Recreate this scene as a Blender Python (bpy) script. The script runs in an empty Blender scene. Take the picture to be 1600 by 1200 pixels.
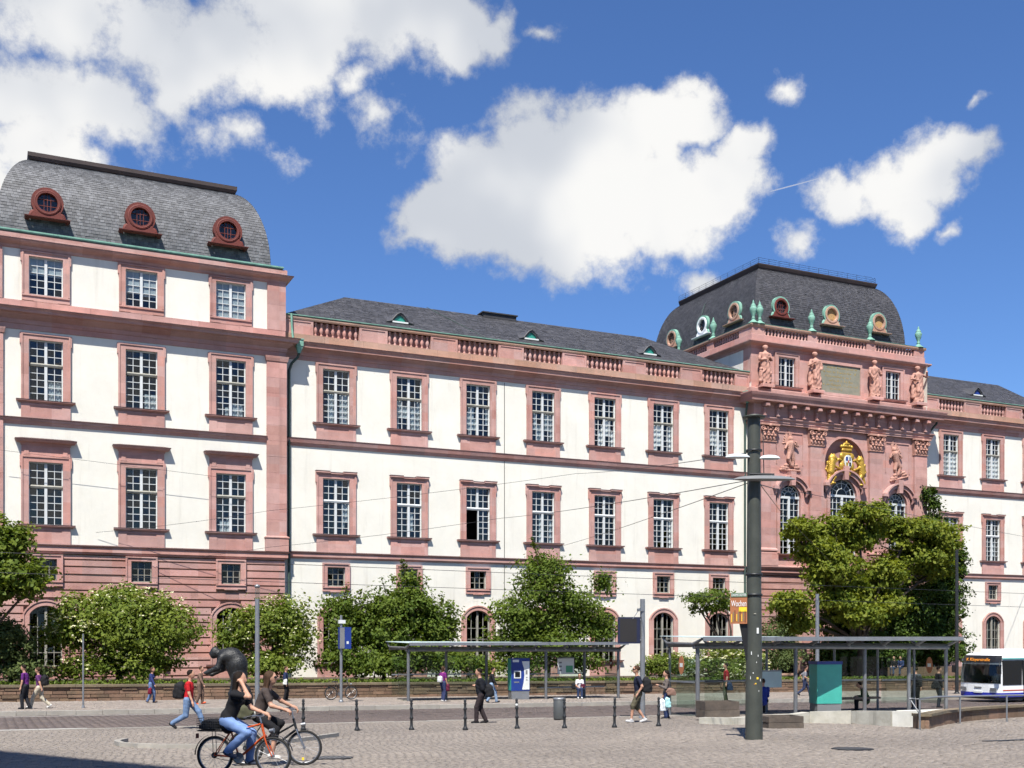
import bpy, math, random
import numpy as np
from mathutils import Vector, Matrix
R = math.radians
random.seed(7); NP = np.random.default_rng(11)
SC = bpy.context.scene; COL = SC.collection

# ------------------------------------------------------------------ camera
FPX = 1733.8; PHI = R(64.738); HOR = 994.2; DIST = 68.2; ZC = 1.83
SLOPE = (1040 - HOR) / FPX                       # the square falls gently towards the palace
FW = np.array([math.cos(PHI), math.sin(PHI)]); RT = np.array([math.sin(PHI), -math.cos(PHI)])
cam = bpy.data.cameras.new('camera'); camo = bpy.data.objects.new('camera', cam); COL.objects.link(camo)
camo.location = (0, -DIST, ZC); camo.rotation_euler = (R(90), 0, PHI - R(90))
cam.sensor_width = 36; cam.lens = 36 * FPX / 1600; cam.shift_y = (HOR - 600) / 1600; cam.clip_end = 3000; cam.clip_start = .2
SC.camera = camo
SC.view_settings.view_transform = 'Standard'; SC.view_settings.look = 'None'; SC.view_settings.gamma = 1
SC.view_settings.use_curve_mapping = False; SC.view_settings.exposure = 0.88
SC.render.engine = 'CYCLES'
SC.cycles.max_bounces = 7; SC.cycles.transparent_max_bounces = 14; SC.cycles.diffuse_bounces = 3; SC.cycles.glossy_bounces = 3
SC.cycles.use_denoising = True; SC.cycles.use_adaptive_sampling = True; SC.cycles.adaptive_threshold = .02; SC.cycles.adaptive_min_samples = 12; SC.cycles.sample_clamp_indirect = 6

def zg(x, y): return -SLOPE * (x * FW[0] + (y + DIST) * FW[1])          # ground height
def ray(px): return FW + RT * (px - 800) / FPX
def at(px, py, Y):                                # a measured point on the plane Y
    d = ray(px); t = (Y + DIST) / d[1]
    return Vector((t * d[0], Y, ZC + t * (HOR - py) / FPX))
def gp(px, py, h=0.):                             # a measured point on the ground
    t = (ZC - h) * FPX / (py - HOR - SLOPE * FPX); d = ray(px)
    return Vector((t * d[0], t * d[1] - DIST, -SLOPE * t + h))
def skydir(px, py):
    a = (px - 800) / FPX; b = (HOR - py) / FPX
    return math.degrees(PHI - math.atan(a)), math.degrees(math.atan(b / math.sqrt(1 + a * a)))

# ------------------------------------------------------------------ sun
SUN = Vector((-.29, -.44, .85)).normalized()
sl = bpy.data.lights.new('sun', 'SUN'); sl.energy = 5.0; sl.angle = R(.53); sl.color = (1, .955, .88)
so = bpy.data.objects.new('sun', sl); COL.objects.link(so); so.rotation_euler = SUN.to_track_quat('Z', 'Y').to_euler(); so.location = (0, -80, 60)

# ------------------------------------------------------------------ node helper
class NT:
    def __init__(s, tree): s.t = tree; s.n = tree.nodes; s.l = tree.links
    def new(s, typ, **kw):
        n = s.n.new(typ)
        for k, v in kw.items(): setattr(n, k, v)
        return n
    def put(s, sock, v):
        if isinstance(v, bpy.types.NodeSocket): s.l.new(v, sock)
        elif v is not None: sock.default_value = v
    def m(s, op, a=None, b=None, c=None, clamp=False):
        n = s.n.new('ShaderNodeMath'); n.operation = op; n.use_clamp = clamp
        for i, v in enumerate((a, b, c)): s.put(n.inputs[i], v)
        return n.outputs[0]
    def vm(s, op, a=None, b=None, sc=None):
        n = s.n.new('ShaderNodeVectorMath'); n.operation = op
        s.put(n.inputs[0], a); s.put(n.inputs[1], b)
        if sc is not None: s.put(n.inputs['Scale'], sc)
        return n.outputs['Value'] if op in ('LENGTH', 'DOT_PRODUCT', 'DISTANCE') else n.outputs[0]
    def noise(s, vec, scale, detail=4, rough=.55, dist=0., dim='3D'):
        n = s.n.new('ShaderNodeTexNoise'); n.noise_dimensions = dim
        s.put(n.inputs['Vector'], vec); n.inputs['Scale'].default_value = scale
        n.inputs['Detail'].default_value = detail; n.inputs['Roughness'].default_value = rough; n.inputs['Distortion'].default_value = dist
        return n.outputs['Fac']
    def step(s, v, lo, hi, a=0., b=1., smooth=True):
        n = s.n.new('ShaderNodeMapRange'); n.interpolation_type = 'SMOOTHSTEP' if smooth else 'LINEAR'
        s.put(n.inputs[0], v)
        for i, x in enumerate((lo, hi, a, b)): n.inputs[i + 1].default_value = x
        return n.outputs[0]
    def mix(s, f, a, b, blend='MIX'):
        n = s.n.new('ShaderNodeMix'); n.data_type = 'RGBA'; n.blend_type = blend
        s.put(n.inputs[0], f); s.put(n.inputs[6], c4(a)); s.put(n.inputs[7], c4(b)); return n.outputs[2]
def c4(c): return c if isinstance(c, bpy.types.NodeSocket) else (c[0], c[1], c[2], 1)

# ------------------------------------------------------------------ sky with fair-weather clouds
def make_world():
    w = bpy.data.worlds.new('World'); SC.world = w; w.use_nodes = True
    t = NT(w.node_tree); t.n.clear()
    out = t.new('ShaderNodeOutputWorld'); bg = t.new('ShaderNodeBackground'); t.l.new(bg.outputs[0], out.inputs[0])
    sky = t.new('ShaderNodeTexSky'); sky.sky_type = 'NISHITA'; sky.sun_disc = False
    sky.sun_elevation = math.asin(SUN.z); sky.sun_rotation = math.atan2(SUN.x, SUN.y); sky.altitude = 150
    sky.air_density = 1.0; sky.dust_density = .35; sky.ozone_density = 2.6
    bg.inputs['Strength'].default_value = .06; w.cycles.sampling_method = 'MANUAL'; w.cycles.sample_map_resolution = 256
    d = t.new('ShaderNodeTexCoord').outputs['Generated']
    sx = t.new('ShaderNodeSeparateXYZ'); t.l.new(d, sx.inputs[0])
    az = t.m('MULTIPLY', t.m('ARCTAN2', sx.outputs[1], sx.outputs[0]), 57.29578)
    el = t.m('MULTIPLY', t.m('ARCSINE', sx.outputs[2]), 57.29578)
    cmb = t.new('ShaderNodeCombineXYZ'); t.l.new(az, cmb.inputs[0]); t.l.new(el, cmb.inputs[1]); uv = cmb.outputs[0]
    # ragged outlines: push the lookup around with two octaves of noise
    wn = t.new('ShaderNodeTexNoise'); t.put(wn.inputs['Vector'], d); wn.inputs['Scale'].default_value = 11; wn.inputs['Detail'].default_value = 3
    wv = t.vm('SCALE', t.vm('SUBTRACT', wn.outputs['Color'], (.5, .5, .5)), sc=2.6)
    wn2 = t.new('ShaderNodeTexNoise'); t.put(wn2.inputs['Vector'], d); wn2.inputs['Scale'].default_value = 38; wn2.inputs['Detail'].default_value = 4
    wv2 = t.vm('SCALE', t.vm('SUBTRACT', wn2.outputs['Color'], (.5, .5, .5)), sc=1.5)
    p = t.vm('ADD', t.vm('ADD', uv, wv), wv2)
    blobs = [(690, 335, 80), (770, 300, 110), (860, 275, 120), (960, 250, 120), (1040, 195, 85), (1075, 160, 55), (1150, 250, 52), (1120, 305, 80), (1030, 330, 110), (930, 350, 120), (830, 355, 110), (880, 405, 70), (740, 360, 80), (640, 365, 40), (1175, 300, 30),
             (1320, 318, 52), (1385, 300, 72), (1450, 275, 72), (1515, 245, 50), (1410, 340, 50), (1233, 152, 34), (1478, 368, 24), (1245, 385, 32), (1530, 156, 16),
             (120, 20, 120), (240, 40, 120), (350, 80, 120), (450, 110, 95), (470, 40, 120), (600, 30, 110), (700, 40, 90), (770, 60, 55), (310, 140, 80), (850, 60, 26),
             (0, 150, 80), (70, 150, 85), (140, 180, 90), (40, 230, 120), (210, 205, 60), (-60, 260, 130), (110, 280, 80), (-20, 330, 110),
             (560, 150, 48), (585, 195, 50), (600, 230, 38), (500, 185, 40), (390, 235, 48), (340, 220, 38), (440, 270, 26), (1100, 445, 30)]
    dens = None; pa = t.vm('MULTIPLY', p, (1, 1.45, 0))
    for (x, y, rx) in blobs:                     # elongated clouds are rows of round puffs
        a, e = skydir(x, y - 6); r = rx * 1.16 * 57.29578 / FPX; pk = (2.5 if rx > 75 else (1.7 if rx > 45 else .95)) * (.62 if x < 620 else 1.)
        v = t.m('MULTIPLY_ADD', t.vm('DISTANCE', pa, (a, e * 1.45, 0)), -pk / r, pk)
        dens = v if dens is None else t.m('MAXIMUM', dens, v)
    # the rest of the sky carries the same scattered cumulus
    az0 = math.degrees(PHI)
    off = t.m('ABSOLUTE', t.m('SUBTRACT', t.m('FLOORED_MODULO', t.m('ADD', az, 180. - az0), 360.), 180.))
    outside = t.m('MAXIMUM', t.step(off, 27, 34), t.step(el, 32, 38))
    pl = t.vm('DIVIDE', d, None); dv = pl.node
    zc = t.m('ADD', t.m('MAXIMUM', sx.outputs[2], 0.), .22)
    cz = t.new('ShaderNodeCombineXYZ')
    for i in range(3): t.l.new(zc, cz.inputs[i])
    t.l.new(cz.outputs[0], dv.inputs[1])
    gen = t.m('MULTIPLY', t.m('SUBTRACT', t.noise(pl, 1.15, 5, .55), .55), 7.)
    dens = t.m('ADD', t.m('MULTIPLY', dens, t.m('SUBTRACT', 1., outside)), t.m('MULTIPLY', gen, outside))
    fine = t.noise(d, 24, 8, .66)
    dens = t.m('ADD', dens, t.m('MULTIPLY', t.m('SUBTRACT', fine, .5), 2.7))
    dens = t.m('ADD', dens, t.m('MULTIPLY', t.m('SUBTRACT', t.noise(d, 9.5, 3, .55), .5), 1.5))
    alpha = t.m('MULTIPLY', t.step(dens, -.05, .95), t.step(el, 1.5, 6.))
    (ca, ce), (cb, cf) = skydir(1196, 301), skydir(1279, 279); L = math.hypot(cb - ca, cf - ce); ux, uy = (cb - ca) / L, (cf - ce) / L
    rel = t.vm('SUBTRACT', uv, (ca, ce, 0)); al = t.vm('DOT_PRODUCT', rel, (ux, uy, 0)); ac = t.m('ABSOLUTE', t.vm('DOT_PRODUCT', rel, (-uy, ux, 0)))
    trail = t.m('MULTIPLY', t.step(ac, .012, .045, 1., 0.), t.m('MULTIPLY', t.step(al, 0., .3), t.step(al, L, L + .03, 1., 0.)))
    alpha = t.m('MAXIMUM', alpha, t.m('MULTIPLY', trail, .5))
    body = t.step(t.noise(t.vm('ADD', d, (.0, .0, .03)), 6.5, 3, .45), .36, .60)
    thick = t.step(dens, .2, 1.1)
    shade = t.m('MULTIPLY', t.m('ADD', .72, t.m('MULTIPLY', body, .28)), t.m('ADD', .86, t.m('MULTIPLY', thick, .14)))
    cloud = t.vm('SCALE', t.mix(body, (.90, .95, 1.04), (1.0, .995, .98)), sc=t.m('MULTIPLY', shade, 8.7))
    tint = t.mix(1., sky.outputs[0], (.70, .96, 1.36), 'MULTIPLY')
    t.l.new(t.mix(alpha, tint, cloud), bg.inputs['Color'])
make_world()

# ------------------------------------------------------------------ materials
MATS = {}
def pmat(name, base=(.5, .5, .5), rough=.7, metal=0., spec=.5):
    m = bpy.data.materials.new(name); m.use_nodes = True; t = NT(m.node_tree)
    b = t.n['Principled BSDF']; b.inputs['Base Color'].default_value = c4(base); b.inputs['Roughness'].default_value = rough
    b.inputs['Metallic'].default_value = metal; b.inputs['Specular IOR Level'].default_value = spec
    MATS[name] = m; return m, t, b
def bump(t, b, h, strength=.3, dist=.02):
    n = t.new('ShaderNodeBump'); n.inputs['Strength'].default_value = strength; n.inputs['Distance'].default_value = dist
    t.put(n.inputs['Height'], h); t.l.new(n.outputs[0], b.inputs['Normal'])
def pos(t): return t.new('ShaderNodeNewGeometry').outputs['Position']
def worn(name, c1, c2, rough=.8, scale=1.2, fine=14, bstr=.25, bdist=.02, metal=0., objvar=0., streak=0., spec=.35, cstreak=(.1, .09, .08), island=False, blocks=0.):
    """two tones blended by large and fine noise, optional vertical streaks, per-object tint"""
    m, t, b = pmat(name, c1, rough, metal, spec); p = pos(t)
    n1 = t.noise(p, scale, 5, .6, .3); n2 = t.noise(p, fine, 5, .65)
    f = t.m('ADD', t.m('MULTIPLY', t.step(n1, .3, .7), .7), t.m('MULTIPLY', t.m('SUBTRACT', n2, .5), .7), clamp=True)
    col = t.mix(f, c1, c2)
    if streak:
        sv = t.vm('MULTIPLY', p, (1.6, 1.6, .12)); s = t.step(t.noise(sv, 1.3, 6, .65), .52, .78)
        col = t.mix(t.m('MULTIPLY', s, streak), col, cstreak)
    if blocks:                                    # stones of a band differ one from the next
        q = t.vm('FLOOR', t.vm('MULTIPLY', p, (.62, .62, 1.7))); wn = t.new('ShaderNodeTexWhiteNoise'); t.put(wn.inputs['Vector'], q)
        h2 = t.new('ShaderNodeHueSaturation'); t.l.new(col, h2.inputs['Color']); t.put(h2.inputs['Value'], t.m('ADD', 1 - blocks, t.m('MULTIPLY', wn.outputs['Value'], 2 * blocks))); t.put(h2.inputs['Saturation'], t.m('ADD', .85, t.m('MULTIPLY', t.m('FRACT', t.m('MULTIPLY', wn.outputs['Value'], 5.7)), .25))); col = h2.outputs[0]
    if objvar:
        if island: rnd = t.new('ShaderNodeNewGeometry').outputs['Random Per Island']
        else: rnd = t.new('ShaderNodeObjectInfo').outputs['Random']
        hsv = t.new('ShaderNodeHueSaturation'); t.l.new(col, hsv.inputs['Color'])
        t.put(hsv.inputs['Value'], t.m('ADD', 1 - objvar, t.m('MULTIPLY', rnd, 2 * objvar)))
        t.put(hsv.inputs['Hue'], t.m('ADD', .5 - objvar * .03, t.m('MULTIPLY', t.m('FRACT', t.m('MULTIPLY', rnd, 7.3)), objvar * .06)))
        col = hsv.outputs[0]
    t.l.new(col, b.inputs['Base Color'])
    t.put(b.inputs['Roughness'], t.m('ADD', rough - .08, t.m('MULTIPLY', n2, .16)))
    bump(t, b, n2, bstr, bdist); return m
worn('plaster', (.675, .655, .585), (.60, .58, .515), .9, .45, 5, .4, .018, streak=.5, cstreak=(.45, .425, .365))
worn('sandstone', (.445, .252, .218), (.345, .185, .160), .88, 1.1, 10, .4, .02, objvar=.09, streak=.38, cstreak=(.215, .118, .098), blocks=.10)
worn('sandstone_weathered', (.40, .245, .180), (.28, .185, .130), .9, .7, 9, .45, .025, objvar=.08, streak=.5, cstreak=(.13, .095, .075), blocks=.12)
worn('soot', (.085, .045, .042), (.05, .03, .03), .9, 1.5, 10, .3, .01)
worn('sandstone_carved', (.45, .25, .195), (.30, .15, .115), .85, 3.0, 14, .5, .02, streak=.3, cstreak=(.15, .075, .06))
worn('garden_stone', (.185, .115, .075), (.10, .072, .05), .92, 2.2, 12, .6, .03, objvar=.24, streak=.3, cstreak=(.07, .06, .05))
worn('coping', (.175, .135, .088), (.10, .085, .058), .92, 1.5, 10, .5, .03, objvar=.1)
worn('mortar', (.06, .048, .038), (.04, .032, .026), .95, 2, 14, .3, .02)
worn('slate', (.110, .112, .118), (.066, .068, .074), .62, 1.4, 16, .35, .01, objvar=.34, island=True, spec=.45)
worn('slate_dark', (.058, .057, .062), (.036, .036, .042), .6, 1.6, 14, .3, .01, objvar=.32, island=True, spec=.4)
worn('slate_under', (.04, .04, .045), (.03, .03, .033), .8, 2, 10, .2, .01)
worn('copper', (.19, .37, .29), (.11, .23, .18), .75, 2.5, 12, .3, .01, streak=.5, cstreak=(.06, .12, .09))
worn('copper_dark', (.05, .085, .07), (.035, .05, .045), .6, 1.5, 12, .2, .01)
worn('dormer_red', (.135, .028, .020), (.085, .020, .016), .7, 2, 14, .3, .01, streak=.25, cstreak=(.04, .02, .015))
worn('lead', (.05, .034, .032), (.03, .024, .024), .7, 1, 10, .2, .01)
worn('sash_white', (.56, .58, .58), (.46, .48, .48), .55, 2, 12, .1, .004)
worn('sash_weathered', (.30, .29, .25), (.19, .18, .15), .75, 3, 16, .3, .006)
worn('gold', (.54, .34, .05), (.30, .17, .025), .42, 4, 18, .4, .01, metal=.45, spec=.5)
worn('plywood', (.40, .25, .11), (.31, .185, .075), .7, 3, 20, .15, .005)
worn('tablet', (.22, .215, .165), (.16, .165, .125), .7, 1.2, 9, .3, .01, streak=.45, cstreak=(.11, .11, .085))
worn('dark_steel', (.055, .060, .050), (.035, .039, .033), .5, 2.5, 16, .2, .006, streak=.3, cstreak=(.10, .10, .085))
worn('grey_steel', (.25, .26, .275), (.19, .20, .21), .42, 3, 20, .08, .004, metal=.5)
worn('shelter_steel', (.17, .175, .185), (.12, .125, .135), .45, 3, 20, .08, .004, metal=.4)
worn('concrete', (.44, .42, .36), (.27, .26, .215), .9, 1.8, 12, .4, .02, streak=.5, cstreak=(.10, .095, .08))
worn('concrete_white', (.68, .665, .60), (.50, .49, .43), .9, 2.0, 12, .3, .02, streak=.2, cstreak=(.2, .19, .16))
worn('kerb_stone', (.31, .29, .255), (.23, .215, .19), .9, 2, 14, .35, .015, objvar=.1)
worn('old_timber', (.115, .092, .072), (.06, .05, .042), .85, 4, 24, .5, .015, objvar=.15)
worn('bronze', (.012, .013, .013), (.006, .006, .006), .48, 5, 14, .9, .03, spec=.5)
worn('iron', (.022, .024, .026), (.013, .014, .016), .45, 3, 18, .2, .005)
worn('bark', (.075, .058, .042), (.042, .033, .025), .95, 5, 20, .8, .03)
worn('soil', (.075, .058, .040), (.05, .04, .028), .97, 2, 14, .6, .04)
worn('setts', (.208, .180, .154), (.145, .126, .110), .86, .22, 22, .5, .008, objvar=.08, island=True, streak=.0)
worn('ground_base', (.105, .088, .076), (.075, .063, .055), .95, .5, 16, .5, .02)
worn('pavement', (.235, .200, .172), (.185, .158, .138), .9, .5, 18, .5, .012, objvar=.12, island=True)
worn('road', (.105, .083, .075), (.075, .060, .055), .8, .3, 12, .5, .012)
worn('white_paint', (.62, .61, .57), (.48, .47, .43), .8, 3, 14, .2, .004)
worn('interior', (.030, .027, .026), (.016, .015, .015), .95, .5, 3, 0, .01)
worn('curtain', (.80, .80, .76), (.70, .70, .67), .95, 2, 20, .2, .01)
worn('tyre', (.018, .018, .018), (.010, .010, .010), .8, 4, 30, .3, .004)
worn('chrome', (.36, .37, .39), (.27, .28, .30), .42, 4, 20, .05, .002, metal=.9)
for nm, c, rg in (('blue_paint', (.012, .035, .20), .4), ('teal_paint', (.045, .33, .27), .45), ('orange_paint', (.42, .065, .012), .3), ('bus_white', (.74, .75, .75), .3), ('bus_blue', (.018, .03, .33), .35),
                  ('black_plastic', (.012, .012, .013), .4), ('grey_plastic', (.16, .165, .17), .5), ('panel_white', (.60, .62, .60), .5), ('sign_orange', (.34, .13, .055), .5), ('navy_dark', (.006, .009, .035), .5), ('sign_yellow', (.75, .55, .03), .5),
                  ('sign_green', (.10, .17, .10), .5), ('led_green', (.07, .32, .16), .5), ('pale_board', (.48, .60, .60), .45), ('board_dark', (.010, .008, .008), .6), ('bin_grey', (.065, .07, .07), .45), ('red_line', (.45, .08, .04), .4),
                  ('dark_glass', (.010, .012, .014), .06), ('luminaire', (.52, .57, .60), .35), ('sticker_yellow', (.75, .52, .02), .6), ('led_orange', (.85, .30, .02), .5), ('teal_line', (.03, .28, .26), .4), ('skylight', (.03, .23, .17), .25)):
    worn(nm, c, tuple(x * .86 for x in c), rg, 2.5, 18, .06, .003, spec=.5)
def glass_mat(name, tint, gloss, thin=True):
    m = bpy.data.materials.new(name); m.use_nodes = True; t = NT(m.node_tree); t.n.clear()
    o = t.new('ShaderNodeOutputMaterial'); tr = t.new('ShaderNodeBsdfTransparent'); tr.inputs[0].default_value = c4(tint)
    gl = t.new('ShaderNodeBsdfGlossy'); gl.inputs['Roughness'].default_value = .03; gl.inputs[0].default_value = (.95, .97, 1, 1)
    lw = t.new('ShaderNodeLayerWeight'); f0 = ((gloss - 1) / (gloss + 1)) ** 2 * 1.15
    fr = t.m('ADD', f0, t.m('MULTIPLY', t.m('POWER', lw.outputs['Facing'], 4.), .8))
    p = pos(t); nb = t.new('ShaderNodeBump'); nb.inputs['Strength'].default_value = .12; nb.inputs['Distance'].default_value = .02
    t.put(nb.inputs['Height'], t.noise(p, 2.2, 2, .5)); t.l.new(nb.outputs[0], gl.inputs['Normal'])
    mx = t.new('ShaderNodeMixShader'); t.l.new(fr, mx.inputs[0]); t.l.new(tr.outputs[0], mx.inputs[1]); t.l.new(gl.outputs[0], mx.inputs[2])
    t.l.new(mx.outputs[0], o.inputs[0]); MATS[name] = m
glass_mat('window_glass', (.74, .78, .80), 1.42); glass_mat('shelter_glass', (.80, .86, .83), 1.35); glass_mat('bus_glass', (.34, .37, .38), 1.5)
def leaf_mat(name, c1, c2, trans):
    m = bpy.data.materials.new(name); m.use_nodes = True; t = NT(m.node_tree); t.n.clear()
    o = t.new('ShaderNodeOutputMaterial'); rnd = t.new('ShaderNodeNewGeometry').outputs['Random Per Island']
    p = pos(t); f = t.m('ADD', t.m('MULTIPLY', rnd, .6), t.m('MULTIPLY', t.step(t.noise(p, .8, 3), .35, .65), .4), clamp=True)
    col = t.mix(f, c1, c2)
    b = t.new('ShaderNodeBsdfPrincipled'); t.l.new(col, b.inputs['Base Color']); b.inputs['Roughness'].default_value = .6; b.inputs['Specular IOR Level'].default_value = .14
    tl = t.new('ShaderNodeBsdfTranslucent'); t.l.new(t.mix(1., col, (1.5, 1.5, .6), 'MULTIPLY'), tl.inputs[0])
    mx = t.new('ShaderNodeMixShader'); mx.inputs[0].default_value = trans; t.l.new(b.outputs[0], mx.inputs[1]); t.l.new(tl.outputs[0], mx.inputs[2])
    t.l.new(mx.outputs[0], o.inputs[0]); MATS[name] = m
leaf_mat('leaf_mid', (.066, .105, .015), (.165, .200, .032), .32); leaf_mat('leaf_dark', (.050, .088, .013), (.125, .165, .025), .30)
leaf_mat('leaf_yellow', (.066, .105, .013), (.215, .232, .030), .34); leaf_mat('leaf_ivy', (.022, .048, .008), (.075, .115, .018), .18)
leaf_mat('leaf_dusky', (.050, .075, .024), (.100, .125, .040), .2); leaf_mat('blossom', (.60, .60, .38), (.72, .70, .52), .2); leaf_mat('grass_blade', (.060, .105, .018), (.14, .17, .03), .25)

# ------------------------------------------------------------------ mesh helpers
class MB:
    def __init__(s): s.v = []; s.f = []; s.mi = []; s.sm = []
    def add(s, vs, fs, mi=0, sm=False):
        o = len(s.v); s.v.extend([tuple(x) for x in vs])
        for f in fs: s.f.append([i + o for i in f]); s.mi.append(mi); s.sm.append(sm)
        return s
    def box(s, x0, x1, y0, y1, z0, z1, mi=0):
        return s.add([(x0, y0, z0), (x1, y0, z0), (x1, y1, z0), (x0, y1, z0), (x0, y0, z1), (x1, y0, z1), (x1, y1, z1), (x0, y1, z1)],
                     [(0, 3, 2, 1), (4, 5, 6, 7), (0, 1, 5, 4), (1, 2, 6, 5), (2, 3, 7, 6), (3, 0, 4, 7)], mi)
    def obox(s, c, ax, ay, hx, hy, z0, z1, mi=0):          # box on plan axes
        c = Vector(c); ax = Vector(ax); ay = Vector(ay); b = [c + ax * (sx * hx) + ay * (sy * hy) for sx, sy in ((-1, -1), (1, -1), (1, 1), (-1, 1))]
        return s.add([(p.x, p.y, z0) for p in b] + [(p.x, p.y, z1) for p in b], [(0, 3, 2, 1), (4, 5, 6, 7), (0, 1, 5, 4), (1, 2, 6, 5), (2, 3, 7, 6), (3, 0, 4, 7)], mi)
    def prism(s, poly, y0, y1, mi=0):                      # poly in (x, z), counter-clockwise seen from -y
        n = len(poly); vs = [(x, y0, z) for x, z in poly] + [(x, y1, z) for x, z in poly]
        return s.add(vs, [list(range(n)), list(range(2 * n - 1, n - 1, -1))] + [(i, i + n, (i + 1) % n + n, (i + 1) % n) for i in range(n)], mi)
    def strip(s, a, b, mi=0, sm=False):                    # ribbon between two equally long point lists
        n = len(a); return s.add(list(a) + list(b), [(i, i + 1, n + i + 1, n + i) for i in range(n - 1)], mi, sm)
    def tube(s, pts, r, n=8, mi=0, cap=True):
        pts = [Vector(p) for p in pts]; rs = r if isinstance(r, (list, tuple)) else [r] * len(pts)
        vs = []; up = Vector((0, 0, 1)); last = None
        for i, p in enumerate(pts):
            d = (pts[min(i + 1, len(pts) - 1)] - pts[max(i - 1, 0)]).normalized()
            if last is None:
                u = d.cross(up if abs(d.z) < .9 else Vector((1, 0, 0))).normalized()
            else:
                u = (last - d * last.dot(d)).normalized()
            w = d.cross(u); last = u
            for k in range(n):
                a = 2 * math.pi * k / n; vs.append(p + (u * math.cos(a) + w * math.sin(a)) * rs[i])
        fs = [(i * n + k, i * n + (k + 1) % n, (i + 1) * n + (k + 1) % n, (i + 1) * n + k) for i in range(len(pts) - 1) for k in range(n)]
        s.add(vs, fs, mi, n > 5)
        if cap: s.add(vs[:n], [list(range(n))[::-1]], mi); s.add(vs[-n:], [list(range(n))], mi)
        return s
    def lathe(s, prof, n=12, c=(0, 0, 0), mi=0, sm=True):  # prof = (radius, z)
        vs = [(c[0] + r * math.cos(2 * math.pi * k / n), c[1] + r * math.sin(2 * math.pi * k / n), c[2] + z) for r, z in prof for k in range(n)]
        fs = [(i * n + k, i * n + (k + 1) % n, (i + 1) * n + (k + 1) % n, (i + 1) * n + k) for i in range(len(prof) - 1) for k in range(n)]
        return s.add(vs, fs, mi, sm)
    def usweep(s, prof, x0, x1, yf, yb, mi=0, sides=(1, 1)):   # prof = (projection, z) swept round left side, front and right side
        rings = []
        for p, z in prof:
            l = ([(x0 - p, yb, z)] if sides[0] else []) + [(x0 - (p if sides[0] else 0), yf - p, z), (x1 + (p if sides[1] else 0), yf - p, z)] + ([(x1 + p, yb, z)] if sides[1] else [])
            rings.append(l)
        for a, b in zip(rings, rings[1:]): s.strip(a, b, mi)
        if not sides[0]: s.add([r[0] for r in rings], [list(range(len(rings)))], mi)
        if not sides[1]: s.add([r[-1] for r in rings], [list(range(len(rings)))[::-1]], mi)
        return s
    def mesh(s, name, mats):
        me = bpy.data.meshes.new(name); me.from_pydata(s.v, [], s.f)
        for m in mats: me.materials.append(MATS[m])
        if len(mats) > 1: me.polygons.foreach_set('material_index', s.mi)
        me.polygons.foreach_set('use_smooth', s.sm); me.update(); return me
    def build(s, name, mats, parent=None, loc=(0, 0, 0), rot=0.):
        return link(name, s.mesh(name, [mats] if isinstance(mats, str) else mats), parent, loc, rot)
def link(name, me, parent=None, loc=(0, 0, 0), rot=0.):
    o = bpy.data.objects.new(name, me); COL.objects.link(o); o.location = loc
    if isinstance(rot, (int, float)): o.rotation_euler = (0, 0, rot)
    else: o.rotation_euler = rot
    if parent is not None: o.parent = parent
    return o
def empty(name, loc=(0, 0, 0), rot=0., parent=None): return link(name, None, parent, loc, rot)
def tag(o, label=None, cat=None, group=None, kind=None):
    for k, v in (('label', label), ('category', cat), ('group', group), ('kind', kind)):
        if v: o[k] = v
    return o
def copy_tree(o, parent=None):
    c = o.copy(); COL.objects.link(c); c.parent = parent
    for ch in list(o.children): copy_tree(ch, c)
    return c
def text_mesh(body, size, mat, depth=.004):
    cu = bpy.data.curves.new('lettering', 'FONT'); cu.body = body; cu.size = size; cu.extrude = depth; cu.align_x = 'CENTER'
    tmp = bpy.data.objects.new('tmp', cu); COL.objects.link(tmp)
    me = bpy.data.meshes.new_from_object(tmp.evaluated_get(bpy.context.evaluated_depsgraph_get()))
    bpy.data.objects.remove(tmp); me.materials.clear(); me.materials.append(MATS[mat]); return me
def wall_grid(b, x0, x1, z0, z1, y, holes, depth, mi=0, rmi=0):
    """front wall with rectangular openings and their reveals"""
    xs = sorted({x0, x1, *[h[0] for h in holes], *[h[1] for h in holes]}); zs = sorted({z0, z1, *[h[2] for h in holes], *[h[3] for h in holes]})
    for i in range(len(xs) - 1):
        for j in range(len(zs) - 1):
            cx = (xs[i] + xs[i + 1]) / 2; cz = (zs[j] + zs[j + 1]) / 2
            if any(h[0] < cx < h[1] and h[2] < cz < h[3] for h in holes): continue
            b.add([(xs[i], y, zs[j]), (xs[i + 1], y, zs[j]), (xs[i + 1], y, zs[j + 1]), (xs[i], y, zs[j + 1])], [(0, 1, 2, 3)], mi)
    for (a, c, e, f) in holes:
        b.add([(a, y, e), (a, y + depth, e), (a, y + depth, f), (a, y, f)], [(0, 1, 2, 3)], rmi)
        b.add([(c, y, e), (c, y, f), (c, y + depth, f), (c, y + depth, e)], [(0, 1, 2, 3)], rmi)
        b.add([(a, y, f), (a, y + depth, f), (c, y + depth, f), (c, y, f)], [(0, 1, 2, 3)], rmi)
        b.add([(a, y, e), (c, y, e), (c, y + depth, e), (a, y + depth, e)], [(0, 1, 2, 3)], rmi)
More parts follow.
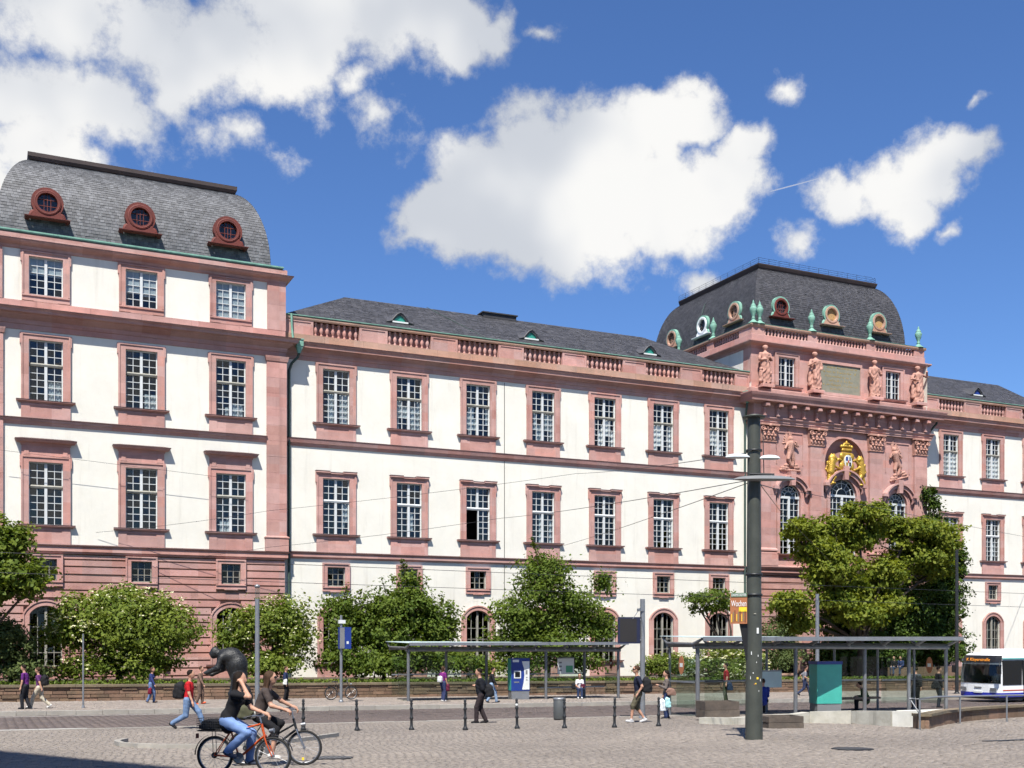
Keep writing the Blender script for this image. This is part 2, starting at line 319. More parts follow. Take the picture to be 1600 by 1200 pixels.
# ================================================================== the palace
def arc(hw, zs, za, n=12):                       # segmental arch from left to right
    if za - zs >= hw - .01: return [(-hw * math.cos(math.pi * i / n), zs + hw * math.sin(math.pi * i / n)) for i in range(n + 1)]
    s = za - zs; r = (hw * hw + s * s) / (2 * s); zc = za - r; a = math.asin(hw / r)
    return [(r * math.sin(-a + 2 * a * i / n), zc + r * math.cos(-a + 2 * a * i / n)) for i in range(n + 1)]
def ring(b, inner, outer, y0, y1, mi=0):         # solid band between two equally long outlines
    for p, q in ((inner, outer),):
        b.strip([(x, y0, z) for x, z in p], [(x, y0, z) for x, z in q], mi)
        b.strip([(x, y0, z) for x, z in q], [(x, y1, z) for x, z in q], mi)
        b.strip([(x, y1, z) for x, z in p], [(x, y0, z) for x, z in p], mi)
class WindowKind:
    def __init__(k, hw, h, ncol=4, rows=(3, 5), zt=None, sur=.40, closed=False, ears=True, hood=None, sill=True, apron=None, arch=None, mull=.15, depth=.17, sash='sash_white', beam='sash_white', fan=False, keystone=False):
        k.__dict__.update(locals()); zs = arch if arch is not None else h; k.zs = zs
        b = MB(); o = hw + sur
        if arch is None:
            top = h + sur * .85
            b.box(-o, -hw, -.10, .02, 0 if not closed else -sur, top); b.box(hw, o, -.10, .02, 0 if not closed else -sur, top); b.box(-hw, hw, -.10, .02, h, top)
            b.box(-o - .003, -o + .09, -.15, -.10, 0, top); b.box(o - .09, o + .003, -.15, -.10, 0, top); b.box(-o + .09, o - .09, -.15, -.10, top - .09, top)
            if closed: b.box(-hw, hw, -.10, .02, -sur, 0); b.box(-hw * .7, hw * .7, -.14, -.10, -sur - .05, -sur + .03); b.box(-o, o, -.16, -.1, -sur * .3, -sur * .1)
            if ears:
                for s in (-1, 1):
                    b.box(s * o - .07, s * o + .07, -.13, 0, top - .62, top - .002)
                    b.box(s * (o - .002) - .03, s * (o - .002) + .03, -.09, 0, top - .78, top - .622)
        else:
            ai = arc(hw, zs, h); ao = arc(o, zs - .02, h + sur * .92)
            ring(b, ai, ao, -.11, .0); b.strip([(x, -.11, z) for x, z in ai], [(x, depth, z) for x, z in ai])
            b.box(-o, -hw, -.11, .02, 0, zs); b.box(hw, o, -.11, .02, 0, zs)
            ro = arc(o, zs - .02, h + sur * .92); ri = arc(o - .09, zs - .02, h + sur * .92 - .09); ring(b, ri, ro, -.16, -.10)
            b.box(-o, -o + .09, -.16, -.11, 0, zs); b.box(o - .09, o, -.16, -.11, 0, zs)
        k.surround = b.mesh('window', ['sandstone'])
        if sill:
            b = MB(); b.usweep([(.02, -.16), (.1, -.14), (.16, -.06), (.24, -.05), (.24, .0), (.0, .03)], -o - .02, o + .02, 0, .1); b.box(-o - .26, o + .26, -.26, -.02, .004, .03, 1); k.sillm = b.mesh('sill', ['sandstone', 'soot'])
        if apron:
            b = MB(); b.box(-o + .0, o - .0, -.07, .02, -apron, -.15); b.box(-o, -hw + .06, -.10, -.07, -apron + .14, -.2); b.box(hw - .06, o, -.10, -.07, -apron + .14, -.2)
            b.box(-o, o, -.12, -.07, -apron, -apron + .14); b.box(-hw + .06, hw - .06, -.10, -.07, -.28, -.18); b.box(-hw + .06, hw - .06, -.10, -.07, -apron + .14, -apron + .22)
            k.apronm = b.mesh('apron', ['sandstone'])
        if hood == 'big':
            b = MB(); t0 = h + sur * .85; b.box(-o + .02, o - .02, -.09, .0, t0, t0 + .62)
            for s in (-1, 1): b.box(s * (o - .28) - .17, s * (o - .28) + .17, -.15, -.09, t0 + .02, t0 + .1); b.box(s * (o - .28) - .12, s * (o - .28) + .12, -.13, -.09, t0 + .1, t0 + .56)
            b.usweep([(.0, t0 + .56), (.06, t0 + .58), (.1, t0 + .70), (.28, t0 + .74), (.36, t0 + .84), (.36, t0 + .88), (0, t0 + .98)], -o + .05, o - .05, -.06, .1); b.usweep([(.38, t0 + .86), (.38, t0 + .90), (0, t0 + 1.0)], -o + .05, o - .05, -.06, .1, 1); k.hoodm = b.mesh('hood', ['sandstone', 'soot'])
        if hood == 'lip':
            b = MB(); t0 = h + sur * .85
            for s in (-1, 1): b.box(*sorted((s * .42, s * (o + .06))), -.24, .0, t0, t0 + .1)
            b.box(-.42, .42, -.2, .0, t0 - .05, t0 + .04); b.box(-o - .08, -.44, -.26, 0, t0 + .1, t0 + .13, 1); b.box(.44, o + .08, -.26, 0, t0 + .1, t0 + .13, 1); b.box(-.42, .42, -.22, 0, t0 + .04, t0 + .065, 1); k.hoodm = b.mesh('hood', ['sandstone', 'soot'])
        # the wooden sash: frame, mullion, transom, glazing bars
        b = MB(); y0, y1 = depth - .06, depth + .03; bar = .034; cells = []
        xs = [-hw + .055]; half = ncol // 2
        colw = (hw - .055 - (mull / 2 if ncol % 2 == 0 else 0)) / (ncol / 2)
        edges = []
        if ncol % 2 == 0:
            edges = [(-hw + .055 + i * colw, -hw + .055 + (i + 1) * colw) for i in range(half)] + [(mull / 2 + i * colw, mull / 2 + (i + 1) * colw) for i in range(half)]
        else: edges = [(-hw + .055 + i * colw, -hw + .055 + (i + 1) * colw) for i in range(ncol)]
        b.box(-hw, -hw + .055, y0, y1, 0, zs); b.box(hw - .055, hw, y0, y1, 0, zs); b.box(-hw, hw, y0, y1, 0, .07)
        if arch is None: b.box(-hw + .055, hw - .055, y0, y1, h - .06, h)
        else: ring(b, arc(hw - .06, zs, h - .06), arc(hw, zs, h), y0, y1)
        ztop = h - .06
        if ncol % 2 == 0 and mull > 0: b.box(-mull / 2, mull / 2, y0 - .045, y1, .07, (ztop if not fan else zs))
        for (a, c) in edges[:-1]:
            if ncol % 2 == 0 and abs(c + mull / 2) < .02: continue
            zz = ztop if arch is None else (arc(hw, zs, h)[6][1] - .05 if abs(c) < hw * .6 else zs + (h - zs) * .35)
            b.box(c - bar / 2, c + bar / 2, y0 + .01, y1 - .01, .07, zz if not fan else zs)
        segs = []
        if zt: segs = [(.07, zt - .09, rows[1]), (zt + .09, ztop, rows[0])]
        else: segs = [(.07, ztop if arch is None else zs, rows[1])]
        for si, (a, c, n) in enumerate(segs):
            hh = (c - a) / n
            for j in range(n):
                if j: b.box(-hw + .055, hw - .055, y0 + .012, y1 - .012, a + hh * j - bar / 2, a + hh * j + bar / 2)
                for e in edges: cells.append(((e[0] + e[1]) / 2, a + hh * (j + .5), e[1] - e[0] - bar * .9, hh - bar * .9, si, j))
        if fan:
            b.box(-hw, hw, y0 - .05, y1, zs - .09, zs + .09)
            for a in (30, 60, 90, 120, 150):
                ca, sa = math.cos(R(a)), math.sin(R(a)); b.tube([(ca * hw * .38, depth - .02, zs + .09 + sa * hw * .38), (ca * (hw - .05), depth - .02, zs + sa * (hw - .05))], .026, 5)
            for rr in (.38, .7): b.tube([(math.cos(R(a)) * hw * rr, depth - .02, zs + .08 + math.sin(R(a)) * hw * rr) for a in range(0, 181, 15)], .024, 5)
        k.sashm = b.mesh('sash', [sash])
        if zt: b = MB(); b.usweep([(.0, zt - .10), (.05, zt - .08), (.09, zt + .02), (.04, zt + .09), (0, zt + .10)], -hw + .02, hw - .02, y0, y0 + .05, sides=(0, 0)); k.beamm = b.mesh('transom', [beam])
        k.cells = cells
        b = MB(); g = depth - .005
        for (cx, cz, w, hh, si, j) in cells:
            e = random.uniform(-.009, .009); e2 = random.uniform(-.012, .012)
            b.add([(cx - w / 2, g - e, cz - hh / 2), (cx + w / 2, g + e, cz - hh / 2), (cx + w / 2, g + e + e2, cz + hh / 2), (cx - w / 2, g - e + e2, cz + hh / 2)], [(0, 1, 2, 3)])
        if arch is not None:
            a = arc(hw - .03, zs, h - .03); b.add([(x, g, z) for x, z in a], [list(range(len(a)))])
        k.glazing = b.mesh('glazing', ['window_glass'])
        b = MB(); b.box(-.5, .5, -.004, .004, -.5, .5); k.pane = b.mesh('pane', ['window_glass'])
        # drapery behind the glass
        def drape(spans, flat=False):
            b = MB()
            if flat:
                for (xa, xb, za, zb) in spans: b.box(xa, xb, depth + .02, depth + .035, za, zb)
                return b.mesh('blind', ['curtain'])
            for (xa, xb, za, zb) in spans:
                n = max(4, int((xb - xa) / .05)); pts = [(xa + (xb - xa) * i / n, depth + .06 + .02 * math.sin(i * 1.9) + random.uniform(-.008, .008)) for i in range(n + 1)]
                b.strip([(x, y, za) for x, y in pts], [(x, y, zb) for x, y in pts])
            return b.mesh('curtain', ['curtain'])
        k.drape = drape
    def place(k, parent, x, z, y, panes=False, curtain=None, skip=None):
        w = link('window', k.surround, parent, (x, y, z))
        if k.sill: link('sill', k.sillm, w)
        if k.apron: link('apron', k.apronm, w)
        if k.hood: link('hood', k.hoodm, w)
        link('sash', k.sashm if skip is None else skip, w)
        if k.zt: link('transom', k.beamm, w)
        if panes:
            for (cx, cz, cw, ch, si, j) in k.cells:
                if skip is not None and si == 0 and cx < 0: continue
                p = link('pane', k.pane, w, (cx, k.depth - .005, cz), (random.uniform(-.03, .03), 0, random.uniform(-.03, .03))); p.scale = (cw, 1, ch)
        else: tag(link('glazing', k.glazing, w), kind='stuff')
        if curtain: link(curtain.name.split('.')[0], curtain, w)
        return w
WK_P2 = WindowKind(.885, 3.54, zt=2.17, hood='big', apron=1.08, beam='sash_weathered')
WK_P3 = WindowKind(.885, 3.42, zt=2.05, apron=1.0, beam='sash_weathered')
WK_P4 = WindowKind(.885, 2.13, rows=(0, 5), closed=True, sill=False, sur=.36)
WK_W3 = WindowKind(.87, 3.45, zt=2.06, apron=1.03, beam='sash_weathered')
WK_W2 = WindowKind(.87, 3.54, zt=2.13, hood='lip', apron=1.12)
WK_S = WindowKind(.575, 1.22, ncol=3, rows=(0, 3), sur=.31, closed=True, ears=False, sill=False, mull=0, sash='sash_weathered')
WK_A = WindowKind(.85, 3.45, rows=(0, 4), arch=2.98, sur=.36, apron=1.05, mull=.13, sash='sash_weathered')
WK_T1 = WindowKind(.98, 5.3, ncol=4, rows=(0, 9), arch=4.33, sur=.30, fan=True, apron=None, mull=.17)
WK_T2 = WindowKind(1.33, 6.05, ncol=6, rows=(0, 9), arch=4.72, sur=.32, fan=True, mull=.2)
WK_AT = WindowKind(.80, 2.28, rows=(0, 4), sur=.36, closed=False, ears=False, mull=.13, apron=None)
SPAN = lambda k, *s: k.drape(s)
C_W3 = [SPAN(WK_W3, (-.5, -.1, .08, 1.95), (.3, .8, .08, 1.95)), SPAN(WK_W3, (-.55, -.1, .08, 1.9), (.15, .8, .08, 1.15), (.35, .8, 1.4, 1.95)), SPAN(WK_W3, (-.75, -.3, .08, 1.95), (.1, .8, .08, 1.9))]
def rand_curtain(k, zt, dens):
    sp = []; x = -k.hw + .06
    while x < k.hw - .1:
        w = random.choice((.19, .19, .38)); z0 = random.choice((.08, .08, .45, .85)); z1 = random.choice((zt, zt, zt * .6, zt * .8))
        if random.random() < dens and z1 - z0 > .2: sp.append((x, min(x + w, k.hw - .05), z0, z1))
        x += w + .02
    return k.drape(sp) if sp else None
C_W3 = [C_W3[0]] + [rand_curtain(WK_W3, 1.95, .78) for _ in range(6)]
C_W2 = [rand_curtain(WK_W2, 2.0, d_) for d_ in (.1, .18, 0, .3, .15, .2, .25)]
C_P2 = [None, rand_curtain(WK_P2, 1.2, .12), rand_curtain(WK_P2, .9, .2)]
C_P3 = [SPAN(WK_P3, (.08, .8, .08, 1.15)), SPAN(WK_P3, (.2, .82, .08, .95)), SPAN(WK_P3, (.1, .75, .08, .85), (-.3, -.1, .1, .6))]
C_P4 = [WK_P4.drape([(-.82, -.09, 1.16, 2.07), (.09, .82, 1.16, 2.07)], True), WK_P4.drape([(-.82, -.09, .80, 2.07), (.09, .82, .72, 2.07)], True), WK_P4.drape([(-.82, -.09, .08, 2.07), (.09, .82, .08, 2.07)], True)]
C_RW = SPAN(WK_W3, (-.2, .82, .08, 1.95), (-.8, -.5, .3, 1.9))
BAL = MB().lathe([(.05, 0), (.095, 0), (.095, .09), (.055, .13), (.07, .19), (.125, .33), (.115, .44), (.06, .62), (.055, .68), (.085, .73), (.06, .76), (.095, .79), (.095, .86)], 8).mesh('baluster', ['sandstone'])
BAL_T = MB().lathe([(.1, 0), (.1, .06), (.06, .09), (.12, .22), (.10, .3), (.055, .42), (.09, .47), (.1, .49), (.1, .55)], 8).mesh('baluster', ['sandstone'])

def slates(parent, rows, mat, w=.23, lap=.5, th=.012, name='slates'):
    """rows: list of (left point, right point, outward normal) up the slope; shingles one by one, joined"""
    V = []; F = []
    for i in range(len(rows) - 1):
        l0, r0, n0 = rows[i]; l1, r1, n1 = rows[i + 1]
        L = (r0 - l0).length; cnt = max(2, int(L / w)); u = (r0 - l0) / L; up = (l1 + r1) / 2 - (l0 + r0) / 2; up = up - u * up.dot(u)
        sh = .5 * (i % 2); ua = (l1 - l0).dot(u); ub = (r1 - r0).dot(u)
        for k in range(cnt + 1):
            a = (k - sh) * L / cnt; c = a + L / cnt * random.uniform(.93, .985); a0 = max(0, a); c0 = min(L, c)
            if c0 - a0 < .03: continue
            a1 = max(ua, a); c1 = min(L + ub, c)
            if c1 - a1 < .02: a1 = c1 = min(max((a + c) / 2, ua), L + ub)
            e = th + random.uniform(0, .012); dz = random.uniform(-.02, .02)
            b0 = l0 + u * a0 + n0 * e + up * dz; b1 = l0 + u * c0 + n0 * e + up * dz
            t0 = l0 + u * a1 + up * 1.05 + n0 * .002; t1 = l0 + u * c1 + up * 1.05 + n0 * .002
            o = len(V); V += [b0, b1, t1, t0, b0 - n0 * (e + .005), b1 - n0 * (e + .005)]; F += [(o, o + 1, o + 2, o + 3), (o + 4, o + 5, o + 1, o)]
    me = bpy.data.meshes.new(name); me.from_pydata([tuple(v) for v in V], [], F); me.materials.append(MATS[mat]); me.update()
    return tag(link(name, me, parent), kind='stuff')
def mansard(parent, x0, x1, y0, y1, z0, h, inset, mat, step=.2, roofname='roof', faces=('front', 'left', 'right')):
    """bell-shaped roof: steep at the eaves, rounding over to the flat"""
    N = int(1.15 * h / step); prof = []
    for i in range(N + 1):
        a = i / N * math.pi / 2 * .93; prof.append((inset * (1 - math.cos(a)) / (1 - math.cos(math.pi / 2 * .93)), h * math.sin(a) / math.sin(math.pi / 2 * .93)))
    b = MB(); rr = [[(x0 + p, y0 + p, z0 + z), (x1 - p, y0 + p, z0 + z), (x1 - p, y1 - p, z0 + z), (x0 + p, y1 - p, z0 + z), (x0 + p, y0 + p, z0 + z)] for p, z in prof]
    for a, c in zip(rr, rr[1:]): b.strip(a, c)
    b.add(rr[-1][:4], [(0, 1, 2, 3)]); roof = b.build(roofname, 'slate_under', parent)
    def nrm(i, dx, dy):
        j = min(i, N - 1); dp = prof[j + 1][0] - prof[j][0]; dz = prof[j + 1][1] - prof[j][1]; l = math.hypot(dp, dz)
        return Vector((dx * dz / l, dy * dz / l, dp / l))
    V = Vector
    if 'front' in faces: slates(roof, [(V(rr[i][0]), V(rr[i][1]), nrm(i, 0, -1)) for i in range(N + 1)], mat)
    if 'left' in faces: slates(roof, [(V(rr[i][3]), V(rr[i][0]), nrm(i, -1, 0)) for i in range(N + 1)], mat)
    if 'right' in faces: slates(roof, [(V(rr[i][1]), V(rr[i][2]), nrm(i, 1, 0)) for i in range(N + 1)], mat)
    return roof, prof
def oculus(parent, loc, rot, r, body, trim, fill, depth=1.5, white=False):
    """round dormer: ring, hood running back into the roof, scrolled foot and sill"""
    d = empty('dormer', loc, rot, parent); n = 24; tr = trim
    a = [R(-40 + 260 * i / n) for i in range(n + 1)]; o = [(math.cos(t) * r * 1.62, math.sin(t) * r * 1.62) for t in a]; ii = [(math.cos(t) * r * 1.3, math.sin(t) * r * 1.3) for t in a]
    b = MB(); b.strip([(x, -.03, z) for x, z in o], [(x, depth, z) for x, z in o], 0, True); b.strip([(x, -.03, z) for x, z in o], [(x, -.03, z) for x, z in ii], 0, True)
    for s in (-1, 1): b.tube([(s * r * 1.30, .1, -r * 1.0), (s * r * 1.5, .08, -r * 1.2), (s * r * 1.75, .08, -r * 1.62)], [r * .2, r * .26, r * .16], 8)
    b.build('hood', body, d)
    b = MB(); full = [R(360 * i / 32) for i in range(33)]
    pr = [(1.34, -.02), (1.34, -.09), (1.22, -.11), (1.14, -.10), (1.02, -.10), (1.0, -.02), (1.0, .2)]
    for (r0, y0), (r1, y1) in zip(pr, pr[1:]): b.strip([(math.cos(t) * r * r0, y0, math.sin(t) * r * r0) for t in full], [(math.cos(t) * r * r1, y1, math.sin(t) * r * r1) for t in full], 0, True)
    b.prism([(-r * 1.7, -r * 1.72), (r * 1.7, -r * 1.72), (r * 1.32, -r * .98), (r * 1.1, -r * .7), (.62 * r, -r * .79), (0, -r * 1.0), (-.62 * r, -r * .79), (-r * 1.1, -r * .7), (-r * 1.32, -r * .98)], -.06, .5); b.build('ring', tr, d)
    MB().usweep([(.02, -r * 1.98), (.22, -r * 1.9), (.26, -r * 1.78), (.26, -r * 1.72), (0, -r * 1.66)], -r * 1.78, r * 1.78, -.05, .9).build('sill', tr if not white else 'bus_white', d)
    b = MB(); b.add([(math.cos(t) * r, .1, math.sin(t) * r) for t in full[:-1]], [list(range(32))]); pn = b.build('pane', 'plywood' if fill else 'window_glass', d)
    if not fill:
        b = MB(); b.add([(math.cos(t) * r * 1.1, .8, math.sin(t) * r * 1.1) for t in full[:-1]], [list(range(32))]); b.build('interior', 'interior', d)
        b = MB()
        for q in (-.34, .34): hl = math.sqrt(1 - q * q) * r; b.box(q * r - .016, q * r + .016, .05, .09, -hl, hl); b.box(-hl, hl, .052, .088, q * r - .016, q * r + .016)
        if not white: b.box(-.016, .016, .05, .09, -r, r)
        b.build('glazing_bars', trim if not white else 'lead', pn)
    return d
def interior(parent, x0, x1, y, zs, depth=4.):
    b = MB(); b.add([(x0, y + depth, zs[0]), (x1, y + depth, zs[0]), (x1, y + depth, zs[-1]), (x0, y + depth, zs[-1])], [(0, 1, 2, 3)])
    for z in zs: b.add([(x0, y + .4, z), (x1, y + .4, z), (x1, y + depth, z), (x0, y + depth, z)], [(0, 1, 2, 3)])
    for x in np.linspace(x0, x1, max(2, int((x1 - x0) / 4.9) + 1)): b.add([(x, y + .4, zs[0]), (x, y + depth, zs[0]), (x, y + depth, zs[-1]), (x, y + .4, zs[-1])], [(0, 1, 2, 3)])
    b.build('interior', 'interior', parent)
def courses(parent, x0, x1, y, edges, holes, thick=.135, sides=False, name='stone_course'):
    """banded masonry: each course a block of its own between the openings"""
    edges = sorted(edges)
    for a, c in zip(edges, edges[1:]):
        cuts = sorted((h[0], h[1]) for h in holes if h[2] < (a + c) / 2 < h[3]); x = x0; spans = []
        for h in cuts:
            if h[0] - x > .12: spans.append((x, h[0]))
            x = max(x, h[1])
        if x1 - x > .12: spans.append((x, x1))
        for (xa, xb) in spans:
            n = max(1, round((xb - xa) / 2.6)); js = [xa + (xb - xa) * i / n for i in range(n + 1)]
            for q, w in zip(js, js[1:]): MB().prism([(q + .004, a + .045), (w - .004, a + .045), (w - .004, c - .045), (q + .004, c - .045)], y + random.uniform(-.006, .006), y + thick).build(name, 'sandstone', parent)

# ---------------------------------------------------------------- corner pavilion
PAV = tag(empty('palace_pavilion', (0, 0, 0)), 'four-storey corner pavilion with grey bell-shaped slate roof and red round dormers', 'building')
PX = (2.93, 8.07, 13.21); YP = -.5; PX0, PX1 = -.36, 16.5
holes = [(x - .885, x + .885, z0, z1) for x in PX for z0, z1 in ((8.07, 11.61), (15.04, 18.46), (20.98, 23.11))]
b = MB(); wall_grid(b, PX0, PX1, 6.6, 24.0, YP, holes, .32); b.add([(PX1, YP, -1.4), (PX1, 11, -1.4), (PX1, 11, 24), (PX1, YP, 24)], [(0, 1, 2, 3)])
b.add([(PX0, YP, -1.4), (PX0, YP, 24), (PX0, 11, 24), (PX0, 11, -1.4)], [(0, 1, 2, 3)]); b.add([(PX0, 11, -1.4), (PX1, 11, -1.4), (PX1, 11, 24), (PX0, 11, 24)], [(0, 3, 2, 1)]); b.build('wall', 'plaster', PAV)
sm = [(x - .585, x + .585, 4.98, 6.18) for x in PX]; am = [(x - .85, x + .85, .11, 3.56) for x in PX]
b = MB(); wall_grid(b, PX0, PX1, -1.6, 6.6, YP + .13, sm + am, .3)
for x in PX:
    a = arc(.85, 3.09, 3.56); b.strip([(x + q, YP + .13, z) for q, z in a], [(x + q, YP + .13, 3.56) for q, z in a])
b.build('base_wall', 'sandstone_weathered', PAV)
ce = [6.48, 6.2, 5.8] + [5.8 - .45 * i for i in range(1, 17)]
courses(PAV, PX0, PX1, YP, ce, [(x - .86, x + .86, 4.66, 6.52) for x in PX] + [(x - 1.16, x + 1.16, -1.2, 3.55) for x in PX] + [(x - .62, x + .62, 3.5, 3.88) for x in PX])
for x in PX:
    i = PX.index(x)
    WK_P2.place(PAV, x, 8.07, YP, True, C_P2[i]); WK_P3.place(PAV, x, 15.04, YP, True, C_P3[i]); WK_P4.place(PAV, x, 20.98, YP, True, C_P4[i])
    WK_S.place(PAV, x, 4.97, YP); WK_A.place(PAV, x, .11, YP)
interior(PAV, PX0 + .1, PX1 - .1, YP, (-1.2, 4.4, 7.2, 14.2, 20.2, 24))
MB().usweep([(0, 6.5), (.06, 6.52), (.09, 6.6), (.16, 6.64), (.16, 6.9), (.22, 6.93), (.22, 6.97), (0, 7.02)], PX0, PX1, YP, 3).build('base_course', 'sandstone', PAV)
MB().usweep([(0, 13.66), (.05, 13.68), (.10, 13.80), (.16, 13.84), (.22, 13.97), (.22, 14.01), (0, 14.05)], PX0, 15.38, YP, 3, sides=(1, 0)).build('string_course', 'sandstone', PAV)
MB().usweep([(0, 18.95), (.05, 18.96), (.05, 19.25), (.10, 19.28), (.12, 19.5), (.2, 19.56), (.36, 19.68), (.42, 19.76), (.66, 19.79), (.70, 19.92), (.78, 20.0), (.78, 20.04), (.1, 20.12)], PX0, PX1, YP, 6).build('main_cornice', 'sandstone', PAV)
for zq, pq, xr in ((6.97, .22, PX1), (14.01, .22, 15.38), (20.04, .78, PX1), (23.9, .44, PX1)): MB().usweep([(pq + .015, zq - .035), (pq + .02, zq + .012), (.05, zq + .07)], PX0, xr, YP, 3, sides=(1, 0 if xr < 16 else 1)).build('flashing', 'soot', PAV)
for i in range(6):
    xa = PX0 + (PX1 - PX0) * i / 6; xb = PX0 + (PX1 - PX0) * (i + 1) / 6
    MB().box(xa + .004, xb - .004, YP - .13 - random.uniform(0, .006), YP + .1, 20.06, 20.56).build('blocking_stone', 'sandstone', PAV)
MB().usweep([(0, 23.45), (.06, 23.48), (.1, 23.62), (.2, 23.68), (.34, 23.74), (.44, 23.84), (.44, 23.9), (.12, 23.95), (.12, 24.3), (0, 24.33)], PX0, PX1, YP, 6).build('top_cornice', 'sandstone', PAV)
MB().usweep([(.0, 24.33), (.16, 24.34), (.19, 24.40), (.19, 24.48), (.12, 24.49), (-.3, 24.58)], PX0 + .3, PX1 - .3, YP, 6).build('gutter', 'copper', PAV)
for x0, x1, zz in ((15.36, 16.58, np.linspace(7.98, 18.62, 12)), (PX0 - .08, .74, np.linspace(7.98, 18.62, 12)), (15.40, 16.52, (20.56, 22.1, 23.46)), (PX0 - .02, .70, (20.56, 22.1, 23.46))):
    for a, c in zip(zz, zz[1:]): MB().box(x0, x1, YP - .14 - random.uniform(0, .008), YP + .5, a + .004, c - .004).build('pilaster_block', 'sandstone', PAV)
for x0, x1 in ((15.36, 16.58), (PX0 - .08, .74)):
    MB().usweep([(.0, 18.62), (.05, 18.66), (.10, 18.85), (.12, 18.96)], x0, x1, YP - .14, YP + .3).build('pilaster_capital', 'sandstone', PAV)
    MB().usweep([(.0, 7.0), (.10, 7.02), (.10, 7.8), (.14, 7.84), (.14, 7.9), (.0, 7.98)], x0, x1, YP - .14, YP + .3).build('pilaster_base', 'sandstone', PAV)
roofP, profP = mansard(PAV, PX0 + .72, PX1 - .72, YP + .72, 10, 24.55, 5.0, 2.0, 'slate', step=.15)
b = MB(); b.usweep([(-.2, 29.45), (.22, 29.55), (.3, 29.72), (.3, 29.95), (-1, 30.0)], PX0 + 2.72, PX1 - 2.72, YP + 2.72, 8); b.build('ridge_capping', 'lead', roofP)
for x in (3.05, 8.08, 13.15): oculus(PAV, (x - .02, YP + .48, 26.42), 0, .53, 'dormer_red', 'dormer_red', False)

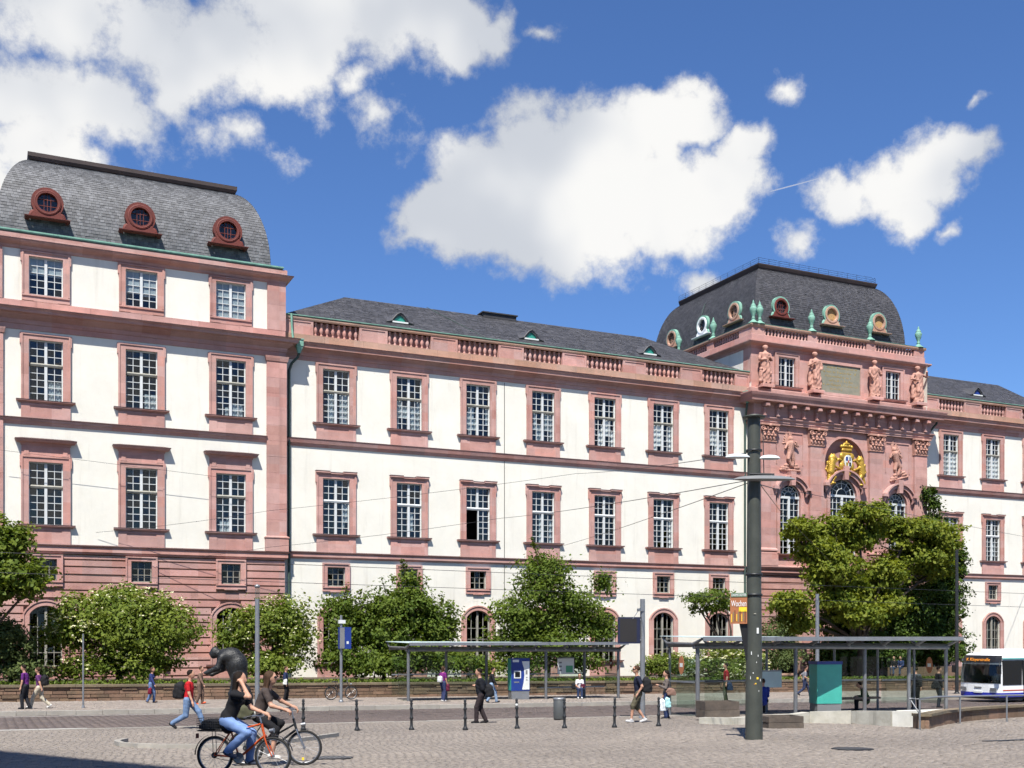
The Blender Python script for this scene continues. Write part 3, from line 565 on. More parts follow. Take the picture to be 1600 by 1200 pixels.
# ---------------------------------------------------------------- long wings
def wing(root, x0, x1, cx, bal, panes_upto, variants, seed, hip=(True, True)):
    random.seed(seed)
    holes = [(x - .87, x + .87, z0, z1) for x in cx for z0, z1 in ((8.23, 11.77), (15.21, 18.66))] + [(x - .575, x + .575, 4.97, 6.19) for x in cx] + [(x - .85, x + .85, .11, 3.56) for x in cx]
    b = MB(); wall_grid(b, x0, x1, -1.6, 20.2, 0, holes, .32)
    for x in cx: a = arc(.85, 3.09, 3.56); b.strip([(x + q, 0, z) for q, z in a], [(x + q, 0, 3.56) for q, z in a])
    b.build('wall', 'plaster', root); b = MB(); b.add([(x0, 12, -1.6), (x1, 12, -1.6), (x1, 12, 21.5), (x0, 12, 21.5)], [(0, 3, 2, 1)]); b.build('rear_wall', 'plaster', root)
    for i, x in enumerate(cx):
        pn = i < panes_upto
        WK_W3.place(root, x, 15.21, 0, pn, variants[i % len(variants)])
        if root.get('label', '').startswith('long') and i == 2:
            bm = MB(); k = WK_W2; bm.box(-k.hw, -k.hw + .055, .11, .2, 0, k.h); bm.box(k.hw - .055, k.hw, .11, .2, 0, k.h); bm.box(-k.hw, k.hw, .11, .2, 0, .07); bm.box(-k.hw, k.hw, .11, .2, k.h - .06, k.h)
            bm.box(-.075, .075, .065, .2, k.zt, k.h); bm.box(.03, .1, .08, .2, .07, k.zt)
            for c in (.435,): bm.box(c - .017, c + .017, .12, .19, .07, k.h)
            bm.box(-.455, -.42, .12, .19, k.zt, k.h)
            for j in range(1, 5): bm.box(.1, .82, .122, .188, .07 + .394 * j, .104 + .394 * j)
            for j in range(1, 3): bm.box(-.82, .82, .122, .188, k.zt + .09 + .42 * j, k.zt + .124 + .42 * j)
            w = k.place(root, x, 8.23, 0, True, None, bm.mesh('sash', ['sash_white']))
            bm = MB(); bm.box(0, .05, -.04, .04, .08, 2.04); bm.box(.75, .8, -.04, .04, .08, 2.04); bm.box(0, .8, -.04, .04, .08, .13); bm.box(0, .8, -.04, .04, 1.99, 2.04); bm.box(.385, .415, -.03, .03, .1, 2.0)
            for j in range(1, 5): bm.box(.05, .75, -.03, .03, .08 + .39 * j, .115 + .39 * j)
            bm.build('open_casement', 'sash_white', w, (-.84, .3, 0), R(78))
        else: WK_W2.place(root, x, 8.23, 0, pn, C_W2[i % 7])
        WK_S.place(root, x, 4.97, 0); WK_A.place(root, x, .11, 0)
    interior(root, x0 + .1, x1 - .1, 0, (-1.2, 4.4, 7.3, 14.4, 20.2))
    L = (x0, x1)
    MB().usweep([(0, 6.68), (.05, 6.70), (.1, 6.78), (.17, 6.8), (.17, 7.0), (.22, 7.03), (.22, 7.07), (0, 7.12)], *L, 0, 1, sides=(0, 0)).build('base_course', 'sandstone', root)
    MB().usweep([(0, 13.68), (.05, 13.7), (.12, 13.85), (.17, 13.88), (.24, 14.1), (.24, 14.15), (0, 14.2)], *L, 0, 1, sides=(0, 0)).build('string_course', 'sandstone', root)
    MB().usweep([(0, 19.05), (.05, 19.07), (.05, 19.3), (.1, 19.34), (.13, 19.55), (.28, 19.66), (.34, 19.72), (.50, 19.76), (.52, 19.9), (.60, 20.0), (.60, 20.06), (.1, 20.22)], *L, 0, 2, sides=(0, 0)).build('main_cornice', 'sandstone', root)
    for zq, pq in ((7.07, .22), (14.15, .24), (20.06, .60)): MB().usweep([(pq + .015, zq - .035), (pq + .02, zq + .012), (0, zq + .075)], *L, 0, 1, sides=(0, 0)).build('flashing', 'soot', root)
    yb = -.14
    # balustrade: plinth stones, panelled piers, balusters, rail
    xs = [x0] + [v for p in bal for v in p] + [x1]
    piers = [(xs[i], xs[i + 1]) for i in range(0, len(xs), 2)]
    for (a, c) in piers:
        if c - a < .1: continue
        b = MB(); b.box(a, c, yb, yb + .4, 20.62, 21.52); b.box(a + .0, c, yb - .04, yb, 20.62, 20.72); b.box(a, a + .16, yb - .04, yb, 20.72, 21.52); b.box(c - .16, c, yb - .04, yb, 20.72, 21.52); b.box(a + .16, c - .16, yb - .04, yb, 21.4, 21.52)
        b.build('balustrade_pier', 'sandstone', root)
    n = max(2, round((x1 - x0) / 2.44)); js = np.linspace(x0, x1, n + 1)
    for a, c in zip(js, js[1:]): MB().box(a + .005, c - .005, yb - .10 - random.uniform(0, .008), yb + .4, 20.2, 20.62).build('plinth_stone', 'sandstone_weathered', root)
    MB().usweep([(.0, 21.5), (.07, 21.52), (.1, 21.6), (.1, 21.7), (0, 21.72)], *L, yb, yb + .4, sides=(0, 0)).build('balustrade_rail', 'sandstone_weathered', root)
    for (a, c) in bal:
        MB().box(a, c, yb + .34, yb + .40, 20.62, 21.52).build('balustrade_back', 'sandstone', root)
        for k in range(8): link('baluster', BAL, root, (a + (c - a) * (k + .5) / 8, yb + .16, 20.63))
    MB().usweep([(-.2, 21.72), (.12, 21.725), (.15, 21.76), (.15, 21.80), (.05, 21.81), (-.4, 21.85)], *L, yb, yb + .9, sides=(0, 0)).build('gutter', 'copper', root)
    # hipped roof
    e = .2; a = 5.7; zt = 25.2; z0 = 21.84
    lx = x0 + (a if hip[0] else 0); rx = x1 - (a if hip[1] else 0)
    b = MB(); b.add([(x0, e, z0), (x1, e, z0), (rx, e + a, zt), (lx, e + a, zt), (x0, e + 2 * a, z0), (x1, e + 2 * a, z0)], [(0, 1, 2, 3), (5, 4, 3, 2), (4, 0, 3), (1, 5, 2)]); roof = b.build('roof', 'slate_under', root)
    V = Vector; N = 26; nr = V((0, -(zt - z0), a)).normalized()
    slates(roof, [(V((x0 + (lx - x0) * i / N, e + a * i / N, z0 + (zt - z0) * i / N)), V((x1 + (rx - x1) * i / N, e + a * i / N, z0 + (zt - z0) * i / N)), nr) for i in range(N + 1)], 'slate_dark', w=.34, th=.01)
    if hip[0]: slates(roof, [(V((x0 + (lx - x0) * i / N, e + 2 * a - a * i / N, z0 + (zt - z0) * i / N)), V((x0 + (lx - x0) * i / N, e + a * i / N, z0 + (zt - z0) * i / N)), V((-(zt - z0), 0, a)).normalized()) for i in range(N + 1)], 'slate_dark', w=.34, th=.01)
    return roof
def bat_dormer(root, x, f=.2, col='skylight'):
    """small eyebrow dormer with a glazed half-round"""
    z = 21.84 + 3.36 * f; y = .2 + 5.7 * f; d = empty('eyebrow_dormer', (x, y, z), 0, root); b = MB()
    pr = [(-.95, 0), (-.6, .1), (-.42, .35), (-.2, .58), (0, .68), (.2, .58), (.42, .35), (.6, .1), (.95, 0)]
    b.strip([(q, -.12, h) for q, h in pr], [(q * .55, 1.25, h * .25 + .72) for q, h in pr], 0, True); b.strip([(q, -.12, h) for q, h in pr], [(q * .86, -.10, h * .86 - .06) for q, h in pr], 0); b.tube([(q, -.13, h) for q, h in pr], .045, 5); b.build('hood', 'slate_dark', d)
    b = MB(); a = [(math.cos(t) * .40, math.sin(t) * .42 + .1) for t in np.linspace(0, math.pi, 12)]; b.add([(q, -.02, h) for q, h in a], [list(range(12))]); b.build('pane', col, d)
    MB().box(-.55, .55, -.14, .1, .0, .1).build('sill', 'panel_white', d)
WC = [19.88 + 4.886 * i for i in range(7)]; WX0, WX1 = 16.55, 51.9
W1 = tag(empty('palace_wing'), 'long white palace wing with seven window bays and balustrade beside the domed pavilion', 'building')
roof1 = wing(W1, WX0, WX1, WC, [(18.37 + 4.875 * i, 21.36 + 4.870 * i) for i in range(7)], 4, C_W3, 3)
for px, py in ((625, 497), (830, 527), (1015, 551)): v = at(px, py, 1.3); bat_dormer(W1, v.x)
b = MB()
for (px0, px1, z) in ((752, 803, 25.22),):
    a = at(px0, 490, 5.9).x; c = at(px1, 490, 5.9).x; b.box(a, c, 5.5, 6.3, 25.0, 25.34); b.box(a - .1, c + .1, 5.4, 6.4, 25.34, 25.42)
b.build('chimney', 'slate_under', roof1)
MB().tube([(30.5, .35, 21.95), (29.8, 2.2, 23.04), (28.2, 5.8, 25.25)], .02, 5).build('lightning_rod', 'copper_dark', roof1)
W2C = [72.67 + 4.886 * i for i in range(3)]
W2 = tag(empty('palace_wing'), 'white palace wing at right edge beyond the tower, behind the bus', 'building')
roof2 = wing(W2, 69.25, 85, W2C, 0, [C_RW], 5, [(71.2 + 4.87 * i, 74.1 + 4.87 * i) for i in range(0)], (False, False)) if False else wing(W2, 69.25, 85, W2C, [(71.2 + 4.87 * i, 74.1 + 4.87 * i) for i in range(3)], 0, [C_RW], 5, (False, False))
v = at(1526, 618, 1.6); bat_dormer(W2, v.x, .24, 'blue_paint')
# drainpipes
def pipe(root, pts, r=.075, head=None):
    p = MB().tube(pts, r, 8).build('drainpipe', 'copper_dark', root)
    if head:
        x, y, z = head; hm = MB().box(x - .22, x + .22, y - .2, y + .2, z + .42, z + .8).box(x - .26, x + .26, y - .24, y + .24, z + .8, z + .87); q0 = [(x - .2, y - .18, z + .42), (x + .2, y - .18, z + .42), (x + .2, y + .18, z + .42), (x - .2, y + .18, z + .42), (x - .2, y - .18, z + .42)]; hm.strip(q0, [(x + (a_ - x) * .4, y + (b_ - y) * .4, z) for a_, b_, c_ in q0]); hm.build('hopper', 'copper', p)
pipe(W1, [(17.35, -.62, 19.35), (17.3, -.55, 19.1), (17.0, -.2, 18.75), (16.85, -.14, 18.3), (16.85, -.14, -1.0)], .085, (17.35, -.66, 19.3))
MB().tube([(16.95, -.3, 21.8), (16.98, -.3, 21.0), (17.05, -.35, 20.1)], .07, 8).build('drainpipe', 'copper', W1)
MB().tube([(31.6, -.03, 19.0), (31.6, -.03, 2.0)], .018, 5).build('lightning_rod', 'iron', W1)
pipe(W1, [(51.25, -.75, 19.3), (51.25, -.7, 18.9), (51.45, -.25, 18.2), (51.5, -.16, 17), (51.5, -.16, -1)], .085, (51.25, -.78, 19.25))
pipe(W2, [(70.45, -.8, 19.9), (70.4, -.7, 19.3), (69.9, -.3, 18.5), (69.5, -.16, 17.9), (69.5, -.16, -1)], .085, None)
# ================================================================== sculpted figures: smooth union of limbs, meshed by surface nets
def sdf_mesh(prims, h, k=.03, fold=None, name='figure', mats=('sandstone_carved',)):
    P0 = []; 
    for p in prims:
        if p[0] == 'c': r = max(p[3], p[4]); P0 += [np.array(p[1]) - r, np.array(p[1]) + r, np.array(p[2]) - r, np.array(p[2]) + r]
        else: r = max(p[2]) * 1.05; P0 += [np.array(p[1]) - r, np.array(p[1]) + r]
    P0 = np.array(P0, float); lo = P0.min(0) - 2.5 * h; hi = P0.max(0) + 2.5 * h; n = np.ceil((hi - lo) / h).astype(int) + 1
    ax = [lo[i] + h * np.arange(n[i]) for i in range(3)]
    D = np.full(n, 9., np.float32)
    def dist(p, X, Y, Z):
        if p[0] == 'c':
            a = np.array(p[1], float); ab = np.array(p[2], float) - a; L = max(1e-9, ab @ ab)
            t = np.clip(((X - a[0]) * ab[0] + (Y - a[1]) * ab[1] + (Z - a[2]) * ab[2]) / L, 0, 1)
            return np.sqrt((X - a[0] - t * ab[0]) ** 2 + (Y - a[1] - t * ab[1]) ** 2 + (Z - a[2] - t * ab[2]) ** 2) - (p[3] + (p[4] - p[3]) * t)
        c = p[1]; r = p[2]; x, y, z = X - c[0], Y - c[1], Z - c[2]
        if p[0] == 'b':
            q = [np.abs(v) - (hw - p[4]) for v, hw in zip((x, y, z), r)]; return np.sqrt(sum(np.maximum(v, 0) ** 2 for v in q)) + np.minimum(np.maximum(np.maximum(q[0], q[1]), q[2]), 0) - p[4]
        if len(p) > 4 and p[4]:                      # pitch about the y axis
            s, co = math.sin(p[4]), math.cos(p[4]); x, z = x * co - z * s, x * s + z * co
        k0 = np.sqrt((x / r[0]) ** 2 + (y / r[1]) ** 2 + (z / r[2]) ** 2); k1 = np.sqrt((x / r[0] ** 2) ** 2 + (y / r[1] ** 2) ** 2 + (z / r[2] ** 2) ** 2) + 1e-9
        return k0 * (k0 - 1) / k1
    for p in prims:                                  # each limb only touches the cells around it
        if p[0] == 'c': r = max(p[3], p[4]); a = np.minimum(p[1], p[2]) - r - .1; c = np.maximum(p[1], p[2]) + r + .1
        else: r = max(p[2]); a = np.array(p[1]) - r - .1; c = np.array(p[1]) + r + .1
        i0 = np.clip(((a - lo) / h).astype(int), 0, n - 1); i1 = np.clip(((c - lo) / h).astype(int) + 2, 1, n); sl = tuple(slice(i0[i], i1[i]) for i in range(3))
        X, Y, Z = np.meshgrid(*[ax[i][sl[i]] for i in range(3)], indexing='ij', sparse=True)
        d = dist(p, X, Y, Z); o = D[sl]; hh = np.clip(.5 + .5 * (o - d) / k, 0, 1); D[sl] = o + (d - o) * hh - k * hh * (1 - hh)
    if fold is not None:
        X, Y, Z = np.meshgrid(*ax, indexing='ij', sparse=True); D = D + fold(X, Y, Z)
    S = D < 0; act = np.zeros(n - 1, bool); c0 = S[:-1, :-1, :-1]
    cnt = np.zeros(n - 1, np.int8)
    for dx in (0, 1):
        for dy in (0, 1):
            for dz in (0, 1): cnt += S[dx:n[0] - 1 + dx, dy:n[1] - 1 + dy, dz:n[2] - 1 + dz]
    act = (cnt > 0) & (cnt < 8); idx = np.full(n - 1, -1, int); cells = np.argwhere(act); idx[act] = np.arange(len(cells))
    acc = np.zeros((len(cells), 3)); w = np.zeros(len(cells)); i, j, q = cells.T
    for A in range(3):
        for u in (0, 1):
            for v in (0, 1):
                o0 = [0, 0, 0]; o0[(A + 1) % 3] = u; o0[(A + 2) % 3] = v; o1 = list(o0); o1[A] = 1
                d0 = D[i + o0[0], j + o0[1], q + o0[2]]; d1 = D[i + o1[0], j + o1[1], q + o1[2]]; m = (d0 < 0) != (d1 < 0)
                t = np.where(m, d0 / np.where(m, d0 - d1, 1), 0); pt = np.tile(np.array(o0, float), (len(cells), 1)); pt[:, A] = t
                acc[m] += pt[m]; w[m] += 1
    verts = lo + h * (cells + acc / w[:, None]); faces = []
    for A in range(3):
        B, C = (A + 1) % 3, (A + 2) % 3; s0 = [slice(None)] * 3; s1 = [slice(None)] * 3; s0[A] = slice(0, -1); s1[A] = slice(1, None)
        e = np.argwhere(S[tuple(s0)] != S[tuple(s1)]); e = e[(e[:, B] > 0) & (e[:, C] > 0) & (e[:, B] < n[B] - 1) & (e[:, C] < n[C] - 1)]
        flip = S[tuple(e.T)]; qd = []
        for (u, v) in ((1, 1), (0, 1), (0, 0), (1, 0)):
            f = e.copy(); f[:, B] -= u; f[:, C] -= v; qd.append(idx[tuple(f.T)])
        qd = np.stack(qd, 1); qd[~flip] = qd[~flip][:, ::-1]; faces.append(qd)
    faces = np.concatenate(faces)
    me = bpy.data.meshes.new(name); me.vertices.add(len(verts)); me.vertices.foreach_set('co', verts.astype(np.float32).ravel())
    me.loops.add(len(faces) * 4); me.loops.foreach_set('vertex_index', faces.astype(np.int32).ravel()); me.polygons.add(len(faces))
    me.polygons.foreach_set('loop_start', np.arange(0, len(faces) * 4, 4, dtype=np.int32)); me.polygons.foreach_set('loop_total', np.full(len(faces), 4, np.int32))
    for m in mats: me.materials.append(MATS[m])
    if len(mats) > 1:
        fc = verts[faces].mean(1); best = np.full(len(fc), 9.); lab = np.zeros(len(fc), np.int32)
        for p in prims:
            d = dist(p, fc[:, 0], fc[:, 1], fc[:, 2]); m = d < best; best[m] = d[m]; lab[m] = p[-1] if p[0] == 'c' else p[3]
        me.polygons.foreach_set('material_index', lab)
    me.polygons.foreach_set('use_smooth', np.ones(len(faces), bool)); me.update(); me.validate(); return me
def cap(a, b, r0, r1, l=0): return ('c', tuple(a), tuple(b), r0, r1, l)
def ell(c, r, l=0, pitch=0.): return ('e', tuple(c), tuple(r), l, pitch)
def rbox(c, r, rad, l=0): return ('b', tuple(c), tuple(r), l, rad)
def ik(a, b, l1, l2, bend):
    a = np.array(a, float); b = np.array(b, float); d = b - a; L = min(np.linalg.norm(d), (l1 + l2) * .995); u = d / np.linalg.norm(d)
    x = (l1 * l1 - l2 * l2 + L * L) / (2 * L); hh = math.sqrt(max(0, l1 * l1 - x * x)); bd = np.array(bend, float); bd = bd - u * (bd @ u); bd /= np.linalg.norm(bd) + 1e-9
    return a + u * x + bd * hh, a + u * L
def statue_prims(arm, turn, child=False, s=1.):
    """draped standing figure about 2.9 m high, contrapposto, facing -y"""
    t = turn; P = [ell((.03 * t, 0, 2.68), (.15, .17, .2)), ell((.03 * t, .03, 2.75), (.18, .19, .16)), cap((0, 0, 2.36), (.02 * t, 0, 2.55), .09, .085),
         cap((-.05 * t, 0, 1.55), (0, 0, 2.1), .27, .30), cap((-.3, .02, 2.2), (.3, .02, 2.2), .13, .13), ell((0, -.12, 2.02), (.26, .16, .18)),
         cap((-.05 * t, 0, 1.5), (-.14, -.02, .1), .27, .24), cap((-.05 * t, 0, 1.5), (.15, -.05, .1), .27, .26), cap((.1 * t, -.08, 1.35), (.17 * t, -.22, .75), .19, .14), cap((.17 * t, -.22, .75), (.15 * t, -.08, .05), .13, .12),
         ell((-.13, -.2, .05), (.08, .17, .06)), ell((.14, -.22, .05), (.08, .17, .06)), cap((-.3, .08, 1.9), (.25, .05, .9), .14, .13), cap((.33 * t, .1, 1.6), (.4 * t, .05, .35), .10, .14)]
    for sx in (-1, 1):
        hnd = arm[0] if sx < 0 else arm[1]; e, w = ik((sx * .36, 0, 2.2), hnd, .46, .42, (sx * .6, .3, -.6)); P += [cap((sx * .36, 0, 2.2), e, .115, .095), cap(e, w, .085, .06), ell(w, (.07, .08, .09))]
    if child: P += [cap((-.42, -.12, .15), (-.38, -.12, .8), .16, .15), ell((-.38, -.14, 1.02), (.12, .13, .14)), cap((-.38, -.2, .75), (-.1, -.25, 1.0), .06, .05)]
    P += [ell((0, .03, -.03), (.42, .36, .12))]; return P
def robe(X, Y, Z): return np.where(Z < 2.2, .022 * np.sin(X * 24 + Z * 3 + 2 * np.sin(Z * 3)) + .013 * np.sin((X - Z * .7) * 21 + Y * 9), 0.) * np.clip(Z * 3, 0, 1) * np.clip((2.3 - Z) * 2, 0, 1)

# ---------------------------------------------------------------- gate tower with gilded arms
TW = tag(empty('palace_tower'), 'pink sandstone gate tower with pilasters, statues, gilded coat of arms and domed slate roof', 'building')
TX0, TX1, TC = 51.9, 69.25, 60.58; YT = -.8; YA = -.4
TWX = ((TC - 5.4, .98, 8.07, 13.37, 12.4), (TC - .2, 1.33, 8.07, 14.12, 12.79), (TC + 5.4, .98, 8.07, 13.37, 12.4))
AX = (TC - 5.38, TC + 5.32)
b = MB(); wall_grid(b, TX0, TX1, 6.5, 18.2, YT, [(x - hw, x + hw, z0, za) for x, hw, z0, za, zs in TWX] + [(TC - 2.0, TC + 2.0, 14.3, 17.3)], .35)
for x, hw, z0, za, zs in TWX: a = arc(hw, zs, za, 14); b.strip([(x + q, YT, z) for q, z in a], [(x + q, YT, za) for q, z in a])
na = arc(2.0, 15.3, 17.3, 20); b.strip([(TC + q, YT, z) for q, z in na], [(TC + q, YT, 17.3) for q, z in na]); b.strip([(TC + q, YT, z) for q, z in na], [(TC + q, YT + .45, z) for q, z in na]); b.add([(TC - 2, YT + .45, 14.2), (TC + 2, YT + .45, 14.2), (TC + 2, YT + .45, 17.4), (TC - 2, YT + .45, 17.4)], [(0, 1, 2, 3)]); b.add([(TC - 2, YT, 14.3), (TC + 2, YT, 14.3), (TC + 2, YT + .46, 14.3), (TC - 2, YT + .46, 14.3)], [(0, 1, 2, 3)])
b.build('wall', 'sandstone', TW)
b = MB(); wall_grid(b, TX0, TX1, 19.9, 24.0, YA, [(x - .8, x + .8, 20.86, 23.14) for x in AX], .3); b.build('attic_wall', 'sandstone', TW)
b = MB(); b.add([(TX0, YT, -1.6), (TX0, YT, 19.2), (TX0, 15.4, 19.2), (TX0, 15.4, -1.6)], [(0, 1, 2, 3)]); b.add([(TX0, YA, 19.2), (TX0, YA, 24), (TX0, 15.4, 24), (TX0, 15.4, 19.2)], [(0, 1, 2, 3)])
b.add([(TX1, YT, -1.6), (TX1, 15.4, -1.6), (TX1, 15.4, 24), (TX1, YT, 24)], [(0, 1, 2, 3)]); b.add([(TX0, 15.4, -1.6), (TX0, 15.4, 24), (TX1, 15.4, 24), (TX1, 15.4, -1.6)], [(0, 1, 2, 3)]); b.build('side_wall', 'plaster', TW)
MB().box(TX0 - .03, TX0 + .9, YA - .004, .55, 21.0, 24.0).build('corner_pier', 'sandstone', TW)
b = MB(); wall_grid(b, TX0, TX1, -1.6, 6.5, YT + .14, [(x - 1, x + 1, -1.0, 4.2) for x in (TC - 5.4, TC, TC + 5.4)], .4); b.build('base_wall', 'sandstone_weathered', TW)
courses(TW, TX0, TX1, YT, [6.42 - .52 * i for i in range(16)], [(x - 1.3, x + 1.3, -1.6, 4.4) for x in (TC - 5.4, TC, TC + 5.4)], thick=.145)
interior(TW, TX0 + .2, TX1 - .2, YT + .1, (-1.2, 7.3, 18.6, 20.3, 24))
for (x, hw, z0, za, zs), k in zip(TWX, (WK_T1, WK_T2, WK_T1)):
    w = k.place(TW, x, z0, YT)
    # arched hood on consoles
    b = MB(); o = arc(hw + .62, zs - .05, za + .62, 16); i2 = arc(hw + .36, zs - .05, za + .36, 16); n0, n1 = 2, 15
    ring(b, [(q, z - z0) for q, z in i2[n0:n1]], [(q, z - z0) for q, z in o[n0:n1]], -.34, 0); oo = arc(hw + .74, zs - .05, za + .74, 16); ring(b, [(q, z - z0) for q, z in o[n0:n1]], [(q, z - z0) for q, z in oo[n0:n1]], -.48, 0)
    for s in (-1, 1):
        q, z = o[n0] if s < 0 else o[n1 - 1]; z -= z0; b.box(q - .22 + s * .1, q + .22 + s * .1, -.5, 0, z - .02, z + .2); b.tube([(q, -.2, z), (q + s * .05, -.24, z - .25), (q - s * .03, -.14, z - .5)], [.2, .15, .08], 8)
    b.prism([(-.18, za - z0 - .1), (.18, za - z0 - .1), (.26, za - z0 + .95), (-.26, za - z0 + .95)], -.5, 0); b.build('hood', 'sandstone', w)
MB().usweep([(0, 6.42), (.08, 6.45), (.12, 6.6), (.2, 6.64), (.2, 6.85), (.3, 6.92), (.36, 7.04), (.36, 7.1), (0, 7.2)], TX0, TX1, YT, 1).build('base_cornice', 'sandstone', TW)
CAPX = (TC - 7.55, TC - 2.95, TC + 3.0, TC + 7.75)
leafcap = []
for i, x in enumerate(CAPX):
    hw = .66 if i in (0, 3) else .64
    zz = np.linspace(8.5, 16.5, 9)
    b = MB(); b.box(x - hw - .16, x + hw + .16, YT - .34, YT + .02, 7.15, 8.0); b.usweep([(.0, 8.0), (.08, 8.02), (.08, 8.12), (.02, 8.2), (.12, 8.26), (.12, 8.36), (0, 8.5)], x - hw, x + hw, YT - .24, YT + .02); b.build('pilaster_base', 'sandstone', TW)
    for a, c in zip(zz, zz[1:]): MB().box(x - hw, x + hw, YT - .24 - random.uniform(0, .006), YT + .02, a + .003, c - .003).build('pilaster_block', 'sandstone', TW)
    # Corinthian capital: two rows of leaves, volutes, abacus
    b = MB(); b.prism([(x - hw, 16.5), (x + hw, 16.5), (x + hw + .14, 17.6), (x - hw - .14, 17.6)], YT - .27, YT); b.box(x - hw - .2, x + hw + .2, YT - .5, YT, 17.66, 17.80); b.box(x - hw - .05, x + hw + .05, YT - .31, YT, 16.46, 16.55)
    if i == 0:
        P = []
        for z, n, hh, yy in ((16.56, 4, .40, .0), (16.9, 3, .46, -.05)):
            for j in range(n):
                q = -hw + 2 * hw * (j + .5) / n; wl = hw / n * .82
                P += [ell((q, yy, z + hh * .45), (wl, .09, hh * .55)), ell((q, yy - .13, z + hh * .9), (wl * .7, .09, .08)), ell((q - wl * .8, yy - .04, z + hh * .45), (wl * .3, .06, .1)), ell((q + wl * .8, yy - .04, z + hh * .45), (wl * .3, .06, .1))]
        for sx in (-1, 1):
            P += [cap((sx * .2, -.02, 17.0), (sx * .5, -.1, 17.4), .05, .05)]
            P += [cap((sx * (hw - .02) + .15 * math.cos(a_), -.12, 17.42 + .15 * math.sin(a_)), (sx * (hw - .02) + .15 * math.cos(a_ + .5), -.12, 17.42 + .15 * math.sin(a_ + .5)), .045, .045) for a_ in np.arange(0, 6.3, .5)] + [ell((sx * (hw - .02), -.14, 17.42), (.06, .06, .06)), cap((sx * .1, -.06, 17.25), (sx * .22, -.1, 17.5), .05, .06)]
        P += [ell((0, -.2, 17.66), (.14, .1, .13))]; capm = sdf_mesh(P, .022, .02, None, 'acanthus')
    cp = b.build('capital', 'sandstone_carved', TW); link('acanthus', capm, cp, (x, YT - .29, 0))
# entablature with paired brackets
MB().usweep([(.26, 17.8), (.26, 17.93), (.31, 17.95), (.31, 18.10), (.37, 18.12), (.42, 18.22), (.42, 18.28), (.2, 18.34), (.2, 19.25), (.36, 19.3)], TX0, TX1, YT, 2).build('architrave', 'sandstone', TW)
MB().usweep([(.3, 19.28), (.9, 19.36), (.94, 19.55), (1.05, 19.72), (1.12, 19.9), (1.12, 19.98), (.2, 20.12)], TX0, TX1, YT, 3).build('main_cornice', 'sandstone', TW)
for i in range(14):
    x = TX0 + .62 + (TX1 - TX0 - 1.24) * i / 13
    b = MB(); yf = YT - .2
    b.prism([(x - .15, 18.36), (x + .15, 18.36), (x + .15, 18.46), (x - .15, 18.46)], yf - .34, yf); b.box(x - .13, x + .13, yf - .2, yf, 18.46, 19.0); b.tube([(x, yf - .18, 18.52), (x, yf - .24, 18.75), (x, yf - .2, 18.95)], [.12, .09, .13], 6)
    b.box(x - .17, x + .17, yf - .62, yf, 19.0, 19.26); b.box(x - .15, x + .15, yf - .68, yf - .5, 19.02, 19.14); b.build('bracket', 'sandstone', TW)
# attic storey
for x in AX: w = WK_AT.place(TW, x, 20.86, YA)
MB().usweep([(0, 20.05), (.3, 20.05), (.3, 20.5), (.24, 20.56), (0, 20.6)], TX0, TX1, YA, 3).build('attic_plinth', 'sandstone', TW)
MB().usweep([(0, 23.6), (.05, 23.62), (.08, 23.75), (.2, 23.8), (.36, 23.86), (.46, 23.98), (.46, 24.06), (.1, 24.12)], TX0, TX1, YA, 15.3).build('attic_cornice', 'sandstone', TW)
b = MB(); fx0, fx1 = TC - 2.45, TC + 2.05; b.box(fx0, fx1, YA - .12, YA, 20.62, 20.86); b.box(fx0, fx1, YA - .12, YA, 23.08, 23.3); b.box(fx0, fx0 + .16, YA - .12, YA, 20.86, 23.08); b.box(fx1 - .16, fx1, YA - .12, YA, 20.86, 23.08); fr = b.build('tablet_frame', 'sandstone', TW)
MB().box(fx0 + .16, fx1 - .16, YA - .04, YA, 20.86, 23.08).build('tablet', 'tablet', fr)
b = MB(); rnd = random.Random(4)
for r_, (z, l, c) in enumerate(((22.78, 3.0, .3), (22.42, 3.3, 0), (22.08, 2.6, -.1), (21.75, 2.4, .1), (21.42, 3.6, 0), (21.1, 1.3, -.3))):
    x = TC - .2 + c - l / 2
    while x < TC - .2 + c + l / 2:
        wd = rnd.uniform(.05, .12)
        if rnd.random() < .82:
            hh = rnd.choice((.12, .12, .2)); b.box(x, x + .024, YA - .05, YA - .04, z, z + hh)
            if rnd.random() < .7: b.box(x + .024, x + wd, YA - .05, YA - .04, z + (hh - .03) * rnd.choice((0, .5, 1)), z + (hh - .03) * rnd.choice((0, .5)) + .03) if False else b.box(x + .024, x + wd, YA - .05, YA - .04, z + .05, z + .075)
        x += wd + .05
tag(b.build('gilt_lettering', 'gold', fr), kind='stuff')
AR = [((-.12, -.3, 1.75), (.1, -.34, 1.9)), ((-.3, -.32, 2.0), (.25, -.3, 1.5)), ((-.35, -.3, 1.4), (.28, -.32, 1.75)), ((-.3, -.3, 1.7), (.62, -.2, 2.45))]
SN = ('leftmost carved sandstone statue on the tower attic, child at its knee', 'carved statue between the left attic window and the inscribed tablet', 'carved statue between the inscribed tablet and the right attic window', 'rightmost carved statue on the tower attic with one arm raised')
for i, x in enumerate((TC - 7.75, TC - 2.95, TC + 3.0, TC + 7.62)):
    MB().usweep([(0, 20.5), (.06, 20.52), (.06, 20.72), (0, 20.76)], x - .5, x + .5, YA - .85, YA).build('statue_plinth', 'sandstone', TW)
    me = sdf_mesh(statue_prims(AR[i], (1, -1, 1, -1)[i], i == 0), .026, .03, robe, 'statue'); o = link('statue', me, None, (x, YA - .45, 20.84)); tag(o, SN[i], 'statue', 'sandstone statues on the tower attic'); o.scale = (1.18, 1.15, 1.0)
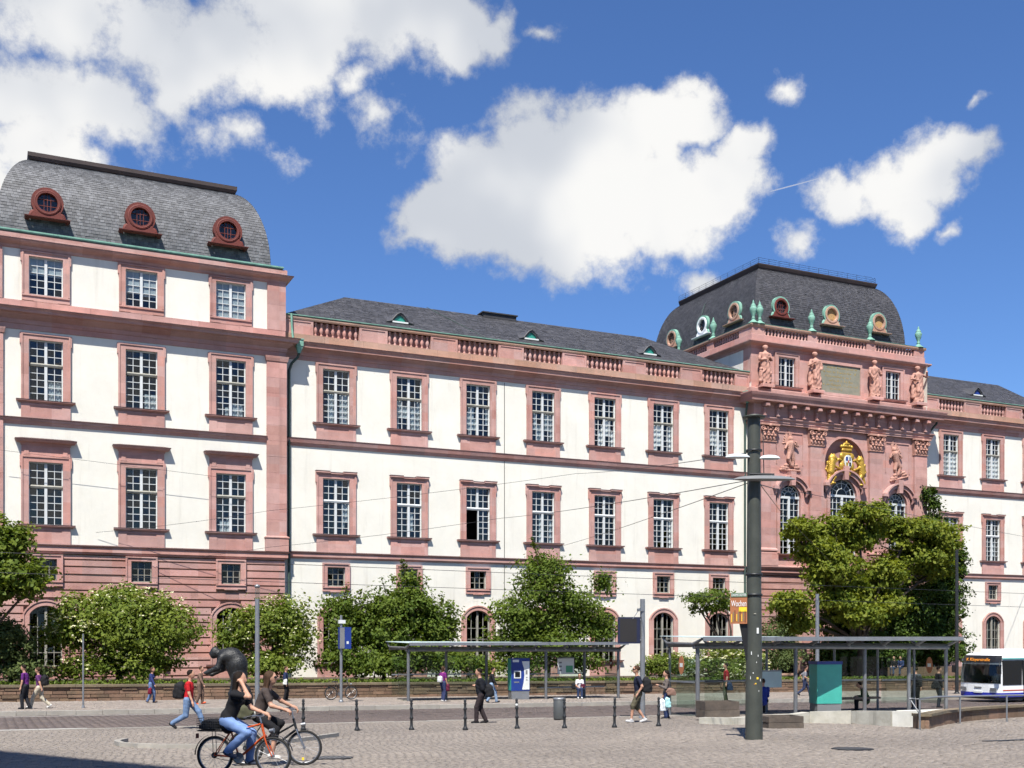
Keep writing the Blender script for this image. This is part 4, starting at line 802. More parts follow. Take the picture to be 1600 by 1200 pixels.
# attic balustrade, urns and domed roof
yb = YA - .05; piers = [(TX0, TX0 + 1.15), (TC - 3.35, TC - 2.45), (TC + 2.55, TC + 3.45), (TX1 - 1.1, TX1)]
b = MB(); b.usweep([(0, 24.1), (.06, 24.1), (.06, 24.58), (0, 24.62)], TX0, TX1, yb, 15.2); b.build('balustrade_plinth', 'sandstone', TW)
MB().usweep([(.0, 25.14), (.1, 25.18), (.14, 25.28), (.14, 25.36), (-.3, 25.4)], TX0, TX1, yb, 15.2).build('balustrade_rail', 'sandstone_weathered', TW)
MB().usweep([(-.3, 25.38), (.12, 25.37), (.14, 25.42), (-.3, 25.46)], TX0, TX1, yb, 15.2).build('gutter', 'copper', TW)
for (a, c) in piers: MB().box(a, c, yb - .03, yb + .4, 24.6, 25.16).build('balustrade_pier', 'sandstone', TW)
for (a, c) in [(piers[i][1], piers[i + 1][0]) for i in range(3)]:
    n = int((c - a) / .30)
    MB().box(a, c, yb + .3, yb + .36, 24.6, 25.16).build('balustrade_back', 'sandstone', TW)
    for k in range(n): link('baluster', BAL_T, TW, (a + (c - a) * (k + .5) / n, yb + .15, 24.61))
ys = [(.5, 1.1), (4.4, 5.3), (9.2, 10.1), (13.6, 15.2)]
for (a, c) in [(-.4, 1.1)] + ys[1:]: MB().box(TX0 - .02, TX0 + .38, a, c, 24.6, 25.16).build('balustrade_pier', 'sandstone', TW)
for (a, c) in [(ys[i][1], ys[i + 1][0]) for i in range(3)]:
    n = int((c - a) / .30)
    for k in range(n): link('baluster', BAL_T, TW, (TX0 + .17, a + (c - a) * (k + .5) / n, 24.61))
URN = MB().lathe([(.48, 0), (.46, .06), (.3, .16), (.16, .3), (.12, .36), (.2, .42), (.12, .5), (.14, .62), (.27, .95), (.34, 1.22), (.30, 1.34), (.22, 1.4), (.26, 1.46), (.16, 1.6), (.08, 1.72), (.11, 1.78), (.0, 2.0)], 12).mesh('urn', ['copper'])
for (x, y) in ((TX0 + .82, yb + .1), (TX0 + .22, yb + .1), (TC - 2.9, yb + .1), (TC + 3.0, yb + .1), (TX1 - .5, yb + .1), (TX0 + .2, 4.72), (TX0 + .2, 9.6)): link('urn', URN, TW, (x, y, 25.4)).scale = (.84, .84, .9)
roofT, profT = mansard(TW, TX0 + 1.05, TX1 - 1.05, .55, 14.9, 25.4, 5.35, 1.85, 'slate_dark', step=.15)
b = MB(); b.usweep([(-.2, 30.5), (.15, 30.6), (.25, 30.78), (.32, 30.98), (.32, 31.06), (-1, 31.1)], TX0 + 2.9, TX1 - 2.9, 2.4, 13.2); b.build('ridge_capping', 'lead', roofT)
b = MB(); ra = (TX0 + 2.7, TX1 - 2.7, 2.2, 13.3)
for z in (31.2, 31.36, 31.52): b.tube([(ra[0], ra[3], z), (ra[0], ra[2], z), (ra[1], ra[2], z), (ra[1], ra[3], z)], .012, 5)
for i in range(13): x = ra[0] + (ra[1] - ra[0]) * i / 12; b.tube([(x, ra[2], 31.05), (x, ra[2], 31.52)], .013, 5)
for i in range(12): y = ra[2] + (ra[3] - ra[2]) * i / 11; b.tube([(ra[0], y, 31.05), (ra[0], y, 31.52)], .013, 5)
b.build('railing', 'iron', roofT)
for x, f in ((TC - 5.15, 0), (TC - .15, 1), (TC + 4.75, 1)): oculus(TW, (x, .52, 27.3), 0, .50, 'copper', 'dormer_red' if not f else 'sandstone_weathered', f)
for y, wh in ((3.1, False), (7.4, True), (11.9, False)): oculus(TW, (TX0 + 1.02, y, 27.3), R(-90), .50, 'copper' if not wh else 'copper', 'sandstone_weathered' if not wh else 'bus_white', False, white=wh)
MB().tube([(TX0 + 2.75, 8.2, 30.6), (TX0 + 1.6, 7.9, 29.2), (TX0 + 1.05, 7.55, 28.2)], .03, 5).build('lightning_rod', 'copper_dark', roofT)
# relief panels over the side windows
def relief(px, sgn):
    P = [ell((0, -.1, 1.5), (.16, .16, .19)), cap((0, -.06, .75), (.02 * sgn, -.1, 1.2), .2, .23), cap((0, -.06, .75), (-.18 * sgn, -.12, .2), .19, .12), cap((-.18 * sgn, -.12, .2), (.05 * sgn, -.1, -.25), .11, .08), cap((.05, -.06, .75), (.22 * sgn, -.08, .15), .18, .12), cap((.22 * sgn, -.08, .15), (.18 * sgn, -.06, -.3), .11, .08),
         cap((.2 * sgn, -.1, 1.2), (.5 * sgn, -.16, 1.05), .09, .07), cap((.5 * sgn, -.16, 1.05), (.3 * sgn, -.2, 1.32), .07, .06), cap((-.2 * sgn, -.1, 1.2), (-.42 * sgn, -.14, .85), .09, .07)]
    for q in range(6): P.append(cap((-.15 * sgn, 0, 1.3), (-(.55 - .06 * q) * sgn, .0, 1.2 + .17 * q), .08, .04))
    for q in range(5): P.append(cap((.1 * sgn, 0, 1.4), ((.1 - .12 * q * .6) * sgn, .0, 2.0 + .06 * q), .07, .04))
    for q in range(9): a = q * .7; P.append(ell((math.cos(a) * .55, -.04, -.35 + .16 * math.sin(a * 1.7)), (.16, .1, .11)))
    P.append(cap((-.7, -.03, -.55), (.7, -.03, -.55), .08, .08)); return P
for x, s in ((TC - 5.4, 1), (TC + 5.45, -1)):
    b = MB(); b.box(x - 1.2, x + 1.2, YT - .06, YT, 17.26, 17.36); b.box(x - 1.28, x - 1.2, YT - .04, YT, 14.9, 17.36); b.box(x + 1.2, x + 1.28, YT - .04, YT, 14.9, 17.36); b.build('panel_moulding', 'sandstone', TW)
    me = sdf_mesh(relief(x, s), .026, .025, lambda X, Y, Z: .012 * np.sin(X * 40 + Z * 25) * np.sin(Z * 33), 'relief_figure'); rf = link('relief_figure', me, TW, (x, YT, 15.1)); rf.scale = (1.3, 1.2, 1.15); rf.rotation_euler = (0, R(0 if s > 0 else -14), 0)
# niche and gilded coat of arms
b = MB(); nx = TC; a = arc(2.0, 15.3, 17.32, 20)
b.strip([(nx + q, YT - .05, z) for q, z in a], [(nx + q * 1.1, YT - .05, 15.3 + (z - 15.3) * 1.1) for q, z in a]); b.strip([(nx + q, YT - .05, z) for q, z in a], [(nx + q, YT + .02, z) for q, z in a])
for s in (-1, 1): b.box(*sorted((nx + s * 2.0, nx + s * 2.2)), YT - .05, YT, 13.6, 15.3)
b.build('niche_moulding', 'sandstone', TW)
arms = tag(empty('coat_of_arms', (nx, YT - .1, 14.15)), 'gilded coat of arms with crown and two lions above the tower\'s middle window', 'coat of arms')
P = [ell((0, -.1, 1.25), (.52, .16, .72)), ell((0, -.12, .5), (.75, .2, .2)), ell((-.5, -.14, 1.7), (.22, .14, .26)), ell((.5, -.14, 1.7), (.22, .14, .26)), ell((-.52, -.12, .95), (.2, .14, .3)), ell((.52, -.12, .95), (.2, .14, .3)), ell((0, -.2, .3), (.3, .2, .22)), cap((-.45, -.1, 1.9), (.45, -.1, 1.9), .12, .12), cap((-1.0, -.05, .55), (1.0, -.05, .55), .12, .12)]
link('cartouche', sdf_mesh(P, .03, .06, None, 'cartouche', ('gold',)), arms)
P = [cap((-.38, -.1, 2.2), (.38, -.1, 2.2), .14, .14)] + [ell((q, -.1, 2.42 + .1 * math.cos(q * 2.4)), (.12, .14, .16)) for q in (-.5, -.3, -.1, .1, .3, .5)] + [ell((0, -.1, 2.68), (.34, .16, .12)), ell((0, -.1, 2.84), (.09, .09, .1))]
link('crown', sdf_mesh(P, .025, .03, None, 'crown', ('gold',)), arms)
b = MB(); sh = [(math.cos(t) * .36, 1.28 + math.sin(t) * .52) for t in np.linspace(0, 2 * math.pi, 25)[:-1]]; b.prism(sh, -.33, -.2); shd = b.build('shield', 'panel_white', arms)
for (q, z, w, hh, m) in ((-.16, 1.5, .2, .3, 'blue_paint'), (.16, 1.5, .18, .28, 'grey_steel'), (-.14, 1.08, .2, .26, 'gold'), (.16, 1.08, .18, .3, 'black_plastic'), (0, 1.28, .14, .2, 'red_line')): MB().box(q - w / 2, q + w / 2, -.345, -.33, z - hh / 2, z + hh / 2).build('shield_quarter', m, shd)
for s in (-1, 1):
    X = lambda q: s * q
    P = [ell((X(1.35), -.1, 1.55), (.24, .24, .26)), ell((X(1.38), -.06, 1.45), (.34, .26, .36)), ell((X(1.16), -.2, 1.5), (.13, .12, .11)), cap((X(1.45), -.08, 1.25), (X(1.55), -.06, .45), .28, .30), cap((X(1.3), -.12, 1.1), (X(.85), -.16, 1.45), .12, .09), cap((X(.85), -.16, 1.45), (X(.65), -.18, 1.4), .09, .1), cap((X(1.35), -.14, .95), (X(.95), -.2, .75), .12, .09), cap((X(.95), -.2, .75), (X(.7), -.2, .68), .09, .09),
         cap((X(1.55), -.08, .4), (X(1.25), -.2, .0), .24, .14), cap((X(1.25), -.2, .0), (X(1.5), -.16, -.4), .13, .1), ell((X(1.4), -.22, -.45), (.2, .16, .09)), cap((X(1.6), -.04, .3), (X(1.78), -.1, -.25), .2, .12), cap((X(1.78), -.1, -.25), (X(1.75), -.1, -.5), .12, .1), ell((X(1.68), -.16, -.55), (.18, .14, .08)),
         cap((X(1.75), 0, .3), (X(2.0), -.05, .6), .06, .06), cap((X(2.0), -.05, .6), (X(1.85), -.08, 1.0), .06, .06), ell((X(1.85), -.08, 1.1), (.12, .1, .16)), ell((X(1.25), -.1, 1.78), (.07, .06, .09)), ell((X(1.5), -.1, 1.78), (.07, .06, .09))]
    link('lion', sdf_mesh(P, .03, .05, lambda Xx, Y, Z: .014 * np.sin(Xx * 38) * np.sin(Z * 36), 'lion', ('gold',)), arms)
# ================================================================== the square and the street
def plane_poly(pts, dz=0.): return [(x, y, zg(x, y) + dz) for x, y in pts]
b = MB(); b.add(plane_poly([(-300, -200), (400, -200), (400, 260), (-300, 260)], -.03), [(0, 1, 2, 3)]); tag(b.build('ground', 'ground_base'), kind='structure')
YK, YN, YW = -24.0, -34.0, -12.0                  # far kerb, near road edge, garden wall
b = MB(); b.add(plane_poly([(-120, YN), (250, YN), (250, YK), (-120, YK)], -.02), [(0, 1, 2, 3)]); ROAD = tag(b.build('road', 'road'), kind='structure')
def pieces(name, parent, mat, cen, hx, hy, top, dome=.006, gap=.006, ang=None, drop=.03):
    """many small paving stones with rounded shoulders, one joined sheet"""
    n = len(cen); cen = np.asarray(cen, float); hx = np.broadcast_to(hx, n); hy = np.broadcast_to(hy, n); a = np.zeros(n) if ang is None else np.asarray(ang)
    c, s = np.cos(a), np.sin(a); V = np.zeros((n, 8, 3)); jit = NP.normal(0, .0035, n); tx = NP.normal(0, .02, n); ty = NP.normal(0, .02, n)
    for k, (sx, sy) in enumerate(((-1, -1), (1, -1), (1, 1), (-1, 1))):
        for lvl in (0, 1):
            ix = hx - gap - (.010 if lvl else 0); iy = hy - gap - (.010 if lvl else 0)
            x = sx * ix; y = sy * iy; X = cen[:, 0] + x * c - y * s; Y = cen[:, 1] + x * s + y * c
            V[:, k + 4 * lvl] = np.stack([X, Y, -SLOPE * (X * FW[0] + (Y + DIST) * FW[1]) + top + jit + (0 if lvl else -drop) + (tx * x + ty * y if lvl else 0)], 1)
    q = np.array([(4, 5, 6, 7), (0, 1, 5, 4), (1, 2, 6, 5), (2, 3, 7, 6), (3, 0, 4, 7)]); Fc = (np.arange(n) * 8)[:, None, None] + q[None]
    me = bpy.data.meshes.new(name); me.vertices.add(n * 8); me.vertices.foreach_set('co', V.astype(np.float32).ravel()); Fc = Fc.reshape(-1, 4).astype(np.int32)
    me.loops.add(len(Fc) * 4); me.loops.foreach_set('vertex_index', Fc.ravel()); me.polygons.add(len(Fc)); me.polygons.foreach_set('loop_start', np.arange(0, len(Fc) * 4, 4, dtype=np.int32)); me.polygons.foreach_set('loop_total', np.full(len(Fc), 4, np.int32))
    me.materials.append(MATS[mat]); me.update(); return tag(link(name, me, parent), kind='stuff')
def seen(P, m=1.2):                               # keep paving only where the place is looked at, with a margin
    d = P[:, 0] * FW[0] + (P[:, 1] + DIST) * FW[1]; l = P[:, 0] * RT[0] + (P[:, 1] + DIST) * RT[1]
    return (d > 14) & (np.abs(l) < .4614 * d + 2.5 * m)
# scalloped paving stones, laid fish-scale fashion across the square
SQ = tag(empty('square'), kind='structure')
pw, pd = .185, .20; P_ = []
for r in range(int(20 / pd)):
    x = np.arange(-5, 46, pw) + NP.uniform(0, pw); P_.append(np.stack([x, np.full(len(x), YN - .18 - r * pd)], 1))
P_ = np.concatenate(P_); P_ = P_[seen(P_) & (P_[:, 1] < YN - .15)]; n = len(P_); na = 7
th = np.linspace(-1, 1, na); fr = np.stack([th * pw / 2, -pd / 2 - .075 * (1 - th ** 2)], 1); bk = np.stack([th[::-1] * pw / 2, pd / 2 - .075 * (1 - th[::-1] ** 2)], 1); out = np.concatenate([fr, bk])
V = np.zeros((n, 2, 2 * na, 3)); jit = NP.normal(0, .003, n)[:, None]; tx = NP.normal(0, .016, n)[:, None]; ty = NP.normal(0, .014, n)[:, None]
for lv, (kx, ky, dz) in enumerate(((.985, .94, -.025), (.955, .80, .006))):
    o = out * np.array([kx, ky]); X = P_[:, :1] + o[None, :, 0]; Y = P_[:, 1:] + o[None, :, 1]
    V[:, lv, :, 0] = X; V[:, lv, :, 1] = Y; V[:, lv, :, 2] = -SLOPE * (X * FW[0] + (Y + DIST) * FW[1]) + dz + (jit + tx * o[None, :, 0] + ty * o[None, :, 1]) * lv
m2 = 2 * na; base = np.arange(n) * 2 * m2; lt = []; vi = []
tops = base[:, None] + m2 + np.arange(m2)[None]
i = np.arange(m2); sd = np.stack([i, (i + 1) % m2, (i + 1) % m2 + m2, i + m2], 1); sides = (base[:, None, None] + sd[None]).reshape(-1, 4)
me = bpy.data.meshes.new('paving_stones'); me.vertices.add(n * 2 * m2); me.vertices.foreach_set('co', V.astype(np.float32).ravel())
vi = np.concatenate([tops.ravel(), sides.ravel()]).astype(np.int32); lt = np.concatenate([np.full(n, m2), np.full(len(sides), 4)]).astype(np.int32)
me.loops.add(len(vi)); me.loops.foreach_set('vertex_index', vi); me.polygons.add(len(lt)); me.polygons.foreach_set('loop_start', np.concatenate([[0], np.cumsum(lt)[:-1]]).astype(np.int32)); me.polygons.foreach_set('loop_total', lt)
me.materials.append(MATS['setts']); me.update(); tag(link('paving_stones', me, SQ), kind='stuff')
# granite edging between square and road, far kerb, slabs of the far pavement
def kerb(name, x0, x1, y, ln, wd, z0, z1, mat='kerb_stone', par=None):
    p = par if par is not None else tag(empty(name), kind='structure'); x = x0
    while x < x1:
        l = ln * random.uniform(.92, 1.05); a, c = x + .006, min(x + l, x1) - .006; e = random.uniform(-.006, .006)
        pts = [(a, y), (c, y), (c, y + wd), (a, y + wd)]; MB().add([(q, w, zg(q, w) + z0) for q, w in pts] + [(q, w, zg(q, w) + z1 + e) for q, w in pts], [(0, 3, 2, 1), (4, 5, 6, 7), (0, 1, 5, 4), (1, 2, 6, 5), (2, 3, 7, 6), (3, 0, 4, 7)]).build('kerb_stone', mat, p); x += l
    return p
kerb('kerb', -3, 45, YN - .02, 1.1, .24, -.1, .012)
kerb('kerb', -2, 62, YK, 1.0, .42, -.1, .16)
b = MB(); b.add(plane_poly([(-120, YK + .40), (250, YK + .40), (250, YW + .3), (-120, YW + .3)], .13), [(0, 1, 2, 3)]); PVT = tag(b.build('pavement', 'ground_base'), kind='structure')
xs, ys = [], []
for r, y in enumerate(np.arange(YK + .56, YW + .1, .22)):
    x = np.arange(-3, 58, .24) + (.12 if r % 2 else 0); xs.append(x); ys.append(np.full(len(x), y))
C_ = np.stack([np.concatenate(xs), np.concatenate(ys)], 1); C_ = C_[seen(C_)]; pieces('paving_blocks', PVT, 'pavement', C_, .12, .11, .15, gap=.004)
# road blocks laid across the carriageway
xs, ys = [], []
for r, x in enumerate(np.arange(-4, 56, .26)):
    y = np.arange(YN + .3, YK - .05, .36) + (.18 if r % 2 else 0); xs.append(np.full(len(y), x)); ys.append(y)
C_ = np.stack([np.concatenate(xs), np.concatenate(ys)], 1); C_ = C_[seen(C_) & (C_[:, 1] < YK - .2)]; pieces('road_blocks', ROAD, 'road', C_, .13, .18, .0, gap=.005)
for (x0, x1, y0, w) in ((-6, 2.6, YN + .15, .16), (-6, 9.4, YK - 1.2, .12), (14, 60, YN + 2.9, .05), (14, 60, YN + 4.4, .05), (8, 60, YK - 2.3, .05), (8, 60, YK - 3.8, .05)):
    mat = 'white_paint' if w > .1 else 'iron'
    b = MB(); xx = np.linspace(x0, x1, 12)
    for a, c in zip(xx, xx[1:]): b.add([(q, y, zg(q, y) + .014) for q, y in ((a, y0), (c, y0), (c, y0 + w), (a, y0 + w))], [(0, 1, 2, 3)])
    b.build('road_line' if w > .1 else 'tram_rail', mat, ROAD)
# curved kerb of the island in the square
p = tag(empty('island_kerb'), kind='structure'); pa = [gp(*q) for q in ((192, 1160), (182, 1162), (178, 1164), (186, 1167), (215, 1169), (260, 1170), (320, 1170), (380, 1168), (440, 1163), (490, 1157), (530, 1151))]
cp = []
for a, c in zip(pa, pa[1:]):
    for t in (0, .5): cp.append(a.lerp(c, t))
cp.append(pa[-1])
for a, c in zip(cp, cp[1:]):
    d = Vector((c.x - a.x, c.y - a.y, 0)).normalized(); nn = Vector((-d.y, d.x, 0)) * .13; q = [a, c, c + nn, a + nn]
    MB().add([(v.x, v.y, zg(v.x, v.y) - .05) for v in q] + [(v.x, v.y, zg(v.x, v.y) + .10) for v in q], [(0, 3, 2, 1), (4, 5, 6, 7), (0, 1, 5, 4), (1, 2, 6, 5), (2, 3, 7, 6), (3, 0, 4, 7)]).build('kerb_stone', 'kerb_stone', p)
# garden terrace and its wall of sandstone blocks
zt = lambda x: zg(x, YW) + .93
b = MB(); xx = np.linspace(-40, 130, 20); b.strip([(x, YW + .35, zt(x) - .06) for x in xx], [(x, 1, zt(x) - .12) for x in xx]); tag(b.build('garden_bed', 'soil'), kind='structure')
GW = tag(empty('garden_wall', (0, 0, 0)), 'low brown sandstone block wall with coping along the far pavement', 'wall')
b = MB(); b.strip([(x, YW + .05, zg(x, YW) - .1) for x in xx], [(x, YW + .05, zt(x) - .14) for x in xx]); b.build('core', 'mortar', GW)
nst = 0; extra = MB()
for r in range(4):
    x = -2.2 - random.random() * .5
    while x < 76:
        l = random.uniform(.5, 1.0) * (1. if x < 40 else 1.25); z0 = .14 + r * .172; a, c = x + .012, x + l - .012; e = random.uniform(-.045, .02); y0 = YW + e
        q = [(a, y0, z0 + .006), (c, y0, z0 + .006), (c, y0, z0 + .164), (a, y0, z0 + .164), (a + .015, y0 + .2, z0), (c - .015, y0 + .2, z0)]
        m = MB().box(a, c, y0, YW + .2, random.uniform(0, .012), .158 - random.uniform(0, .012)); m.v = [(vx, vy, vz + z0 + zg(vx, YW)) for vx, vy, vz in m.v]
        if nst < 300: m.build('stone', 'garden_stone', GW)
        else: extra.add(m.v, m.f)
        nst += 1; x += l
if extra.v: tag(extra.build('more_stones', 'garden_stone', GW), kind='stuff')
x = -2.4
while x < 76:
    l = random.uniform(1.2, 1.8); m = MB().box(x + .006, x + l - .006, YW - .07 - random.uniform(0, .015), YW + .38, 0, .11); m.v = [(vx, vy, vz + zt(vx) - .11) for vx, vy, vz in m.v]; m.build('coping_stone', 'coping', GW); x += l

# ================================================================== foliage
def leaves(name, parent, mat, cen, size, out=None, up=.35, kind=True):
    """one small folded leaf per point"""
    n = len(cen); nr = NP.normal(0, 1, (n, 3)); nr[:, 2] = np.abs(nr[:, 2]) + up
    if out is not None: nr += out * 1.1
    nr /= np.linalg.norm(nr, axis=1)[:, None]; d = NP.normal(0, 1, (n, 3)); d[:, 2] -= .5; d -= nr * (d * nr).sum(1)[:, None]; d /= np.linalg.norm(d, axis=1)[:, None]; s = np.cross(nr, d)
    L = (size * NP.uniform(.45, 1.4, n))[:, None]; W = L * .34
    V = np.stack([cen - d * L * .5, cen + s * W - nr * L * .08, cen + d * L * .5 - nr * L * .12, cen - s * W - nr * L * .08], 1)
    me = bpy.data.meshes.new(name); me.vertices.add(n * 4); me.vertices.foreach_set('co', V.astype(np.float32).ravel()); me.loops.add(n * 4); me.loops.foreach_set('vertex_index', np.arange(n * 4, dtype=np.int32))
    me.polygons.add(n); me.polygons.foreach_set('loop_start', np.arange(0, n * 4, 4, dtype=np.int32)); me.polygons.foreach_set('loop_total', np.full(n, 4, np.int32)); me.materials.append(MATS[mat]); me.update()
    o = link(name, me, parent)
    if kind: o['kind'] = 'stuff'
    return o
def crown_points(lobes, n, clump=.32, shell=.55):
    """leaf clumps gathered towards the outside of each lobe; lobes = (centre, radii)"""
    sub = []
    for (c, r) in lobes:                          # each mass breaks up into lumps with gaps between them
        u = NP.normal(0, 1, (7, 3)); u /= np.linalg.norm(u, axis=1)[:, None]; u[:, 2] = np.abs(u[:, 2]) * .9 - .15; k = NP.uniform(.42, .68, 7)
        sub += [(tuple(np.array(c) + w * np.array(r) * .72), tuple(np.array(r) * q)) for w, q in zip(u, k)]
    lobes = [(c, tuple(np.array(r) * .62)) for c, r in lobes] + sub
    vol = np.array([l[1][0] * l[1][2] + l[1][0] * l[1][1] for l in lobes]); cnt = np.maximum(3, (vol / vol.sum() * n / 26).astype(int)); P = []; O = []
    for (c, r), m in zip(lobes, cnt):
        u = NP.normal(0, 1, (m, 3)); u /= np.linalg.norm(u, axis=1)[:, None]; rad = NP.uniform(shell, 1.08, m) ** .8
        cc = np.array(c) + u * np.array(r) * rad[:, None]; k = NP.poisson(26, m) + 4
        for q, w, kk in zip(cc, u, k):
            s = clump * NP.uniform(.6, 1.4); P.append(q + NP.normal(0, 1, (kk, 3)) * np.array([s, s, s * .6])); O.append(np.tile(w, (kk, 1)))
    return np.concatenate(P), np.concatenate(O)
def lobe(px, py, rx, ry, Y, dy=None):
    c = at(px, py, Y); s = (c - camo.location).length / FPX * .97; return ((c.x, c.y, c.z), (rx * s * 1.05, (dy if dy else rx * s * .9), ry * s))
def plant(name, label, cat, base, lobes, n, mat, size, group=None, clump=.3, trunk=.14, blossoms=0, shoots=0, shell=.55, bsize=.13):
    """tree or shrub: trunk, limbs to each lobe, crown of leaves"""
    t = tag(empty(name, base), label, cat, group); B = Vector(base); b = MB(); top = max(l[0][2] + l[1][2] * .5 for l in lobes)
    mid = Vector((np.mean([l[0][0] for l in lobes]), np.mean([l[0][1] for l in lobes]), B.z + (top - B.z) * .35)) - B
    fork = Vector((mid.x * .25, mid.y * .25, max(.3, mid.z * .6))); pts = [Vector((0, 0, -.15)), fork * .5 + Vector((random.uniform(-.08, .08), 0, 0)), fork]; b.tube(pts, [trunk * 1.25, trunk, trunk * .85], 8)
    for (c, r) in lobes:
        e = Vector(c) - B; m = fork.lerp(e, .5) + Vector((random.uniform(-.25, .25), random.uniform(-.25, .25), .2)); b.tube([fork * .95, m, e, e + Vector((random.uniform(-.4, .4) * r[0], random.uniform(-.4, .4) * r[1], .7 * r[2]))], [trunk * .62, trunk * .4, trunk * .22, trunk * .06], 6)
        for _ in range(3):
            g = e + Vector((random.uniform(-.7, .7) * r[0], random.uniform(-.7, .7) * r[1], random.uniform(-.3, .7) * r[2])); b.tube([m.lerp(e, .6), m.lerp(g, .75), g], [trunk * .25, trunk * .15, trunk * .05], 5)
    P, O = crown_points(lobes, n, clump, shell)
    if shoots:                                    # long leafy shoots that break the outline
        for _ in range(shoots):
            c, r = random.choice(lobes); a = random.uniform(-1, 1); s0 = Vector((c[0] + a * r[0] * .8, c[1] + random.uniform(-.5, .5) * r[1], c[2] + r[2] * .6)); ln = random.uniform(.5, 1.25); dr = Vector((a * .8 + random.uniform(-.3, .3), random.uniform(-.3, .3), 1)).normalized()
            q = [s0 + dr * ln * t_ for t_ in (0, .5, 1)]; b.tube([v - B for v in q], [.03, .02, .008], 5); m = 34
            tt = NP.uniform(0, 1, m); P = np.concatenate([P, np.array(s0) + np.outer(tt, np.array(dr) * ln) + NP.normal(0, .085, (m, 3))]); O = np.concatenate([O, np.tile(np.array([0, 0, 1.]), (m, 1))])
    b.build('trunk', 'bark', t); keep = P[:, 2] > B.z - .05; leaves('crown', t, mat, P[keep] - np.array(B), size, O[keep])
    if blossoms:
        u = NP.normal(0, 1, (blossoms * 3, 3)); u /= np.linalg.norm(u, axis=1)[:, None]; w = np.array([l[1][0] * l[1][2] for l in lobes]); w = w / w.sum(); pick = NP.choice(len(lobes), len(u), p=w)
        Q = np.array([l[0] for l in lobes])[pick] + u * np.array([l[1] for l in lobes])[pick] * 1.04; k = (u[:, 2] > -.35) & (u[:, 1] < .3); Q = Q[k][:blossoms]
        S = np.repeat(Q, 6, 0) + NP.normal(0, .05, (len(Q) * 6, 3)) * np.array([1, 1, .3]); leaves('blossoms', t, 'blossom', S - np.array(B), bsize, None, 1.5)
    return t
def base_at(px, Y): v = at(px, 1060, Y); return (v.x, Y, zt(v.x) - .1)
Yb = -7.0
plant('linden_tree', 'broad-leaved tree cut by the left edge, in front of the pink pavilion', 'tree', base_at(-60, -9), [lobe(-30, 850, 60, 45, -9), lobe(30, 900, 48, 36, -9), lobe(-20, 925, 54, 30, -9.4), lobe(18, 850, 28, 30, -9), lobe(-70, 900, 60, 60, -9), lobe(44, 922, 22, 22, -9.2)], 16000, 'leaf_mid', .24, clump=.26, trunk=.2)
plant('yew_bush', 'dusky feathery shrub under the tree at left edge', 'shrub', base_at(20, -8.5), [lobe(0, 1025, 40, 42, -8.5), lobe(-25, 1005, 42, 52, -8), lobe(42, 1052, 34, 16, -9), lobe(8, 990, 26, 22, -8.4)], 15000, 'leaf_dusky', .15, clump=.22, trunk=.1)
plant('elder_bush', 'large round elder bush full of cream blossoms in front of the pink pavilion', 'shrub', base_at(185, Yb), [lobe(190, 985, 92, 52, Yb), lobe(150, 965, 60, 40, Yb - .6), lobe(235, 960, 52, 40, Yb), lobe(190, 935, 38, 22, Yb), lobe(110, 990, 36, 32, Yb - .3), lobe(215, 1035, 62, 34, Yb - 1), lobe(130, 1045, 46, 26, Yb - .8), lobe(265, 1000, 30, 36, Yb)], 30000, 'leaf_mid', .19, 'flowering bushes', trunk=.16, blossoms=420)
plant('elder_bush', 'smaller elder bush with pale blossoms beside the drainpipe, behind the cyclists', 'shrub', base_at(415, Yb), [lobe(400, 985, 46, 36, Yb), lobe(440, 965, 42, 34, Yb), lobe(455, 1000, 42, 40, Yb - .5), lobe(375, 1010, 30, 36, Yb), lobe(462, 985, 18, 26, Yb), lobe(425, 1040, 50, 22, Yb - .8)], 16000, 'leaf_mid', .19, 'flowering bushes', trunk=.12, blossoms=240)
plant('cherry_shrub', 'wide dark green shrub with long shoots left of the shelter, before the white wing', 'shrub', base_at(600, Yb), [lobe(545, 985, 52, 52, Yb), lobe(600, 990, 62, 58, Yb), lobe(655, 975, 52, 44, Yb), lobe(690, 1000, 34, 38, Yb), lobe(620, 945, 46, 30, Yb), lobe(526, 1020, 24, 40, Yb - .4), lobe(640, 1035, 80, 32, Yb - .8), lobe(530, 950, 26, 22, Yb), lobe(635, 915, 16, 26, Yb), lobe(560, 1040, 60, 28, Yb - 1)], 32000, 'leaf_dark', .20, trunk=.13, shoots=26)
plant('hornbeam_tree', 'tall conical leafy tree behind the long bus shelter', 'tree', base_at(855, Yb), [lobe(852, 885, 36, 34, Yb), lobe(850, 925, 52, 40, Yb), lobe(830, 965, 56, 40, Yb), lobe(890, 960, 50, 40, Yb), lobe(850, 1005, 72, 44, Yb), lobe(925, 985, 34, 26, Yb), lobe(800, 1000, 30, 26, Yb), lobe(900, 1030, 44, 26, Yb - .4), lobe(810, 1035, 44, 26, Yb - .4), lobe(938, 915, 14, 22, Yb)], 26000, 'leaf_dark', .20, trunk=.15, shoots=16, clump=.34)
plant('low_shrub', 'low loose shrub seen through the long shelter glass', 'shrub', base_at(735, -9), [lobe(720, 1035, 36, 26, -9), lobe(760, 1045, 34, 18, -9), lobe(690, 1040, 30, 24, -9)], 3600, 'leaf_mid', .17, trunk=.06)
plant('leaning_tree', 'small leaning tree with a flat top between the shelters', 'tree', base_at(1150, -8), [lobe(1085, 940, 24, 13, -8), lobe(1115, 932, 24, 13, -8), lobe(1100, 952, 18, 9, -8), lobe(1135, 948, 16, 12, -8)], 2600, 'leaf_dark', .17, trunk=.16, clump=.2)
